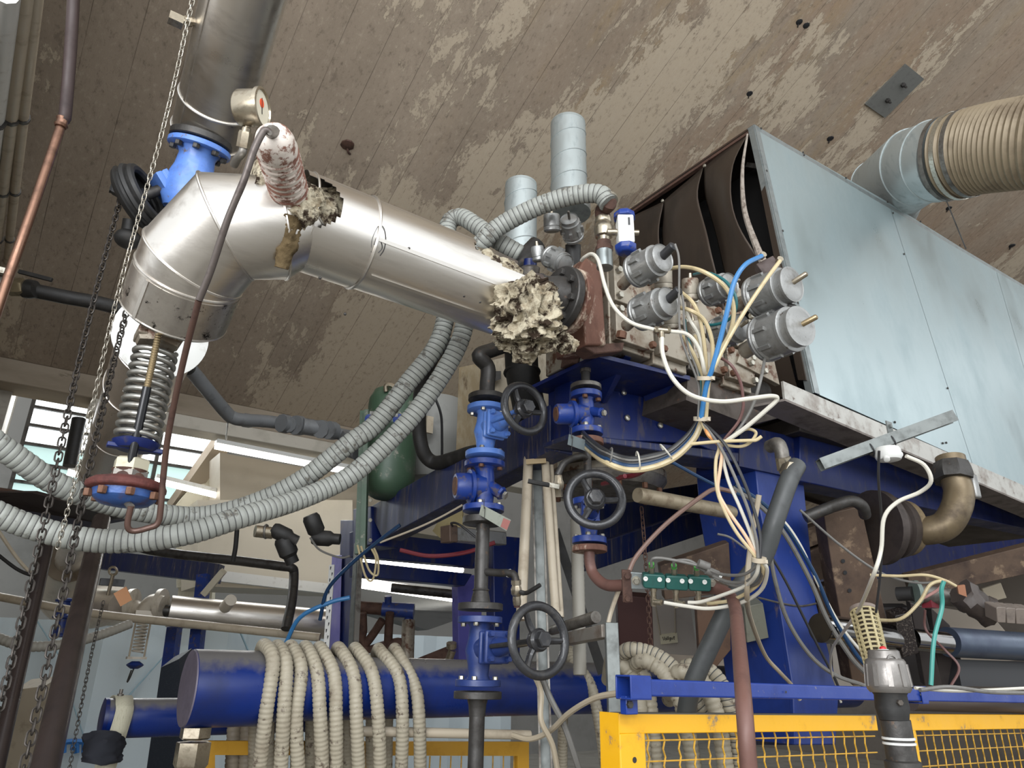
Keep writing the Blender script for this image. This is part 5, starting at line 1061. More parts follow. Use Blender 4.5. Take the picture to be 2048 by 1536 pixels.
# ================================================================ hoses
def corr(name, pts, r, m, label, group=None, pitch=.022, dep=.0035, cat='hose', seg=20, groove=None):
    P = resample(smooth(pts, 12), pitch/4); t = thing(name, label, cat, P[len(P)//2], group)
    part(t, 'wall', B().tube(P, r, seg, sm=False, rf=lambda i, s: r-(dep if i % 4 == 0 else 0)), m, ang=80)
    if groove:
        b = B()
        for i in range(0, len(P)-1, 4): b.torus(P[i], P[i+1]-P[i], r-dep*.75, dep*.55, seg, 5)
        part(t, 'groove_line', b, groove, kind='stuff')
    return t
corr('suction_hose', [U(-60, 850, d=2.3), U(0, 892, d=2.35), U(50, 927, d=2.4), U(94, 957, d=2.45), U(141, 980, d=2.5), U(211, 1005, d=2.6), U(305, 1026, d=2.7), U(400, 1033, d=2.8), U(500, 1010, d=2.85), U(600, 962, d=2.9), U(700, 886, d=2.95), U(752, 847, d=3.0), U(814, 768, d=3.05), U(869, 698, d=3.1), U(890, 640, d=3.15), U(897, 560, d=3.2), U(894, 490, d=3.25), U(898, 446, d=3.3), U(920, 434, d=3.3), U(945, 446, d=3.25), U(993, 480, d=3.2), U(1040, 508, d=3.2)], .040, HOSEG, 'grey corrugated hose, upper of the two sagging across, looping up behind the steam pipe', 'sagging grey hoses', groove=HOSERIB)
corr('suction_hose', [U(-60, 1000, d=2.25), U(0, 1030, d=2.3), U(70, 1056, d=2.35), U(164, 1078, d=2.4), U(258, 1082, d=2.45), U(375, 1067, d=2.5), U(480, 1035, d=2.6), U(581, 1005, d=2.75), U(650, 978, d=2.85), U(700, 952, d=2.9), U(752, 908, d=2.95), U(821, 837, d=3.0), U(872, 768, d=3.05), U(912, 700, d=3.08), U(930, 645, d=3.1), U(938, 570, d=3.12), U(950, 510, d=3.12), U(972, 476, d=3.1), U(1010, 446, d=3.1), U(1078, 412, d=3.08), U(1147, 391, d=3.05), U(1198, 388, d=3.02), U(1216, 406, d=3.0)], .040, HOSEG, 'grey corrugated hose, lower of the two sagging across, arching over to the brass ball valve', 'sagging grey hoses', groove=HOSERIB)
# hose clamps
for i, (p, q, lab) in enumerate(((U(1214, 398, d=3.02), U(1217, 410, d=3.0), 'thin steel hose clamp at the end of the grey hose arch'),)):
    t = solo('hose_clamp', B().lathe(p, q-p, [(0, .042), (.001, .044), (.014, .044), (.015, .042)], 24), BOLT, lab, 'clamp')
HG = 'beige hoses over the header'
fr = [((530, 1291), (546, 1322), (533, 1420), (516, 1560)), ((557, 1294), (572, 1330), (568, 1420), (560, 1560)), ((584, 1295), (602, 1340), (592, 1438), (598, 1560)), ((614, 1297), (634, 1345), (640, 1430), (645, 1560)), ((643, 1299), (668, 1350), (672, 1440), (672, 1560)), ((681, 1300), (707, 1350), (713, 1440), (718, 1560)), ((715, 1301), (744, 1345), (756, 1430), (761, 1560)), ((763, 1305), (797, 1353), (805, 1438), (802, 1560)), ((795, 1306), (828, 1368), (838, 1430), (841, 1560)), ((1146, 1324), (1180, 1368), (1200, 1455), (1214, 1560))]
nm = ['first beige hose from the left draped over the header', 'second beige hose from the left draped over the header', 'third beige hose from the left draped over the header', 'fourth beige hose from the left draped over the header', 'fifth beige hose from the left, middle of the row over the header', 'sixth beige hose from the left draped over the header', 'seventh beige hose from the left draped over the header', 'eighth beige hose, second from the right end of the row, with black smudges', 'rightmost beige hose of the row left of the dull blue valve', 'single beige hose over the header left of the galvanised post']
for k, (a, b, c, d) in enumerate(fr):
    dd = 3.05 if k < 9 else 3.35
    dx = PX(U(*a, Y=h0.y))[2]
    P = [U(a[0]-22, 1600, d=dx+.25), U(a[0]-20, 1440, d=dx+.23), U(a[0]-16, 1340, d=dx+.2), U(a[0]-8, 1302, d=dx+.1), U(*a, d=dx-.02), U(*b, d=dx-.13), U(*c, d=dx-.2), U(*d, d=dx-.2)]
    corr('beige_hose', P, .030 if k < 9 else .031, HOSEB, nm[k], HG, .020, .0032, groove=None)
rt = [((1228, 1310), (1262, 1322), (1290, 1360), (1302, 1430), (1312, 1560)), ((1240, 1330), (1262, 1350), (1275, 1390), (1282, 1440), (1290, 1560)), ((1250, 1303), (1300, 1306), (1345, 1335), (1390, 1395), (1440, 1460), (1480, 1560)), ((1275, 1325), (1310, 1330), (1345, 1370), (1372, 1440), (1392, 1560)), ((1365, 1340), (1405, 1335), (1440, 1365), (1462, 1430), (1482, 1560)), ((1350, 1350), (1385, 1345), (1412, 1375), (1436, 1440), (1455, 1560))]
nm = ['beige hose directly right of the galvanised post', 'half hidden beige hose behind the first one right of the galvanised post', 'beige hose with the widest arch right of the galvanised post', 'beige hose under the widest arch, right of the galvanised post', 'rightmost beige hose arching behind the copper-brown pipe', 'beige hose just inside the rightmost arch']
for k, q in enumerate(rt):
    D = 3.15-.04*k
    P = [U(q[0][0]-12, q[0][1]+50, d=D+.35)]+[U(x, y, d=D+.12-.05*i) for i, (x, y) in enumerate(q)]
    corr('beige_hose', P, .033, HOSEB, nm[k], HG, .022, .004, groove=HOSERIB if k in (2, 4) else None)
# hoses dropping behind the header seen in the gap under it
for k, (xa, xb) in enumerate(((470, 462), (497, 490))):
    corr('beige_hose', [U(xa, 1425, d=3.6), U(xa-2, 1480, d=3.55), U(xb, 1580, d=3.5)], .036, mat('shaded_hose', (140, 130, 114), .6, 0, (116, 106, 92), 10, .5), ('short length of shaded beige hose hanging under the header, left one', 'short length of shaded beige hose hanging under the header, right one')[k], HG, .022, .003)  # beige hose colour darkened to paint the shade behind the header
# slim pale hose crossing to the post and two thin hoses dropping from the big wheel
def cab(name, pts, r, m, label, cat='cable', group=None, seg=8, n=6): return solo(name, B().tube(pts, r, seg, n), m, label, cat, group=group)
cab('slim_hose', [U(1240, 1386, d=2.5), U(1190, 1396, d=2.6), U(1140, 1425, d=2.7), U(1100, 1462, d=2.8), U(1060, 1478, d=2.85), U(1025, 1470, d=2.9)], .011, mat('beige_line', (160, 148, 128), .5), 'slim beige line curving from the blue rail end to below the header', 'hose')
cab('slim_hose', [U(1066, 1345, d=2.9), U(1082, 1385, d=2.8), U(1082, 1440, d=2.75), U(1105, 1490, d=2.75), U(1118, 1560, d=2.75)], .011, mat('beige_line', (160, 148, 128)), 'left of two thin pale hoses falling below the large black wheel', 'hose')
cab('slim_hose', [U(1080, 1345, d=2.9), U(1100, 1395, d=2.82), U(1130, 1455, d=2.78), U(1152, 1520, d=2.75), U(1165, 1560, d=2.75)], .012, TUBEG, 'right of two thin pale hoses falling below the large black wheel', 'hose')
solo('cream_rail_pipe', B().cyl(U(700, 1462, d=3.3), U(1060, 1470, d=3.6), .022, 16), CREAM, 'horizontal cream pipe just under the big header', 'pipe')
# ================================================================ left edge pipes
t = thing('copper_line', 'thin copper pipe slanting down the left edge with a dark upper length', 'pipe', U(0, 640, d=2.4))
part(t, 'upper_length', B().tube([U(149, -40, d=2.6), U(141, 100, d=2.6), U(131, 225, d=2.6), U(127, 238, d=2.6)], .021, 14, 4), COPPERD, 'tarnished dark length')
part(t, 'lower_length', B().tube([U(124, 246, d=2.6), U(66, 415, d=2.45), U(20, 545, d=2.35), U(-12, 640, d=2.3)], .0155, 14, 4), COPPER); part(t, 'socket', B().lathe(U(127, 236, d=2.6), U(118, 262, d=2.58)-U(127, 236, d=2.6), [(0, .018), (.005, .023), (.012, .019), (.03, .019), (.032, .023), (.04, .018)], 16), COPPER)
t = thing('water_hose_line', 'black rubber hose with hex coupling and lever cock crossing behind the chains', 'hose', U(60, 590, d=3.6))
part(t, 'hose', B().tube([U(60, 580, d=3.6), U(120, 592, d=3.65), U(250, 622, d=3.8), U(330, 690, d=4.0), U(380, 740, d=4.2)], .036, 16, 5), RUBBER)
part(t, 'collar', B().lathe(U(48, 578, d=3.58), RIGHT, [(0, .045), (.03, .048), (.06, .042)], 12), RUBBER)
part(t, 'coupling', B().hexa(U(20, 574, d=3.56), RIGHT, .045, .075), mat('bronze_nut', (140, 128, 104), .4, .8, (104, 92, 76), 30, .5)); part(t, 'pipe_end', B().cyl(U(-40, 560, d=3.5), U(14, 572, d=3.55), .06, 18), STEEL)
part(t, 'lever', B().beam(U(38, 543, d=3.5), U(104, 560, d=3.5), .014, .018), RUBBER); part(t, 'lever_stem', B().box(U(10, 544, d=3.5), .05, .03, .03), BOLT)
t = thing('grey_drain_pipe', 'mid grey plastic pipe stepping right with threaded unions under the ceiling beam', 'pipe', U(560, 848, d=5.0))
q_ = [U(378, 735, d=4.3), U(450, 822, d=4.6), U(466, 835, d=4.65), U(488, 840, d=4.7), U(560, 846, d=4.9), U(700, 872, d=5.2)]
part(t, 'pipe', B().tube(q_, .042, 16, 4), GREYPVC)
for (xa, ya, xb, yb, rr) in ((488, 840, 500, 842, .047), (562, 846, 576, 849, .062), (578, 849, 586, 850, .052), (590, 850, 602, 852, .066), (604, 852, 634, 857, .055), (640, 858, 648, 859, .062), (656, 860, 668, 862, .062)):
    part(t, 'union', B().cyl(U(xa, ya, d=4.8), U(xb, yb, d=4.85), rr, 10), GREYPVC)
part(t, 'tee', B().tube([U(700, 868, d=5.0), U(690, 892, d=5.0), U(716, 905, d=4.95)], .055, 14, 4), GREYPVC)
solo('hanger_wire', B().cyl(U(456, 845, d=4.7), U(452, 880, d=6.5), .006, 6), TUBEK, 'thin wire hanger between the grey pipe bend and the lit strip', 'wire')
solo('hanging_black_pipe', B().cyl(U(158, 838, d=7.0), U(140, 932, d=6.8), .062, 18), RUBBER, 'short vertical black pipe in front of the bright window', 'pipe')
def wall_tube(name, pts, r, m, label, cat='pipe'): return solo(name, B().tube(pts, r, 14, 5), m, label, cat)
wall_tube('black_gas_pipe', [U(200, 1062, d=6.2), U(300, 1100, d=6.2), U(480, 1122, d=6.2), U(560, 1132, d=6.2), U(583, 1136, d=6.2), U(588, 1150, d=6.2), U(584, 1200, d=6.0), U(572, 1258, d=5.8)], .04, STEELDK, 'dark pipe running right then turning down in the background')
wall_tube('cream_long_pipe', [U(-20, 1190, d=6.0), U(180, 1226, d=6.0), U(400, 1250, d=6.0), U(640, 1275, d=6.0)], .034, CREAM, 'thin cream pipe running right low in the background')
corr('background_hose', [U(-20, 1270, d=4.6), U(50, 1292, d=4.6), U(130, 1288, d=4.7), U(200, 1270, d=4.9), U(260, 1248, d=5.1)], .032, mat('faded_hose', (0, 0, 0)), 'pale ribbed hose sagging low at the left behind the chains', None, .03, .004)
wall_tube('black_valve_rod', [U(474, 1060, d=4.4), U(471, 1095, d=4.4), U(466, 1122, d=4.4)], .014, RUBBER, 'short black rod hanging below the sagging grey hose', 'rod')
t = thing('solenoid_valve', 'pair of black angled valve bodies with thin wires by the dark blue post', 'valve', U(610, 1080, d=4.2))
for q in ((565, 1075, 575, 1100, .055), (545, 1058, 600, 1085, .045), (620, 1030, 640, 1080, .05), (625, 1075, 670, 1078, .045)): part(t, 'body', B().lathe(U(q[0], q[1], d=4.2), U(q[2], q[3], d=4.2)-U(q[0], q[1], d=4.2), [(0, q[4]*.8), (.02, q[4]), (.1, q[4]), (.12, q[4]*.7), (.16, q[4]*.7)], 12), RUBBER)
part(t, 'collar', B().cyl(U(510, 1062, d=4.15), U(545, 1066, d=4.2), .035, 12), NICK); part(t, 'rib_ring', B().torus(U(532, 1063, d=4.18), RIGHT, .036, .008, 16, 6), STEEL)
part(t, 'wire', B().tube([U(620, 1075, d=4.1), U(640, 1100, d=4.1), U(680, 1115, d=4.1), U(700, 1112, d=4.1)], .006, 6), TUBEG)
for k, (xa, ya, xb, yb) in enumerate(((-10, 1052, 86, 1170), (-10, 1105, 90, 1158))):
    cab('background_cable', [U(xa, ya, d=4), U((xa+xb)/2, (ya+yb)/2+10, d=4.1), U(xb, yb, d=4.2)], .010, CREAM if k == 0 else RUBBER, ('cream cable slanting down at the far left edge', 'black cable slanting down at the far left edge')[k])
# black lacquered posts at bottom left
for k, (a_, b_, r_, lab) in enumerate((((203, 1040, 3.25), (88, 1545, 1.9), .036, 'right of two black lacquered posts leaning in view at bottom left'), ((98, 1075, 3.6), (12, 1450, 2.9), .030, 'left of two black lacquered posts at the bottom left corner'))):
    pa, pb = U(a_[0], a_[1], d=a_[2]), U(b_[0], b_[1], d=b_[2]); pe = pb+(pb-pa)*(pb.z/(pa.z-pb.z))
    solo('black_post', B().cyl(pa, pe, r_, 28), BLACKPOST, lab, 'post', (pe.x, pe.y, 0), 'black posts at bottom left')
# dark I-beam crossing at left behind hoses
t = thing('dark_steel_beam', 'dark brown steel beam crossing behind the sagging hoses at left', 'beam', U(100, 1000, d=3.4))
part(t, 'web', B().slab([U(-40, 985, d=3.2), U(60, 985, d=3.3), U(250, 1035, d=3.9), U(190, 1045, d=3.8), U(-40, 1005, d=3.2)], FWD*.05), mat('brown_black_steel', (44, 36, 34), .5, .2)); part(t, 'flange', B().beam(U(-60, 975, d=3.2), U(165, 1005, d=3.9), .12, .02), mat('brown_flange', (84, 62, 52), .6, .2))
part(t, 'cable_tray', B().slab([U(x, y, d=4.3) for x, y in ((10, 1014), (250, 1042), (170, 1056), (60, 1044))], FWD*.06), mat('tray_dark', (40, 40, 48), .6))
# ================================================================ chains
def chain(pt, pb, pitch, r, m, label, group='hanging chains'):
    t = thing('hanging_chain', label, 'chain', pb, group); D = pt-pb; n = int(D.length/pitch); L = pitch*1.42
    P = []
    for i in range(16):
        a = 2*math.pi*i/16; w = L*.27; h = L/2-w
        P.append(V3(w*math.cos(a), 0, w*math.sin(a)+(h if math.sin(a) > 0.01 else -h if math.sin(a) < -.01 else 0)))
    tmp = meshobj('link', B().tube(P+[P[0]], r, 6, sm=False, caps=False), m, (0, 0, 0)); me = tmp.data; bpy.data.objects.remove(tmp)
    rg = random.Random(int(pt.x*1000)); tw = rg.random()*3; q0 = D.to_track_quat('Z', 'Y')
    for i in range(n):
        o = bpy.data.objects.new('link', me); COL.objects.link(o); o.parent = t; tw += rg.uniform(-.06, .1)
        o.location = D*((i+.5)/n)+RIGHT*(.006*math.sin(i*.09+pt.x*5)); o.rotation_mode = 'QUATERNION'
        o.rotation_quaternion = q0 @ Matrix.Rotation(tw+(math.pi/2 if i % 2 else 0), 3, 'Z').to_quaternion()
    return t
chain(U(239, 395, d=2.9), U(-8, 1440, d=1.85), .0255, .0030, CHAINM, 'dark chain falling from the left side of the black chain wheel')
chain(U(256, 612, d=2.75), U(38, 1560, d=1.75), .0270, .0031, CHAINM, 'dark chain dropping from behind the elbow in front of the black post')
chain(U(394, -30, d=2.25), U(113, 1096, d=2.15), .0165, .0015, CHAINS, 'long bright thin chain passing the front of the black chain wheel')
chain(U(208, 1203, d=3.3), U(132, 1560, d=3.0), .017, .0018, CHAINM, 'thin dark chain at bottom left beside the black post')
chain(U(1281, 1015, d=3.5), U(1302, 1300, d=3.4), .024, .0026, RUSTD, 'thin rusty chain hanging behind the three green clamp blocks')
t = thing('chain_pulley', 'small pulley hook with an orange cardboard tag behind the black post', 'pulley', U(226, 1170, d=3.3), None)
part(t, 'hook', B().torus(U(226, 1142, d=3.3), FWD, .018, .006, 16, 6).cyl(U(226, 1150, d=3.3), U(216, 1190, d=3.3), .008, 8), NICK); part(t, 'beam_clamp', B().box(U(224, 1165, d=3.35), .1, .04, .03), TUBEK)
part(t, 'cardboard_tag', B().slab([U(x, y, d=3.2) for x, y in ((227, 1187), (252, 1173), (264, 1200), (241, 1213))], FWD*.003), mat('orange_card', (176, 128, 92), .7), 'orange cardboard tag')
# ================================================================ pneumatic tubes and cable bundles
TG = 'pneumatic tubes gathered above the knot'
def tb(pts, r, m, label, d=2.62, group=TG, cat='tube', name='pneumatic_tube', ds=None):
    P = [U(p[0], p[1], d=(p[2] if len(p) > 2 else d)) for p in pts]
    return solo(name, B().tube(P, r, 8, 6), m, label, cat, group=group)
tb([(1334, 538, 2.72), (1370, 534, 2.66), (1410, 545), (1450, 574), (1467, 612), (1462, 660), (1440, 702), (1424, 732), (1416, 757), (1410, 800), (1405, 836)], .0078, TUBEY, 'yellowed tube making the widest arch, from the canister under the upper left actuator', 2.56)
tb([(1523, 512, 2.62), (1490, 530, 2.54), (1468, 565, 2.52), (1455, 620, 2.5), (1440, 680, 2.5), (1425, 735, 2.5), (1412, 775, 2.52), (1402, 836, 2.54)], .0088, TUBEB, 'bright blue tube sweeping down from the valve block', 2.5)
tb([(1388, 549, 2.9), (1412, 545, 2.8), (1448, 560, 2.7), (1470, 590, 2.66), (1471, 620, 2.66), (1455, 641, 2.7), (1425, 650, 2.75), (1403, 646, 2.8)], .006, TUBET, 'teal tube looping round behind the bright blue tube', 2.7)
tb([(1369, 640, 2.76), (1371, 660, 2.7), (1380, 690, 2.68), (1398, 740, 2.64), (1404, 800, 2.6), (1400, 838, 2.58)], .006, TUBET, 'short teal tube dropping at the left side of the bundle')
tb([(1560, 522, 2.6), (1531, 561, 2.55), (1490, 622, 2.52), (1455, 682, 2.5), (1430, 732, 2.5), (1418, 760, 2.52), (1412, 836, 2.54)], .0072, TUBEY, 'straight yellowed tube slanting down from the fitting at the housing corner', 2.5)
tb([(1345, 614, 2.72), (1378, 620), (1408, 640), (1424, 682), (1424, 730), (1418, 760), (1408, 836)], .0075, TUBEY, 'yellowed tube arching low from between the two left actuators', 2.57)
tb([(1362, 584, 2.66), (1386, 606), (1401, 642), (1410, 702), (1412, 757), (1406, 836)], .0072, TUBEY, 'yellowed tube starting beside the lower black sensor cap', 2.58)
tb([(1358, 596, 2.68), (1380, 640), (1398, 672), (1406, 712), (1410, 760), (1404, 836)], .0068, TUBEW, 'milky tube in the middle of the bundle left of the blue tube', 2.59)
tb([(1365, 670, 2.66), (1384, 702), (1400, 738), (1408, 770), (1402, 838)], .007, TUBEY, 'lowest short yellowed tube entering the bundle from the left', 2.6)
tb([(1390, 672, 2.7), (1398, 700), (1406, 735), (1412, 765), (1409, 838)], .007, TUBEY, 'yellowed tube under the lower middle canister', 2.61)
tb([(1350, 488, 2.55), (1358, 520), (1358, 600), (1360, 662), (1372, 705), (1390, 748), (1398, 780), (1396, 838)], .0040, TUBEG, 'grey sensor cable hanging from the upper black cap', 2.54, cat='cable', name='sensor_cable')
tb([(1358, 576, 2.56), (1366, 600), (1369, 650), (1378, 700), (1396, 750), (1400, 838)], .0038, TUBEG, 'grey sensor cable hanging from the lower black cap', 2.55, cat='cable', name='sensor_cable')
tb([(1163, 521, 2.86), (1170, 514, 2.82), (1184, 508, 2.78), (1197, 522, 2.72), (1210, 572, 2.66), (1228, 614, 2.6), (1262, 645, 2.56), (1308, 659, 2.54)], .0072, TUBEW, 'milky white tube looping over the rust-streaked end block to the T-fitting', 2.6)
tb([(1338, 662, 2.54), (1375, 669, 2.54), (1398, 698, 2.54), (1408, 740, 2.54), (1410, 765), (1402, 836)], .0072, TUBEW, 'milky white tube leaving the T-fitting to the right')
tb([(1324, 672, 2.54), (1326, 710, 2.5), (1345, 756, 2.46), (1382, 790, 2.44), (1440, 803, 2.42), (1500, 797, 2.42), (1543, 792, 2.44), (1554, 799, 2.45), (1530, 822, 2.46), (1490, 856, 2.48), (1456, 880, 2.5), (1440, 892, 2.52)], .0078, TUBEW, 'long milky tube dropping from the T-fitting and folding back at the right', 2.5)
t = thing('tee_fitting', 'small nickel T-fitting below the lower left actuator', 'fitting', U(1323, 662, d=2.54))
part(t, 'run', B().cyl(U(1308, 659, d=2.54), U(1339, 662, d=2.54), .0105, 10), NICK); part(t, 'branch', B().cyl(U(1323, 661, d=2.54), U(1324, 675, d=2.54), .0105, 10), NICK)
for x in (1310, 1335): part(t, 'nut', B().hexa(U(x, 660, d=2.54), RIGHT, .013, .01), NICK)
tb([(1425, 708, 2.6), (1460, 728), (1480, 762), (1486, 795), (1486, 818), (1476, 845), (1452, 875), (1440, 892)], .0055, mat('brown_tube', (96, 66, 62), .45), 'thin brown tube with an inline joint right of the bundle', 2.55)
tb([(1530, 716, 2.7), (1521, 760), (1505, 812), (1476, 860), (1445, 888)], .006, TUBEG, 'grey tube slanting down from the lowest actuator', 2.56)
tb([(1382, 888, 2.5), (1440, 883), (1500, 881), (1512, 880), (1523, 873)], .0062, TUBEY, 'cut-off yellowed tube end sticking out horizontally right', 2.48)
tb([(1448, 890), (1480, 893), (1500, 885), (1512, 866), (1496, 858), (1472, 866)], .0055, TUBEY, 'small yellowed loop beside the cut-off tube', 2.5)
SW = 'bundle sweeping left under the blue beam'
for k, (off, m, r, lab) in enumerate(((0, TUBEY, .011, 'tan outer cable of the bundle sweeping left under the blue beam'), (-7, TUBEN, .010, 'navy tube of the bundle sweeping left under the blue beam'), (-13, TUBEK, .009, 'thick black cable of the bundle sweeping left, inner one'), (-19, TUBEG, .006, 'slim grey cable on top of the bundle sweeping left'), (-24, TUBEK, .0075, 'uppermost black cable of the bundle sweeping left'))):
    tb([(1404+off*.2, 842+off*.2), (1388+off*.6, 878+off*.3), (1352+off*.6, 914+off*.6), (1308+off*.2, 934+off), (1258, 940+off), (1214, 926+off), (1178, 900+off, 2.9), (1160, 880+off, 3.2)], r, m, lab, 2.62+.01*k, SW, 'cable', 'swept_cable')
for k, (x, y, a) in enumerate(((1220, 922, 0), (1276, 930, 0), (1332, 912, 0))):
    c = U(x, y-8, d=2.63); solo('cable_tie', B().torus(c, RIGHT*(1 if k < 2 else .8)+UP*(-.2 if k == 0 else .1 if k == 1 else .6), .034, .003, 20, 5), TUBEW if k else TUBEG, ('grey cable tie at the left end of the swept bundle', 'pale cable tie at the middle of the swept bundle', 'pale cable tie with long tail right of the swept bundle')[k], 'cable tie')
for c, rr, lab in ((U(1412, 757, d=2.53), .031, 'cream cable tie round the upright neck of the tube bundle'), (U(1404, 838, d=2.56), .030, 'cream tape knot where the tube bundle divides'), (U(1518, 1120, d=2.38), .024, 'yellow-cream tie gathering the grey tubes before the blue column')):
    solo('cable_tie', B().lathe(c+UP*.008, -UP, [(0, rr-.004), (0, rr), (.014, rr), (.014, rr-.004)], 20).box(c-FWD*rr+RIGHT*.012, .012, .012, .012), CREAM, lab, 'cable tie')
for k, (P, r, m, lab) in enumerate((
    (((1404, 845, 2.55), (1425, 862, 2.5), (1452, 892, 2.46), (1480, 945, 2.42), (1505, 1010, 2.4), (1520, 1070, 2.38), (1520, 1116, 2.37)), .0058, TUBEK, 'outer black cable from the knot down to the cream tie'),
    (((1404, 845, 2.55), (1420, 865, 2.5), (1444, 900, 2.47), (1468, 950, 2.43), (1495, 1015, 2.4), (1512, 1075, 2.38), (1516, 1116, 2.37)), .0055, TUBEG, 'dark grey cable hugging the outer black one'),
    (((1404, 845, 2.55), (1418, 872, 2.5), (1438, 892, 2.5), (1432, 920, 2.48), (1432, 960, 2.46), (1440, 1000, 2.44), (1470, 1060, 2.41), (1512, 1114, 2.38)), .0062, TUBEY, 'leftmost bowed cream tube between knot and cream tie'),
    (((1438, 888, 2.5), (1444, 905, 2.48), (1440, 940, 2.46), (1436, 980, 2.45), (1452, 1015, 2.43), (1490, 1070, 2.4), (1514, 1114, 2.38)), .0060, mat('peach_tube', (206, 172, 142), .4), 'peach tinted tube bowed between knot and cream tie'),
    (((1440, 890, 2.5), (1446, 920, 2.48), (1458, 965, 2.45), (1480, 1015, 2.42), (1502, 1070, 2.4), (1516, 1114, 2.38)), .0060, TUBEW, 'milky tube running nearly straight to the cream tie'),
    (((1410, 850, 2.55), (1416, 868, 2.5), (1436, 888, 2.5)), .007, mat('orange_tube', (206, 140, 84), .4), 'short orange tinted tube just below the tape knot'))):
    tb(P, r, m, lab, 2.45, 'tubes between knot and cream tie')
for k, (P, r, m, lab) in enumerate((
    (((1516, 1120, 2.38), (1506, 1138, 2.4), (1482, 1150, 2.45), (1440, 1148, 2.55), (1400, 1132, 2.6), (1340, 1119, 2.62), (1312, 1116, 2.62), (1303, 1121, 2.63), (1303, 1133, 2.64)), .0055, TUBEG, 'grey tube bending to the top fitting of the left green block'),
    (((1518, 1122, 2.38), (1512, 1148, 2.42), (1488, 1164, 2.48), (1450, 1162, 2.55), (1410, 1142, 2.6), (1380, 1122, 2.62), (1350, 1122, 2.62), (1348, 1132, 2.64)), .0055, TUBEG, 'grey tube bending to the top fitting of the middle green block'),
    (((1520, 1122, 2.38), (1524, 1150, 2.42), (1508, 1170, 2.48), (1470, 1172, 2.55), (1430, 1156, 2.6), (1402, 1138, 2.63), (1392, 1134, 2.64)), .0055, TUBEG, 'grey tube bending to the top fitting of the right green block'),
    (((1518, 1122, 2.38), (1512, 1150, 2.4), (1490, 1172, 2.48), (1440, 1192, 2.55), (1400, 1204, 2.6), (1376, 1205, 2.62)), .0065, TUBEW, 'milky tube from the middle bottom elbow up to the cream tie'),
    (((1520, 1122, 2.38), (1526, 1140, 2.4), (1515, 1170, 2.48), (1470, 1198, 2.55), (1430, 1206, 2.6), (1415, 1207, 2.62)), .0065, TUBEY, 'yellowed tube from the right bottom elbow up to the cream tie'),
    (((1522, 1122, 2.38), (1534, 1140, 2.4), (1522, 1180, 2.48), (1480, 1206, 2.55), (1420, 1217, 2.58), (1370, 1212, 2.6), (1328, 1205, 2.62)), .0068, TUBEW, 'lowest white tube sweeping from the left bottom elbow'))):
    tb(P, r, m, lab, 2.45, 'tubes at the green blocks')
t = thing('tube_splice', 'grey plastic splice sleeves on the tubes right of the green blocks', 'connector', U(1410, 1132, d=2.6))
for a_, b_ in (((1397, 1126), (1418, 1134)), ((1412, 1140), (1436, 1150)), ((1432, 1150), (1440, 1155))): part(t, 'sleeve', B().cyl(U(*a_, d=2.59), U(*b_, d=2.59), .015, 10), TUBEG if a_[0] < 1430 else WHITEP)
# green blocks on their plate
PD = 2.70; pf_ = FWD
t = thing('valve_plate', 'galvanised plate with hex bolts carrying three green blocks', 'plate', U(1345, 1185, d=PD))
part(t, 'plate', B().slab([U(x, y, d=PD) for x, y in ((1258, 1144), (1428, 1158), (1432, 1184), (1262, 1178))], FWD*.012), GALV, bv=.002)
part(t, 'bracket', B().slab([U(x, y, d=PD) for x, y in ((1244, 1141), (1262, 1142), (1266, 1205), (1246, 1205))], FWD*.02), RUSTD, bv=.002)
for x, y, m in ((1272, 1161, BOLT), (1423, 1167, BOLT), (1254, 1151, RUSTD), (1255, 1196, RUSTD)): part(t, 'bolt', B().lathe(U(x, y, d=PD), -FWD, [(0, .017), (.003, .017)], 16).hexa(U(x, y, d=PD), -FWD, .012, .014), m)
GRB = mat('dark_green_block', (28, 76, 70), .4, 0, (22, 60, 56), 30, .4)
for k, (x, y, lab) in enumerate(((1305, 1158, 'left dark green clamp block with two white screws'), (1350, 1161, 'middle dark green clamp block with two white screws'), (1395, 1163, 'right dark green clamp block with two white screws'))):
    c = U(x, y, d=PD-.02); t = thing('clamp_block', lab, 'block', c, 'green clamp blocks')
    q = [U(x+dx, y+dy, d=PD-.002) for dx, dy in ((-22, -12), (-19, -15), (19, -13), (22, -10), (22, 12), (18, 15), (-18, 13), (-22, 10))]
    part(t, 'body', B().slab(q, -FWD*.038), GRB, bv=.004)
    for s in (-1, 1): part(t, 'screw', B().lathe(U(x+s*14, y+s*.8, d=PD-.04), -FWD, [(-.002, .0085), (.004, .0085), (.004, .004), (.001, .003), (.001, .0001)], 14), WHITEP)
    part(t, 'top_fitting', B().cyl(U(x-2, y-14, d=PD-.02), U(x-2, y-25, d=PD-.03), .012, 10), NICK); part(t, 'green_ring', B().cyl(U(x-2, y-25, d=PD-.03), U(x-2, y-31, d=PD-.04), .0105, 10), mat('bright_green', (72, 140, 66), .4))
    part(t, 'bottom_fitting', B().lathe(U(x+2, y+13, d=PD-.02), -UP, [(0, .013), (.02, .013), (.021, .01), (.05, .011), (.075, .011)], 10), NICK); part(t, 'elbow', B().cyl(U(x+3, y+46, d=PD-.05), U(x+18, y+47, d=PD-.07), .011, 10), NICK)
solo('brown_pipe', B().tube([U(1400, 1176, d=2.74), U(1432, 1178, d=2.7), U(1458, 1190, d=2.62), U(1470, 1215, d=2.5), U(1476, 1270, d=2.25), U(1484, 1360, d=1.95), U(1491, 1450, d=1.82), U(1499, 1560, d=1.78)], .0215, 16, 6), BROWNP, 'brown painted pipe curving down in front of the blue rail and yellow fence', 'pipe')
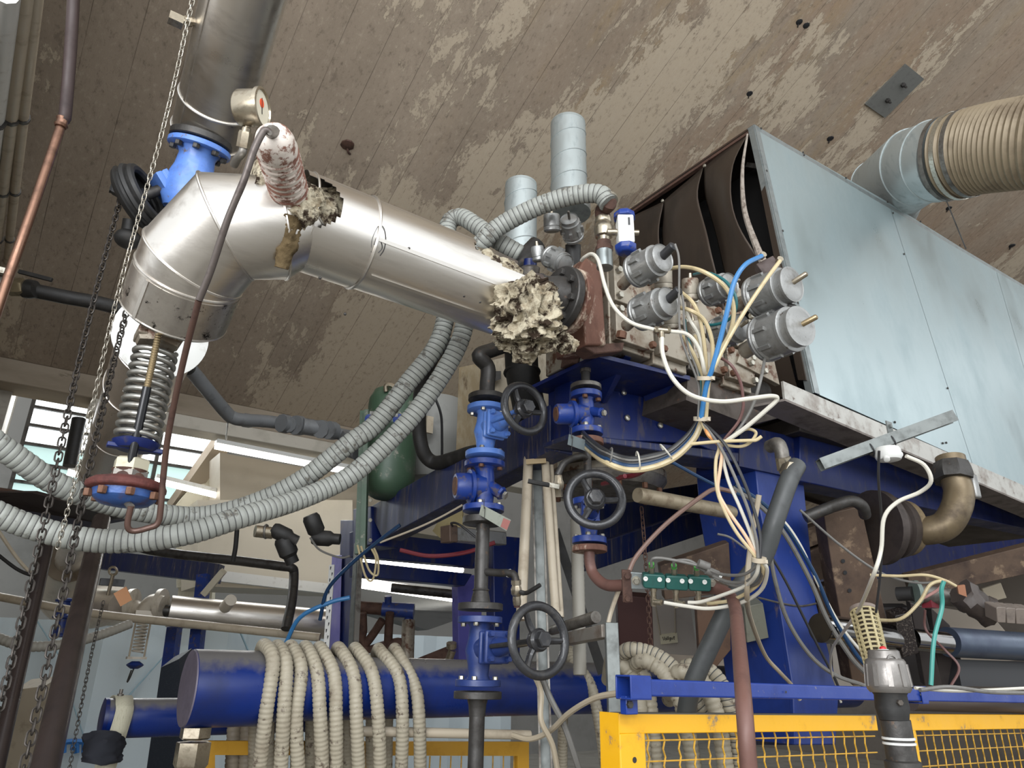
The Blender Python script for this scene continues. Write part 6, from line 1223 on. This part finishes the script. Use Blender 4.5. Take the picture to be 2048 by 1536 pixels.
solo('thin_brown_rod', B().tube([U(1256, 1148, d=2.72), U(1275, 1110, d=2.75), U(1330, 1050, d=2.8), U(1400, 995, d=2.85), U(1432, 978, d=2.9), U(1470, 985, d=2.95)], .009, 8, 5), mat('thin_brown', (112, 88, 78), .5), 'thin brownish tube slanting up right from the green block plate', 'tube')
solo('pale_earth_cable', B().tube([U(1250, 1150, d=2.9), U(1234, 1190, d=2.9), U(1222, 1225, d=2.9), U(1216, 1250, d=2.88)], .009, 8, 5), CREAM, 'pale cable curving down to the top of the galvanised post', 'cable')
# cables over the blue column
GC = 'cables running down the blue column'
for k, (P, r, m, lab) in enumerate((
    (((1470, 970), (1530, 1010), (1580, 1065), (1630, 1150), (1665, 1230), (1710, 1305), (1735, 1335)), .008, TUBEN, 'dark navy cable of the group crossing the column to the strainer basket'),
    (((1465, 975), (1525, 1016), (1572, 1072), (1620, 1160), (1655, 1240), (1700, 1312), (1730, 1345)), .009, TUBEG, 'grey cable of the group crossing the column to the strainer basket'),
    (((1500, 990), (1560, 1035), (1600, 1090), (1640, 1175), (1680, 1250), (1728, 1310)), .006, TUBEW, 'pale cable of the group crossing the column to the strainer basket'),
    (((1540, 1100), (1550, 1160), (1575, 1240), (1620, 1310), (1670, 1350), (1730, 1372), (1760, 1395)), .008, TUBEG, 'slim grey cable bowed over the column face'),
    (((1534, 1098), (1570, 1160), (1605, 1230), (1640, 1300), (1672, 1362), (1684, 1400)), .005, TUBEK, 'very thin black cable over the column face'),
    (((1518, 990, 2.5), (1500, 1100, 2.5), (1494, 1190, 2.5), (1502, 1240, 2.9), (1530, 1310, 3.3), (1560, 1345, 3.4), (1585, 1372, 3.5), (1600, 1400, 3.5)), .0075, mat('beige_line', (0, 0, 0)), 'slim beige tube falling left of the column past the grey box'),
    (((1435, 1068), (1460, 1075), (1492, 1098)), .0045, TUBEG, 'short grey wire end pointing left of the tubes'),
    (((1345, 925, 3.0), (1400, 955, 3.0), (1440, 975, 3.0), (1480, 990, 3.0)), .006, TUBEN, 'thin navy cable running right from the swept bundle'))):
    tb(P, r*1.25, m, lab, 3.45, GC, 'cable', 'column_cable')
for P, r, m, lab in ((((1812, 912, 1.95), (1848, 930, 1.95), (1862, 962, 1.95), (1840, 984, 1.98), (1795, 1004, 2.0), (1768, 1036, 2.0), (1762, 1100, 2.0), (1745, 1155, 2.0), (1716, 1222, 2.3), (1688, 1262, 2.7), (1664, 1300, 3.1), (1662, 1340, 3.4), (1674, 1376, 3.5), (1682, 1405, 3.5)), .0056, TUBEW, 'white cable hanging from the junction box in a long loop'),
                     (((1758, 902, 1.92), (1757, 960, 1.95), (1763, 1040, 2.02), (1762, 1130, 2.05), (1752, 1225, 2.1)), .0036, TUBEK, 'black cable hanging straight from the junction box'),
                     (((1840, 1380, 2.1), (1900, 1374, 2.15), (1980, 1384, 2.2), (2060, 1386, 2.3)), .006, TUBEG, 'grey cable lying on top of the blue rail at right'),
                     (((1830, 1376, 2.15), (1920, 1382, 2.2), (2060, 1376, 2.3)), .005, TUBEW, 'white cable lying on top of the blue rail at right'),
                     (((1240, 955, 3.4), (1270, 950, 3.3), (1292, 938, 3.2)), .012, TUBER, 'dark red hose behind the second handwheel, right part'),
                     (((1205, 968, 3.5), (1225, 962, 3.4), (1250, 952, 3.3)), .011, TUBER, 'dark red hose behind the second handwheel, left part')):
    tb(P, r, m, lab, 2, None, 'cable', 'hanging_cable')
for P, m, lab, r in ((((640, 1240), (655, 1180), (700, 1130), (760, 1080), (800, 1050)), TUBEN, 'navy tube rising right behind the blue post', .011), (((570, 1290), (600, 1235), (660, 1205), (700, 1195)), TUBEB, 'blue tube curving right from the hose coils', .012), (((715, 1090), (730, 1150), (745, 1160), (752, 1120), (742, 1095)), TUBEY, 'loose coil of beige wire beside the green post', .006), (((722, 1092), (738, 1140), (755, 1150), (756, 1118), (748, 1096)), TUBEY, 'inner loop of beige wire beside the green post', .006), (((760, 1085), (830, 1058), (880, 1035), (925, 1010)), CREAM, 'cream wire slanting up along the underside of the long beam', .006), (((800, 1100), (860, 1112), (930, 1105), (990, 1085)), TUBER, 'dark red hose under the long beam', .012)):
    tb([(x, y, 4.0) for x, y in P], r, m, lab, 4, None, 'tube', 'background_tube')
# ================================================================ lower right
t = thing('brown_support_post', 'stained brown steel upright with bolt holes right of the blue column', 'post', U(1740, 1370, d=3.9))
part(t, 'post', B().slab([U(x, y, d=3.9) for x, y in ((1648, 1030), (1722, 1012), (1768, 1215), (1806, 1372), (1706, 1372), (1668, 1160))], FWD*.15), TIMBER, bv=.004)
part(t, 'top_pipe', B().tube([U(1610, 1035, d=3.7), U(1660, 1015, d=3.7), U(1700, 1002, d=3.7), U(1724, 1012, d=3.7), U(1730, 1030, d=3.75)], .03, 12, 5), STEELDK)
for x, y in ((1686, 1122), (1690, 1145), (1699, 1181)): part(t, 'bolt_hole', B().lathe(U(x, y, d=3.895), -FWD, [(0, .011), (.002, .011)], 12), TUBEK)
def plate(name, pts, d, th, m, label, cat, group=None): return solo(name, B().slab([U(x, y, d=d) for x, y in pts], FWD*th), m, label, cat, group=group, bv=.004)
plate('stained_plank', ((1815, 1152), (2300, 1030), (2300, 1095), (1830, 1196)), 5.0, .08, TIMBER, 'stained plank under the blue side beam at far right', 'plank', 'stained planks')
plate('stained_plank', ((1605, 1060), (1665, 1040), (1672, 1075), (1612, 1098)), 4.4, .08, TIMBER, 'upper short stained plank between column and brown post', 'plank', 'stained planks')
plate('stained_plank', ((1612, 1105), (1672, 1082), (1682, 1150), (1622, 1165)), 4.4, .08, TIMBER, 'middle stained plank between column and brown post', 'plank', 'stained planks')
plate('stained_plank', ((1628, 1178), (1690, 1160), (1700, 1222), (1640, 1235)), 4.4, .08, TIMBER, 'lower stained plank between column and brown post', 'plank', 'stained planks')
plate('stained_plank', ((1320, 1132), (1458, 1085), (1464, 1185), (1330, 1200)), 4.0, .08, TIMBER, 'broad stained plank behind the green clamp blocks', 'plank', 'stained planks')
plate('rust_red_frame', ((1234, 1190), (1304, 1196), (1308, 1312), (1240, 1318)), 4.2, .1, mat('dark_red_brown', (56, 28, 26), .6), 'dark red-brown upright plate behind the clamp blocks', 'plate')
plate('brown_bracket_plate', ((1392, 1200), (1460, 1200), (1462, 1300), (1430, 1338), (1400, 1330)), 3.7, .05, mat('brown_plate', (92, 70, 56), .6, .2, (70, 52, 44), 10, .5), 'brown plate behind the diagonal dark hose', 'plate')
plate('grey_box_panel', ((1488, 1214), (1526, 1206), (1538, 1276), (1494, 1286)), 3.72, .12, mat('grimy_box', (112, 112, 100), .6, .1, (88, 86, 76), 18, .5, bump=.2), 'grimy square cover box on the blue column', 'cover')
t = thing('backing_board', 'pale taupe board behind the small hanging lettered card', 'board', U(1345, 1310, d=5.4))
part(t, 'panel', B().slab([U(x, y, d=5.4) for x, y in ((1300, 1208), (1378, 1196), (1396, 1312), (1308, 1306))], FWD*.03), mat('taupe_panel', (196, 188, 178), .7, 0, (176, 168, 158), 2, .5))
cdp = U(1338, 1276, d=5.3); t = thing('lettered_card', 'small cream card lettered Vollgut hanging on two strings', 'card', cdp)
part(t, 'card', B().slab([U(x, y, d=5.3) for x, y in ((1320, 1269), (1354, 1265), (1356, 1285), (1322, 1289))], FWD*.005), mat('card_cream', (228, 220, 190), .6))
for a_, b_ in (((1311, 1210), (1321, 1270)), ((1350, 1208), (1351, 1266))): part(t, 'string', B().cyl(U(*a_, d=5.3), U(*b_, d=5.3), .006, 6), CREAM)
# the word on the card, pen strokes as thin tubes
LET = {'V': [((0, 1), (.35, 0), (.7, 1))], 'o': [((.3, .6), (.05, .45), (.05, .15), (.3, 0), (.55, .15), (.55, .45), (.3, .6))], 'l': [((.1, 1), (.1, 0))], 'g': [((.5, .55), (.2, .6), (.05, .3), (.25, 0), (.5, .2), (.5, .6), (.5, -.3), (.1, -.35))], 'u': [((.05, .6), (.1, .05), (.45, .05), (.5, .6), (.5, 0))], 't': [((.25, .95), (.25, 0), (.45, 0)), ((.0, .65), (.5, .65))]}
x_ = 0
for chh in 'Vollgut':
    for st in LET[chh]: part(t, 'letter', B().tube([U(1325+(x_+p[0])*6.1, 1281-p[1]*7-(x_+p[0])*.6, d=5.296) for p in st], .0022, 5, sm=False), TUBEK)
    x_ += .78 if chh in 'V' else .35 if chh == 'l' else .68
# flanged curved exhaust pipe under the housing
fc2 = U(1812, 1056, d=4.0); fn = V3(.95, -.3, .05)
t = thing('flanged_bend', 'brownish flanged pipe bend curving up under the pale housing', 'pipe', U(1812, 1110, d=4.0))
part(t, 'pipe', B().tube([fc2, U(1848, 1062, d=3.9), U(1888, 1052, d=3.85), U(1910, 1022, d=3.85), U(1918, 985, d=3.9), U(1908, 950, d=3.95), U(1900, 915, d=4.0)], .075, 24, 6), mat('brown_oiled_pipe', (112, 98, 76), .45, .5, (80, 68, 54), 10, .6, bump=.15, bsc=30))
part(t, 'flange', B().lathe(fc2, fn, [(-.04, .15), (0, .15)], 36), mat('brown_flange2', (128, 112, 86), .55, .4, (92, 78, 60), 14, .6, bump=.2)); part(t, 'flange', B().lathe(fc2-fn.normalized()*.05, -fn, [(0, .16), (.05, .17), (.06, .15), (.12, .15), (.125, .2), (.17, .2)], 36), mat('dark_flange', (64, 56, 52), .5, .4, (48, 42, 40), 14, .5))
bolts(t, fc2, fn, .118, 8, .014, .02, BOLTR, .2)
part(t, 'pipe_clamp', B().lathe(U(1908, 962, d=3.93), U(1900, 915, d=4.0)-U(1908, 962, d=3.93), [(0, .10), (.03, .105), (.06, .1), (.1, .09)], 8), STEELDK); part(t, 'clamp_lug', B().box(U(1936, 975, d=3.9), .05, .1, .13), CAST, bv=.01)
# chrome shaft and greasy plates
t = thing('chrome_shaft', 'thick shiny shaft running right behind the strainer basket into greasy plates', 'shaft', U(1690, 1290, d=3.6))
part(t, 'shaft', B().cyl(U(1640, 1256, d=3.5), U(1805, 1278, d=3.8), .068, 32), mat('oily_chrome', (150, 148, 146), .16, 1, (90, 84, 78), 10, .5)); part(t, 'shaft', B().cyl(U(1820, 1278, d=3.8), U(1890, 1286, d=3.95), .058, 32), MATS['oily_chrome'])
plate('greasy_plate', ((1790, 1232), (1822, 1224), (1838, 1306), (1806, 1316)), 3.7, .1, mat('grease_black', (38, 32, 30), .35, .1, (120, 110, 100), 120, .5, bump=.6, bsc=90), 'greasy black bearing plate speckled with granules', 'plate')
plate('dark_upright', ((1820, 1205), (1850, 1215), (1885, 1372), (1850, 1372)), 4.1, .05, mat('dark_up', (58, 52, 50), .5, .2, (44, 40, 38), 8, .5), 'dark slanted upright right of the greasy plate', 'upright', 'dark slanted uprights')
plate('dark_upright', ((1862, 1215), (1900, 1250), (1940, 1372), (1880, 1372)), 4.4, .1, MATS['dark_up'], 'second dark slanted upright, wider, further right', 'upright', 'dark slanted uprights')
plate('dark_upright', ((1700, 1215), (1820, 1215), (1870, 1372), (1720, 1372)), 5.2, .1, mat('dark_back', (44, 40, 40), .7), 'broad dark plate behind the shaft', 'upright')
solo('grey_blue_pipe', B().cyl(U(1896, 1284, d=4.3), U(2420, 1315, d=5.2), .085, 32), mat('grey_blue_pipe', (78, 88, 104), .35, .4, (60, 66, 86), 4, .5), 'thick grey-blue pipe running out at the right edge', 'pipe')
solo('dark_lower_pipe', B().beam(U(1900, 1345, d=4.4), U(2420, 1358, d=5.3), .12, .15), mat('dark_low', (52, 52, 54), .5, .2), 'dark grey box tube just above the rail at the right edge', 'tube')
solo('low_cross_pipe', B().cyl(U(1820, 1400, d=3.6), U(2420, 1420, d=4.6), .05, 16), mat('brown_grey', (92, 82, 76), .5), 'dim brown-grey pipe between the blue rail and the yellow fence', 'pipe')
plate('white_sheet_piece', ((1965, 1178), (2002, 1166), (2014, 1196), (1972, 1206)), 5.6, .02, CREAM, 'small cream sheet behind the cable chain', 'sheet')
# hose arm and crumpled cable chain at right
t = thing('hydraulic_ram', 'grey cylinder ram with a rounded end plate above the teal cable', 'cylinder', U(1880, 1195, d=3.7))
part(t, 'barrel', B().cyl(U(1830, 1186, d=3.7), U(1925, 1198, d=3.75), .045, 20), STEEL); part(t, 'end_plate', B().lathe(U(1828, 1185, d=3.7), RIGHT, [(0, .06), (.02, .06)], 20), mat('grey_green', (104, 116, 108), .5)); part(t, 'black_end', B().cyl(U(1795, 1188, d=3.75), U(1826, 1187, d=3.7), .035, 16), RUBBER)
part(t, 'red_block', B().box(U(1860, 1208, d=3.7), .07, .05, .04), TUBER)
t = thing('crumpled_chain_cover', 'crumpled black cable chain segment hanging loose', 'cable chain', U(1945, 1230, d=3.6))
wool(t, 'cover', [U(1918, 1186, d=3.6), U(1945, 1206, d=3.6), U(1970, 1222, d=3.62), U(1985, 1226, d=3.62)], .06, .5, 14, 31, .02, 9, mat('torn_black_plastic', (66, 58, 54), .6, 0, (44, 38, 36), 16, .5), None)
part(t, 'orange_tab', B().slab([U(x, y, d=3.5) for x, y in ((1915, 1172), (1930, 1170), (1934, 1194), (1918, 1188))], FWD*.01), mat('rust_tab', (150, 104, 78), .6))
t = thing('cable_chain', 'grey segmented cable chain reaching the right edge', 'cable chain', U(2010, 1245, d=3.4))
for k in range(4): part(t, 'segment', B().slab([U(1993+k*19+x, 1214+k*1.5+y, d=3.4+.02*k) for x, y in ((0, 2), (4, 0), (19, 1), (19, 32), (2, 31))], FWD*.09), mat('grey_brown_plastic', (112, 102, 94), .5, 0, (90, 82, 76), 20, .5), bv=.003)
for P, r, m, lab in ((((1600, 1020, 3.5), (1680, 1090, 3.5), (1760, 1145, 3.5), (1830, 1165, 3.45), (1888, 1162, 3.4)), .006, TUBEG, 'dusty cable slanting right down to the tie at the grey arm'), (((1740, 1150, 3.5), (1800, 1152, 3.45), (1850, 1150, 3.4), (1888, 1160, 3.4), (1912, 1172, 3.4)), .007, TUBEY, 'yellowed tube running into the grey arm from the left'), (((1750, 1240, 3.5), (1800, 1238, 3.4), (1838, 1205, 3.38), (1860, 1170, 3.38), (1888, 1160, 3.4)), .008, TUBEY, 'yellowed tube looping under the grey arm'), (((1888, 1162, 3.35), (1883, 1180, 3.35), (1884, 1215, 3.35), (1868, 1280, 3.3), (1862, 1370, 3.25)), .010, mat('teal_cable', (70, 150, 140), .4), 'teal cable hanging from the tie down to the rail'), (((1850, 1220, 3.5), (1852, 1260, 3.5), (1890, 1300, 3.4), (1918, 1335, 3.35), (1900, 1375, 3.3)), .006, mat('brown_tube', (0, 0, 0)), 'thin brown cable looping right of the teal cable'), (((1890, 1160, 3.4), (1875, 1180, 3.4), (1840, 1200, 3.42)), .007, mat('pink_tube', (176, 132, 126), .5), 'dull pink tube beside the yellowed loop')):
    tb(P, r, m, lab, 3.4, None, 'tube', 'arm_tube')
# strainer basket
bt, bb2 = U(1727, 1222, d=2.35), U(1758, 1345, d=2.2); bxd = (bb2-bt); Lb = bxd.length; bxd.normalize(); _, bu, bvv = frame(bxd)
t = thing('strainer_basket', 'beige slotted plastic cone basket with a flat rim beside the grey actuator', 'basket', bb2)
part(t, 'rim', B().lathe(bt-bxd*.006, bxd, [(0, .043), (.012, .044), (.013, .04)], 32), mat('grey_rim', (112, 100, 92), .5)); BK = mat('basket_plastic', (158, 146, 110), .5, 0, (128, 114, 84), 20, .5)
part(t, 'inner_core', B().lathe(bt, bxd, [(0, .028), (Lb, .022)], 20), mat('basket_dark', (70, 60, 48), .8))
for k in range(14): s = (k+.5)/14; part(t, 'ring', B().torus(bt+bxd*Lb*s, bxd, .040-.006*s, .0035, 28, 6), BK)
for k in range(10): a = 2*math.pi*k/10; e = bu*math.cos(a)+bvv*math.sin(a); part(t, 'rib', B().beam(bt+e*.040, bt+bxd*Lb+e*.034, .007, .006, e), BK)
# foreground actuator valve
fa = U(1769, 1318, d=1.95); vx, vy = fa.x, fa.y; zz2 = lambda py: ZAT(vx, vy, py)
t = thing('foreground_valve', 'grey domed valve head with red button on a black valve in front of the fence', 'valve', (vx, vy, zz2(1536)))
GH = mat('dull_alu_head', (126, 122, 118), .38, .6, (96, 90, 84), 16, .5, bump=.12, bsc=90, col3=(132, 104, 88), sc3=12, amt3=.12)
z0, z1 = zz2(1385), zz2(1300)
part(t, 'head', B().lathe((vx, vy, z0), (0, 0, 1), [(0, .048), (.008, .054), (.02, .056), (.06, .052), ((z1-z0)*.72, .050), ((z1-z0)*.78, .046), ((z1-z0)*.8, .041), ((z1-z0)*.97, .039), ((z1-z0), .035)], 40), GH, 'dull aluminium head')
part(t, 'red_button', B().ball((vx-.0, vy, z1+.004), .009, 12, 8, (1, 1, .7)), mat('button_red', (176, 30, 36), .3)); part(t, 'button_ring', B().lathe((vx, vy, z1-.002), (0, 0, 1), [(0, .015), (.004, .014)], 18), WHITEP)
fr_ = V3(-FWD.x, -FWD.y, 0).normalized(); part(t, 'port', B().lathe(V3(vx, vy, z1-.025)+fr_*.03, fr_, [(0, .014), (.014, .014), (.014, .009), (.004, .008), (.004, .0001)], 18), GH)
for k in range(10): a = 2*math.pi*k/10; e = V3(math.cos(a), math.sin(a), 0); part(t, 'rib', B().beam(V3(vx, vy, z0+.015)+e*.053, V3(vx, vy, z0+(z1-z0)*.66)+e*.049, .012, .01, e), GH)
part(t, 'body', B().lathe((vx, vy, zz2(1440)), (0, 0, 1), [(0, .036), (.01, .038), (.03, .042), (.06, .04), (.07, .046), (.085, .046), (zz2(1385)-zz2(1440), .03)], 20), RUBBER); part(t, 'bolt', B().hexa(V3(vx, vy, zz2(1404))+fr_*.04, fr_, .008, .01), STEEL)
part(t, 'pipe', B().cyl((vx+.004, vy, zz2(1440)), (vx+.01, vy, zz2(1600)), .037, 24), STEELDK)
for py in (1480, 1490): part(t, 'white_tape_band', B().lathe((vx+.006, vy, zz2(py)), (0, 0, 1), [(0, .037), (.001, .040), (.006, .040), (.007, .037)], 24), WHITEP)
part(t, 'lower_collar', B().lathe((vx+.008, vy, zz2(1520)), (0, 0, -1), [(0, .037), (.004, .044), (.05, .044)], 24), STEELDK)
# ================================================================ yellow fence and blue rail
FY = 1.9
def fp(px, py): return U(px, py, Y=FY)
def fence(name, label, outer, barT, barL, cols, rows, group='yellow guard fence panels', holes=()):
    t = thing(name, label, 'fence', fp(*outer[0]), group)
    (xl, yl), (xr, yr) = outer; a = fp(xl, yl); b = fp(xr, yr); ht = a.z-fp(xl, yl+barT).z; wl_ = fp(xl+barL, yl).x-a.x; bot = .35
    part(t, 'top_bar', B().slab([a, b, b-V3(0, 0, ht), a-V3(0, 0, ht)], (0, .04, 0)), YEL, bv=.003)
    part(t, 'side_bar', B().slab([a-V3(0, 0, ht), a+V3(wl_, 0, -ht), V3(a.x+wl_, FY, bot), V3(a.x, FY, bot)], (0, .04, 0)), YEL, bv=.003)
    part(t, 'edge_fold', B().slab([a, a-V3(.0, 0, a.z-bot), V3(a.x, FY+.09, bot), a+V3(0, .09, 0)], (-.004, 0, 0)), YEL)
    part(t, 'bottom_bar', B().slab([V3(a.x, FY, bot), V3(b.x, FY, bot), V3(b.x, FY, bot-.06), V3(a.x, FY, bot-.06)], (0, .04, 0)), YEL)
    n = int((b.x-a.x-wl_)/.074)
    for i in range(n):
        x = a.x+wl_+.03+i*.074; P = []
        zt2 = a.z-ht+(b.z-a.z)*(x-a.x)/(b.x-a.x)
        k = int((zt2-bot)/.0245)
        for j in range(k+1): P.append(V3(x+(.0075 if j % 2 else -.0075), FY+.02+(.003 if j % 2 else -.003), zt2-j*.0245))
        part(t, 'mesh_wire', B().tube(P, 0.0034, 6, 2), YWIRE)
    z = a.z-ht-.022; sl = (b.z-a.z)/(b.x-a.x)
    while z > bot:
        part(t, 'mesh_wire', B().tube([V3(a.x+wl_, FY+.02, z+sl*wl_), V3(b.x, FY+.02, z+sl*(b.x-a.x))], .0028, 6, sm=False), YWIRE); z -= .062
    for hx, hy in holes: part(t, 'bolt_hole', B().lathe(fp(hx, hy)-V3(0, .0005, 0), nY, [(0, .009), (.0006, .009)], 16), TUBEK)
    return t
fence('guard_fence', 'yellow guard fence panel with scraped paint left of the grey valve', ((1238, 1426), (1752, 1430)), 42, 50, 0, 0, holes=((1269, 1520),))
fence('guard_fence', 'yellow guard fence panel right of the grey valve', ((1800, 1428), (2420, 1432)), 34, 26, 0, 0)
part(bpy.data.objects['guard_fence'], 'grimy_top_edge', B().slab([fp(1238, 1425), fp(1752, 1429), fp(1752, 1432), fp(1238, 1428)], (0, .042, 0)), mat('grime_top', (84, 80, 70), .8))
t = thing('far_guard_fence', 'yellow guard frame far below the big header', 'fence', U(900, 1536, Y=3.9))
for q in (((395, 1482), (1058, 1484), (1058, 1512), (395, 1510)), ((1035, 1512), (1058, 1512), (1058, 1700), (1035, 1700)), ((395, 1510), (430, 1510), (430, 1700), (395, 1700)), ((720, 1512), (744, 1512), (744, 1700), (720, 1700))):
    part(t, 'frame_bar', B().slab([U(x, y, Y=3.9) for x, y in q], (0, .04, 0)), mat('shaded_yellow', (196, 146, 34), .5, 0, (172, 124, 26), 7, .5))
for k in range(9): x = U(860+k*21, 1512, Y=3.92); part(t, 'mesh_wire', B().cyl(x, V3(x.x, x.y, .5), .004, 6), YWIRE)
t = thing('guard_rail', 'blue square tube rail running right above the yellow fence', 'rail', fp(1243, 1396))
ra0, ra1 = U(1246, 1374, Y=1.84), U(2480, 1407, Y=1.84); rdv = (ra1-ra0).normalized()
RB = mat('rail_blue', (28, 54, 130), .38, 0, (24, 42, 106), 5, .5, bump=.1, bsc=60, col3=(110, 106, 118), sc3=40, amt3=.16)
part(t, 'tube', B().beam(ra0+rdv*.05, ra1, .052, .052), RB, bv=.006)
for s0_, L_ in ((0, .09), ((U(1828, 1390, Y=1.84)-ra0).length, .05)):
    c0_ = ra0+rdv*s0_; h2_ = .033
    for dx, dz_, w2, h2 in ((0, h2_, .07, .006), (0, -h2_, .07, .006), (h2_, 0, .006, .066), (-h2_, 0, .006, .066)):
        sdv = rdv.cross(V3(0, 0, 1)).normalized(); part(t, 'sleeve', B().beam(c0_+sdv*dx+V3(0, 0, dz_), c0_+rdv*L_+sdv*dx+V3(0, 0, dz_), w2, h2), RB, bv=.002)
for px, py in ((1273, 1368), (1292, 1368), (1572, 1384), (1841, 1389), (1853, 1390)): part(t, 'hole', B().lathe(U(px, py, Y=1.807), nY, [(0, .0045), (.0006, .0045)], 10), TUBEK)
part(t, 'mount_lug', B().box(U(1258, 1410, Y=1.86), .05, .03, .055), RB, bv=.003); part(t, 'lug_bolt', B().hexa(U(1258, 1409, Y=1.84), nY, .012, .01), STEELDK)
# small background bits behind the valves
t = thing('perforated_tube', 'dark perforated steel tube before the lit strips', 'tube', U(860, 1180, d=6.5))
part(t, 'tube', B().cyl(U(782, 1175, d=6.5), U(922, 1190, d=6.6), .04, 20), STEELDK)
for k in range(7): part(t, 'hole', B().lathe(U(793+k*19, 1178+k*1.6, d=6.455), -FWD, [(0, .008), (.001, .008)], 8), TUBEK)
t = thing('small_blue_manifold', 'small blue pipe manifold with brown fittings behind the hose coils', 'manifold', U(790, 1230, d=6.0))
part(t, 'run', B().cyl(U(765, 1218, d=6), U(828, 1222, d=6), .06, 16), MB_); part(t, 'run', B().cyl(U(716, 1214, d=6), U(766, 1218, d=6), .05, 16), RUSTD)
part(t, 'riser', B().cyl(U(776, 1192, d=6), U(776, 1218, d=6), .03, 12), MB_); part(t, 'drop', B().cyl(U(818, 1224, d=6), U(817, 1245, d=6), .04, 12), MB_); part(t, 'drop_pipe', B().cyl(U(817, 1242, d=6), U(814, 1330, d=5.8), .055, 14), DIRTYWH)
for P in (((780, 1225), (778, 1250), (776, 1290), (776, 1305)), ((765, 1240), (745, 1270), (730, 1290)), ((725, 1225), (726, 1260), (724, 1280), (738, 1305)), ((740, 1300), (770, 1290), (800, 1284), (798, 1300))): part(t, 'fitting_pipe', B().tube([U(x, y, d=5.9) for x, y in P], .035, 10, 5), RUSTD)
solo('brass_tap', B().cyl(U(905, 1300, d=5.6), U(898, 1320, d=5.6), .03, 10).lathe(U(903, 1296, d=5.6), UP, [(0, .04), (.04, .04)], 10), NICK, 'brass tap end left of the dull blue valve', 'tap')
solo('rust_rail', B().beam(U(820, 1334, d=6.0), U(905, 1300, d=6.0), .06, .08), RUSTD, 'rusty slanted rail behind the header', 'rail')
solo('orange_lamp', B().lathe(U(727, 1215, d=5), UP, [(0, .01), (.01, .02), (.03, .02)], 10), STEELDK, 'small dark round knob beside the galvanised channel', 'knob') if False else None
solo('translucent_bag', B().slab([U(x, y, d=5.0) for x, y in ((893, 1014), (925, 1006), (925, 1062), (880, 1076), (865, 1062))], FWD*.1), mat('cream_bag', (204, 188, 140), .6, 0, (180, 164, 120), 12, .5), 'cream plastic piece under the long beam', 'sheet')  # plain opaque slab in pale cream
solo('dark_louvre_panel', B().slab([U(x, y, d=5.0) for x, y in ((322, 1335), (358, 1318), (372, 1560), (290, 1560))], FWD*.2), mat('dark_louvre', (44, 50, 60), .5, .2, (70, 74, 80), 90, .5, (1, 1, 3)), 'dark ribbed cabinet side left of the big header', 'cabinet')
solo('white_machine_cover', B().slab([U(x, y, d=5.5) for x, y in ((28, 1380), (90, 1372), (70, 1600), (-10, 1600))], FWD*.2), CREAM, 'cream cabinet corner at the bottom left edge', 'cabinet')
solo('pale_bracket_arm', B().beam(U(447, 1142, d=6.0), U(408, 1188, d=6.0), .05, .06, FWD), mat('pale_bracket', (188, 180, 160), .6), 'pale diagonal bracket arm under the white beam edge', 'bracket')
for k, (a_, b_, c_, d_) in enumerate(((352, 1235, 338, 1340), (408, 1150, 392, 1300))):
    solo('far_blue_post', B().beam(U(a_, b_, d=6.8), U(c_, d_, d=6.5), .1, .1, FWD), MB_, ('far blue post behind the distant spring valve', 'second far blue post behind the header end')[k], 'post')
solo('far_blue_beam', B().beam(U(205, 1120, d=6.9), U(440, 1148, d=6.9), .15, .17), DBD, 'distant purple-blue beam behind the right black post', 'beam')
t = thing('far_valve', 'small blue valve hanging under the pale far elbow beside the black post', 'valve', U(120, 1275, d=6.5))
a_, b_ = U(130, 1196, d=6.6), U(119, 1275, d=6.5); L_ = (b_-a_).length
part(t, 'body', B().lathe(a_, b_-a_, [(0, .04), (.01, .075), (.03, .075), (.035, .05), (L_*.42, .06), (L_*.45, .08), (L_*.5, .08), (L_*.53, .05), (L_*.9, .06), (L_*.92, .075), (L_-.01, .075), (L_, .04)], 20), MB_)
solo('ridged_white_column', B().slab([U(x, y, Y=9.75) for x, y in ((372, 1010), (436, 1010), (420, 1250), (350, 1250))], FWD*.1), mat('ridged_pale', (200, 196, 178), .7, 0, (168, 160, 138), 20, .5, (3, 3, .1)), 'pale ribbed column standing behind the background pipes', 'column')
plate('pale_floor_cover', ((1308, 1310), (1470, 1302), (1480, 1345), (1320, 1350)), 6.2, .02, mat('pale_cover', (214, 200, 184), .7), 'pale strip behind the beige hoses, under the lettered panel', 'sheet')
plate('pale_back_sheet', ((1660, 1235), (1700, 1225), (1725, 1375), (1668, 1375)), 4.6, .02, mat('taupe_panel', (0, 0, 0)), 'pale sheet glimpsed between the blue column and the brown post', 'sheet')
plate('taupe_back_sheet', ((1860, 1212), (1985, 1232), (2060, 1320), (1900, 1330)), 5.6, .02, mat('taupe_dark', (150, 140, 128), .7, 0, (132, 122, 112), 3, .5), 'taupe sheet with faint scratches behind the teal cable', 'sheet')
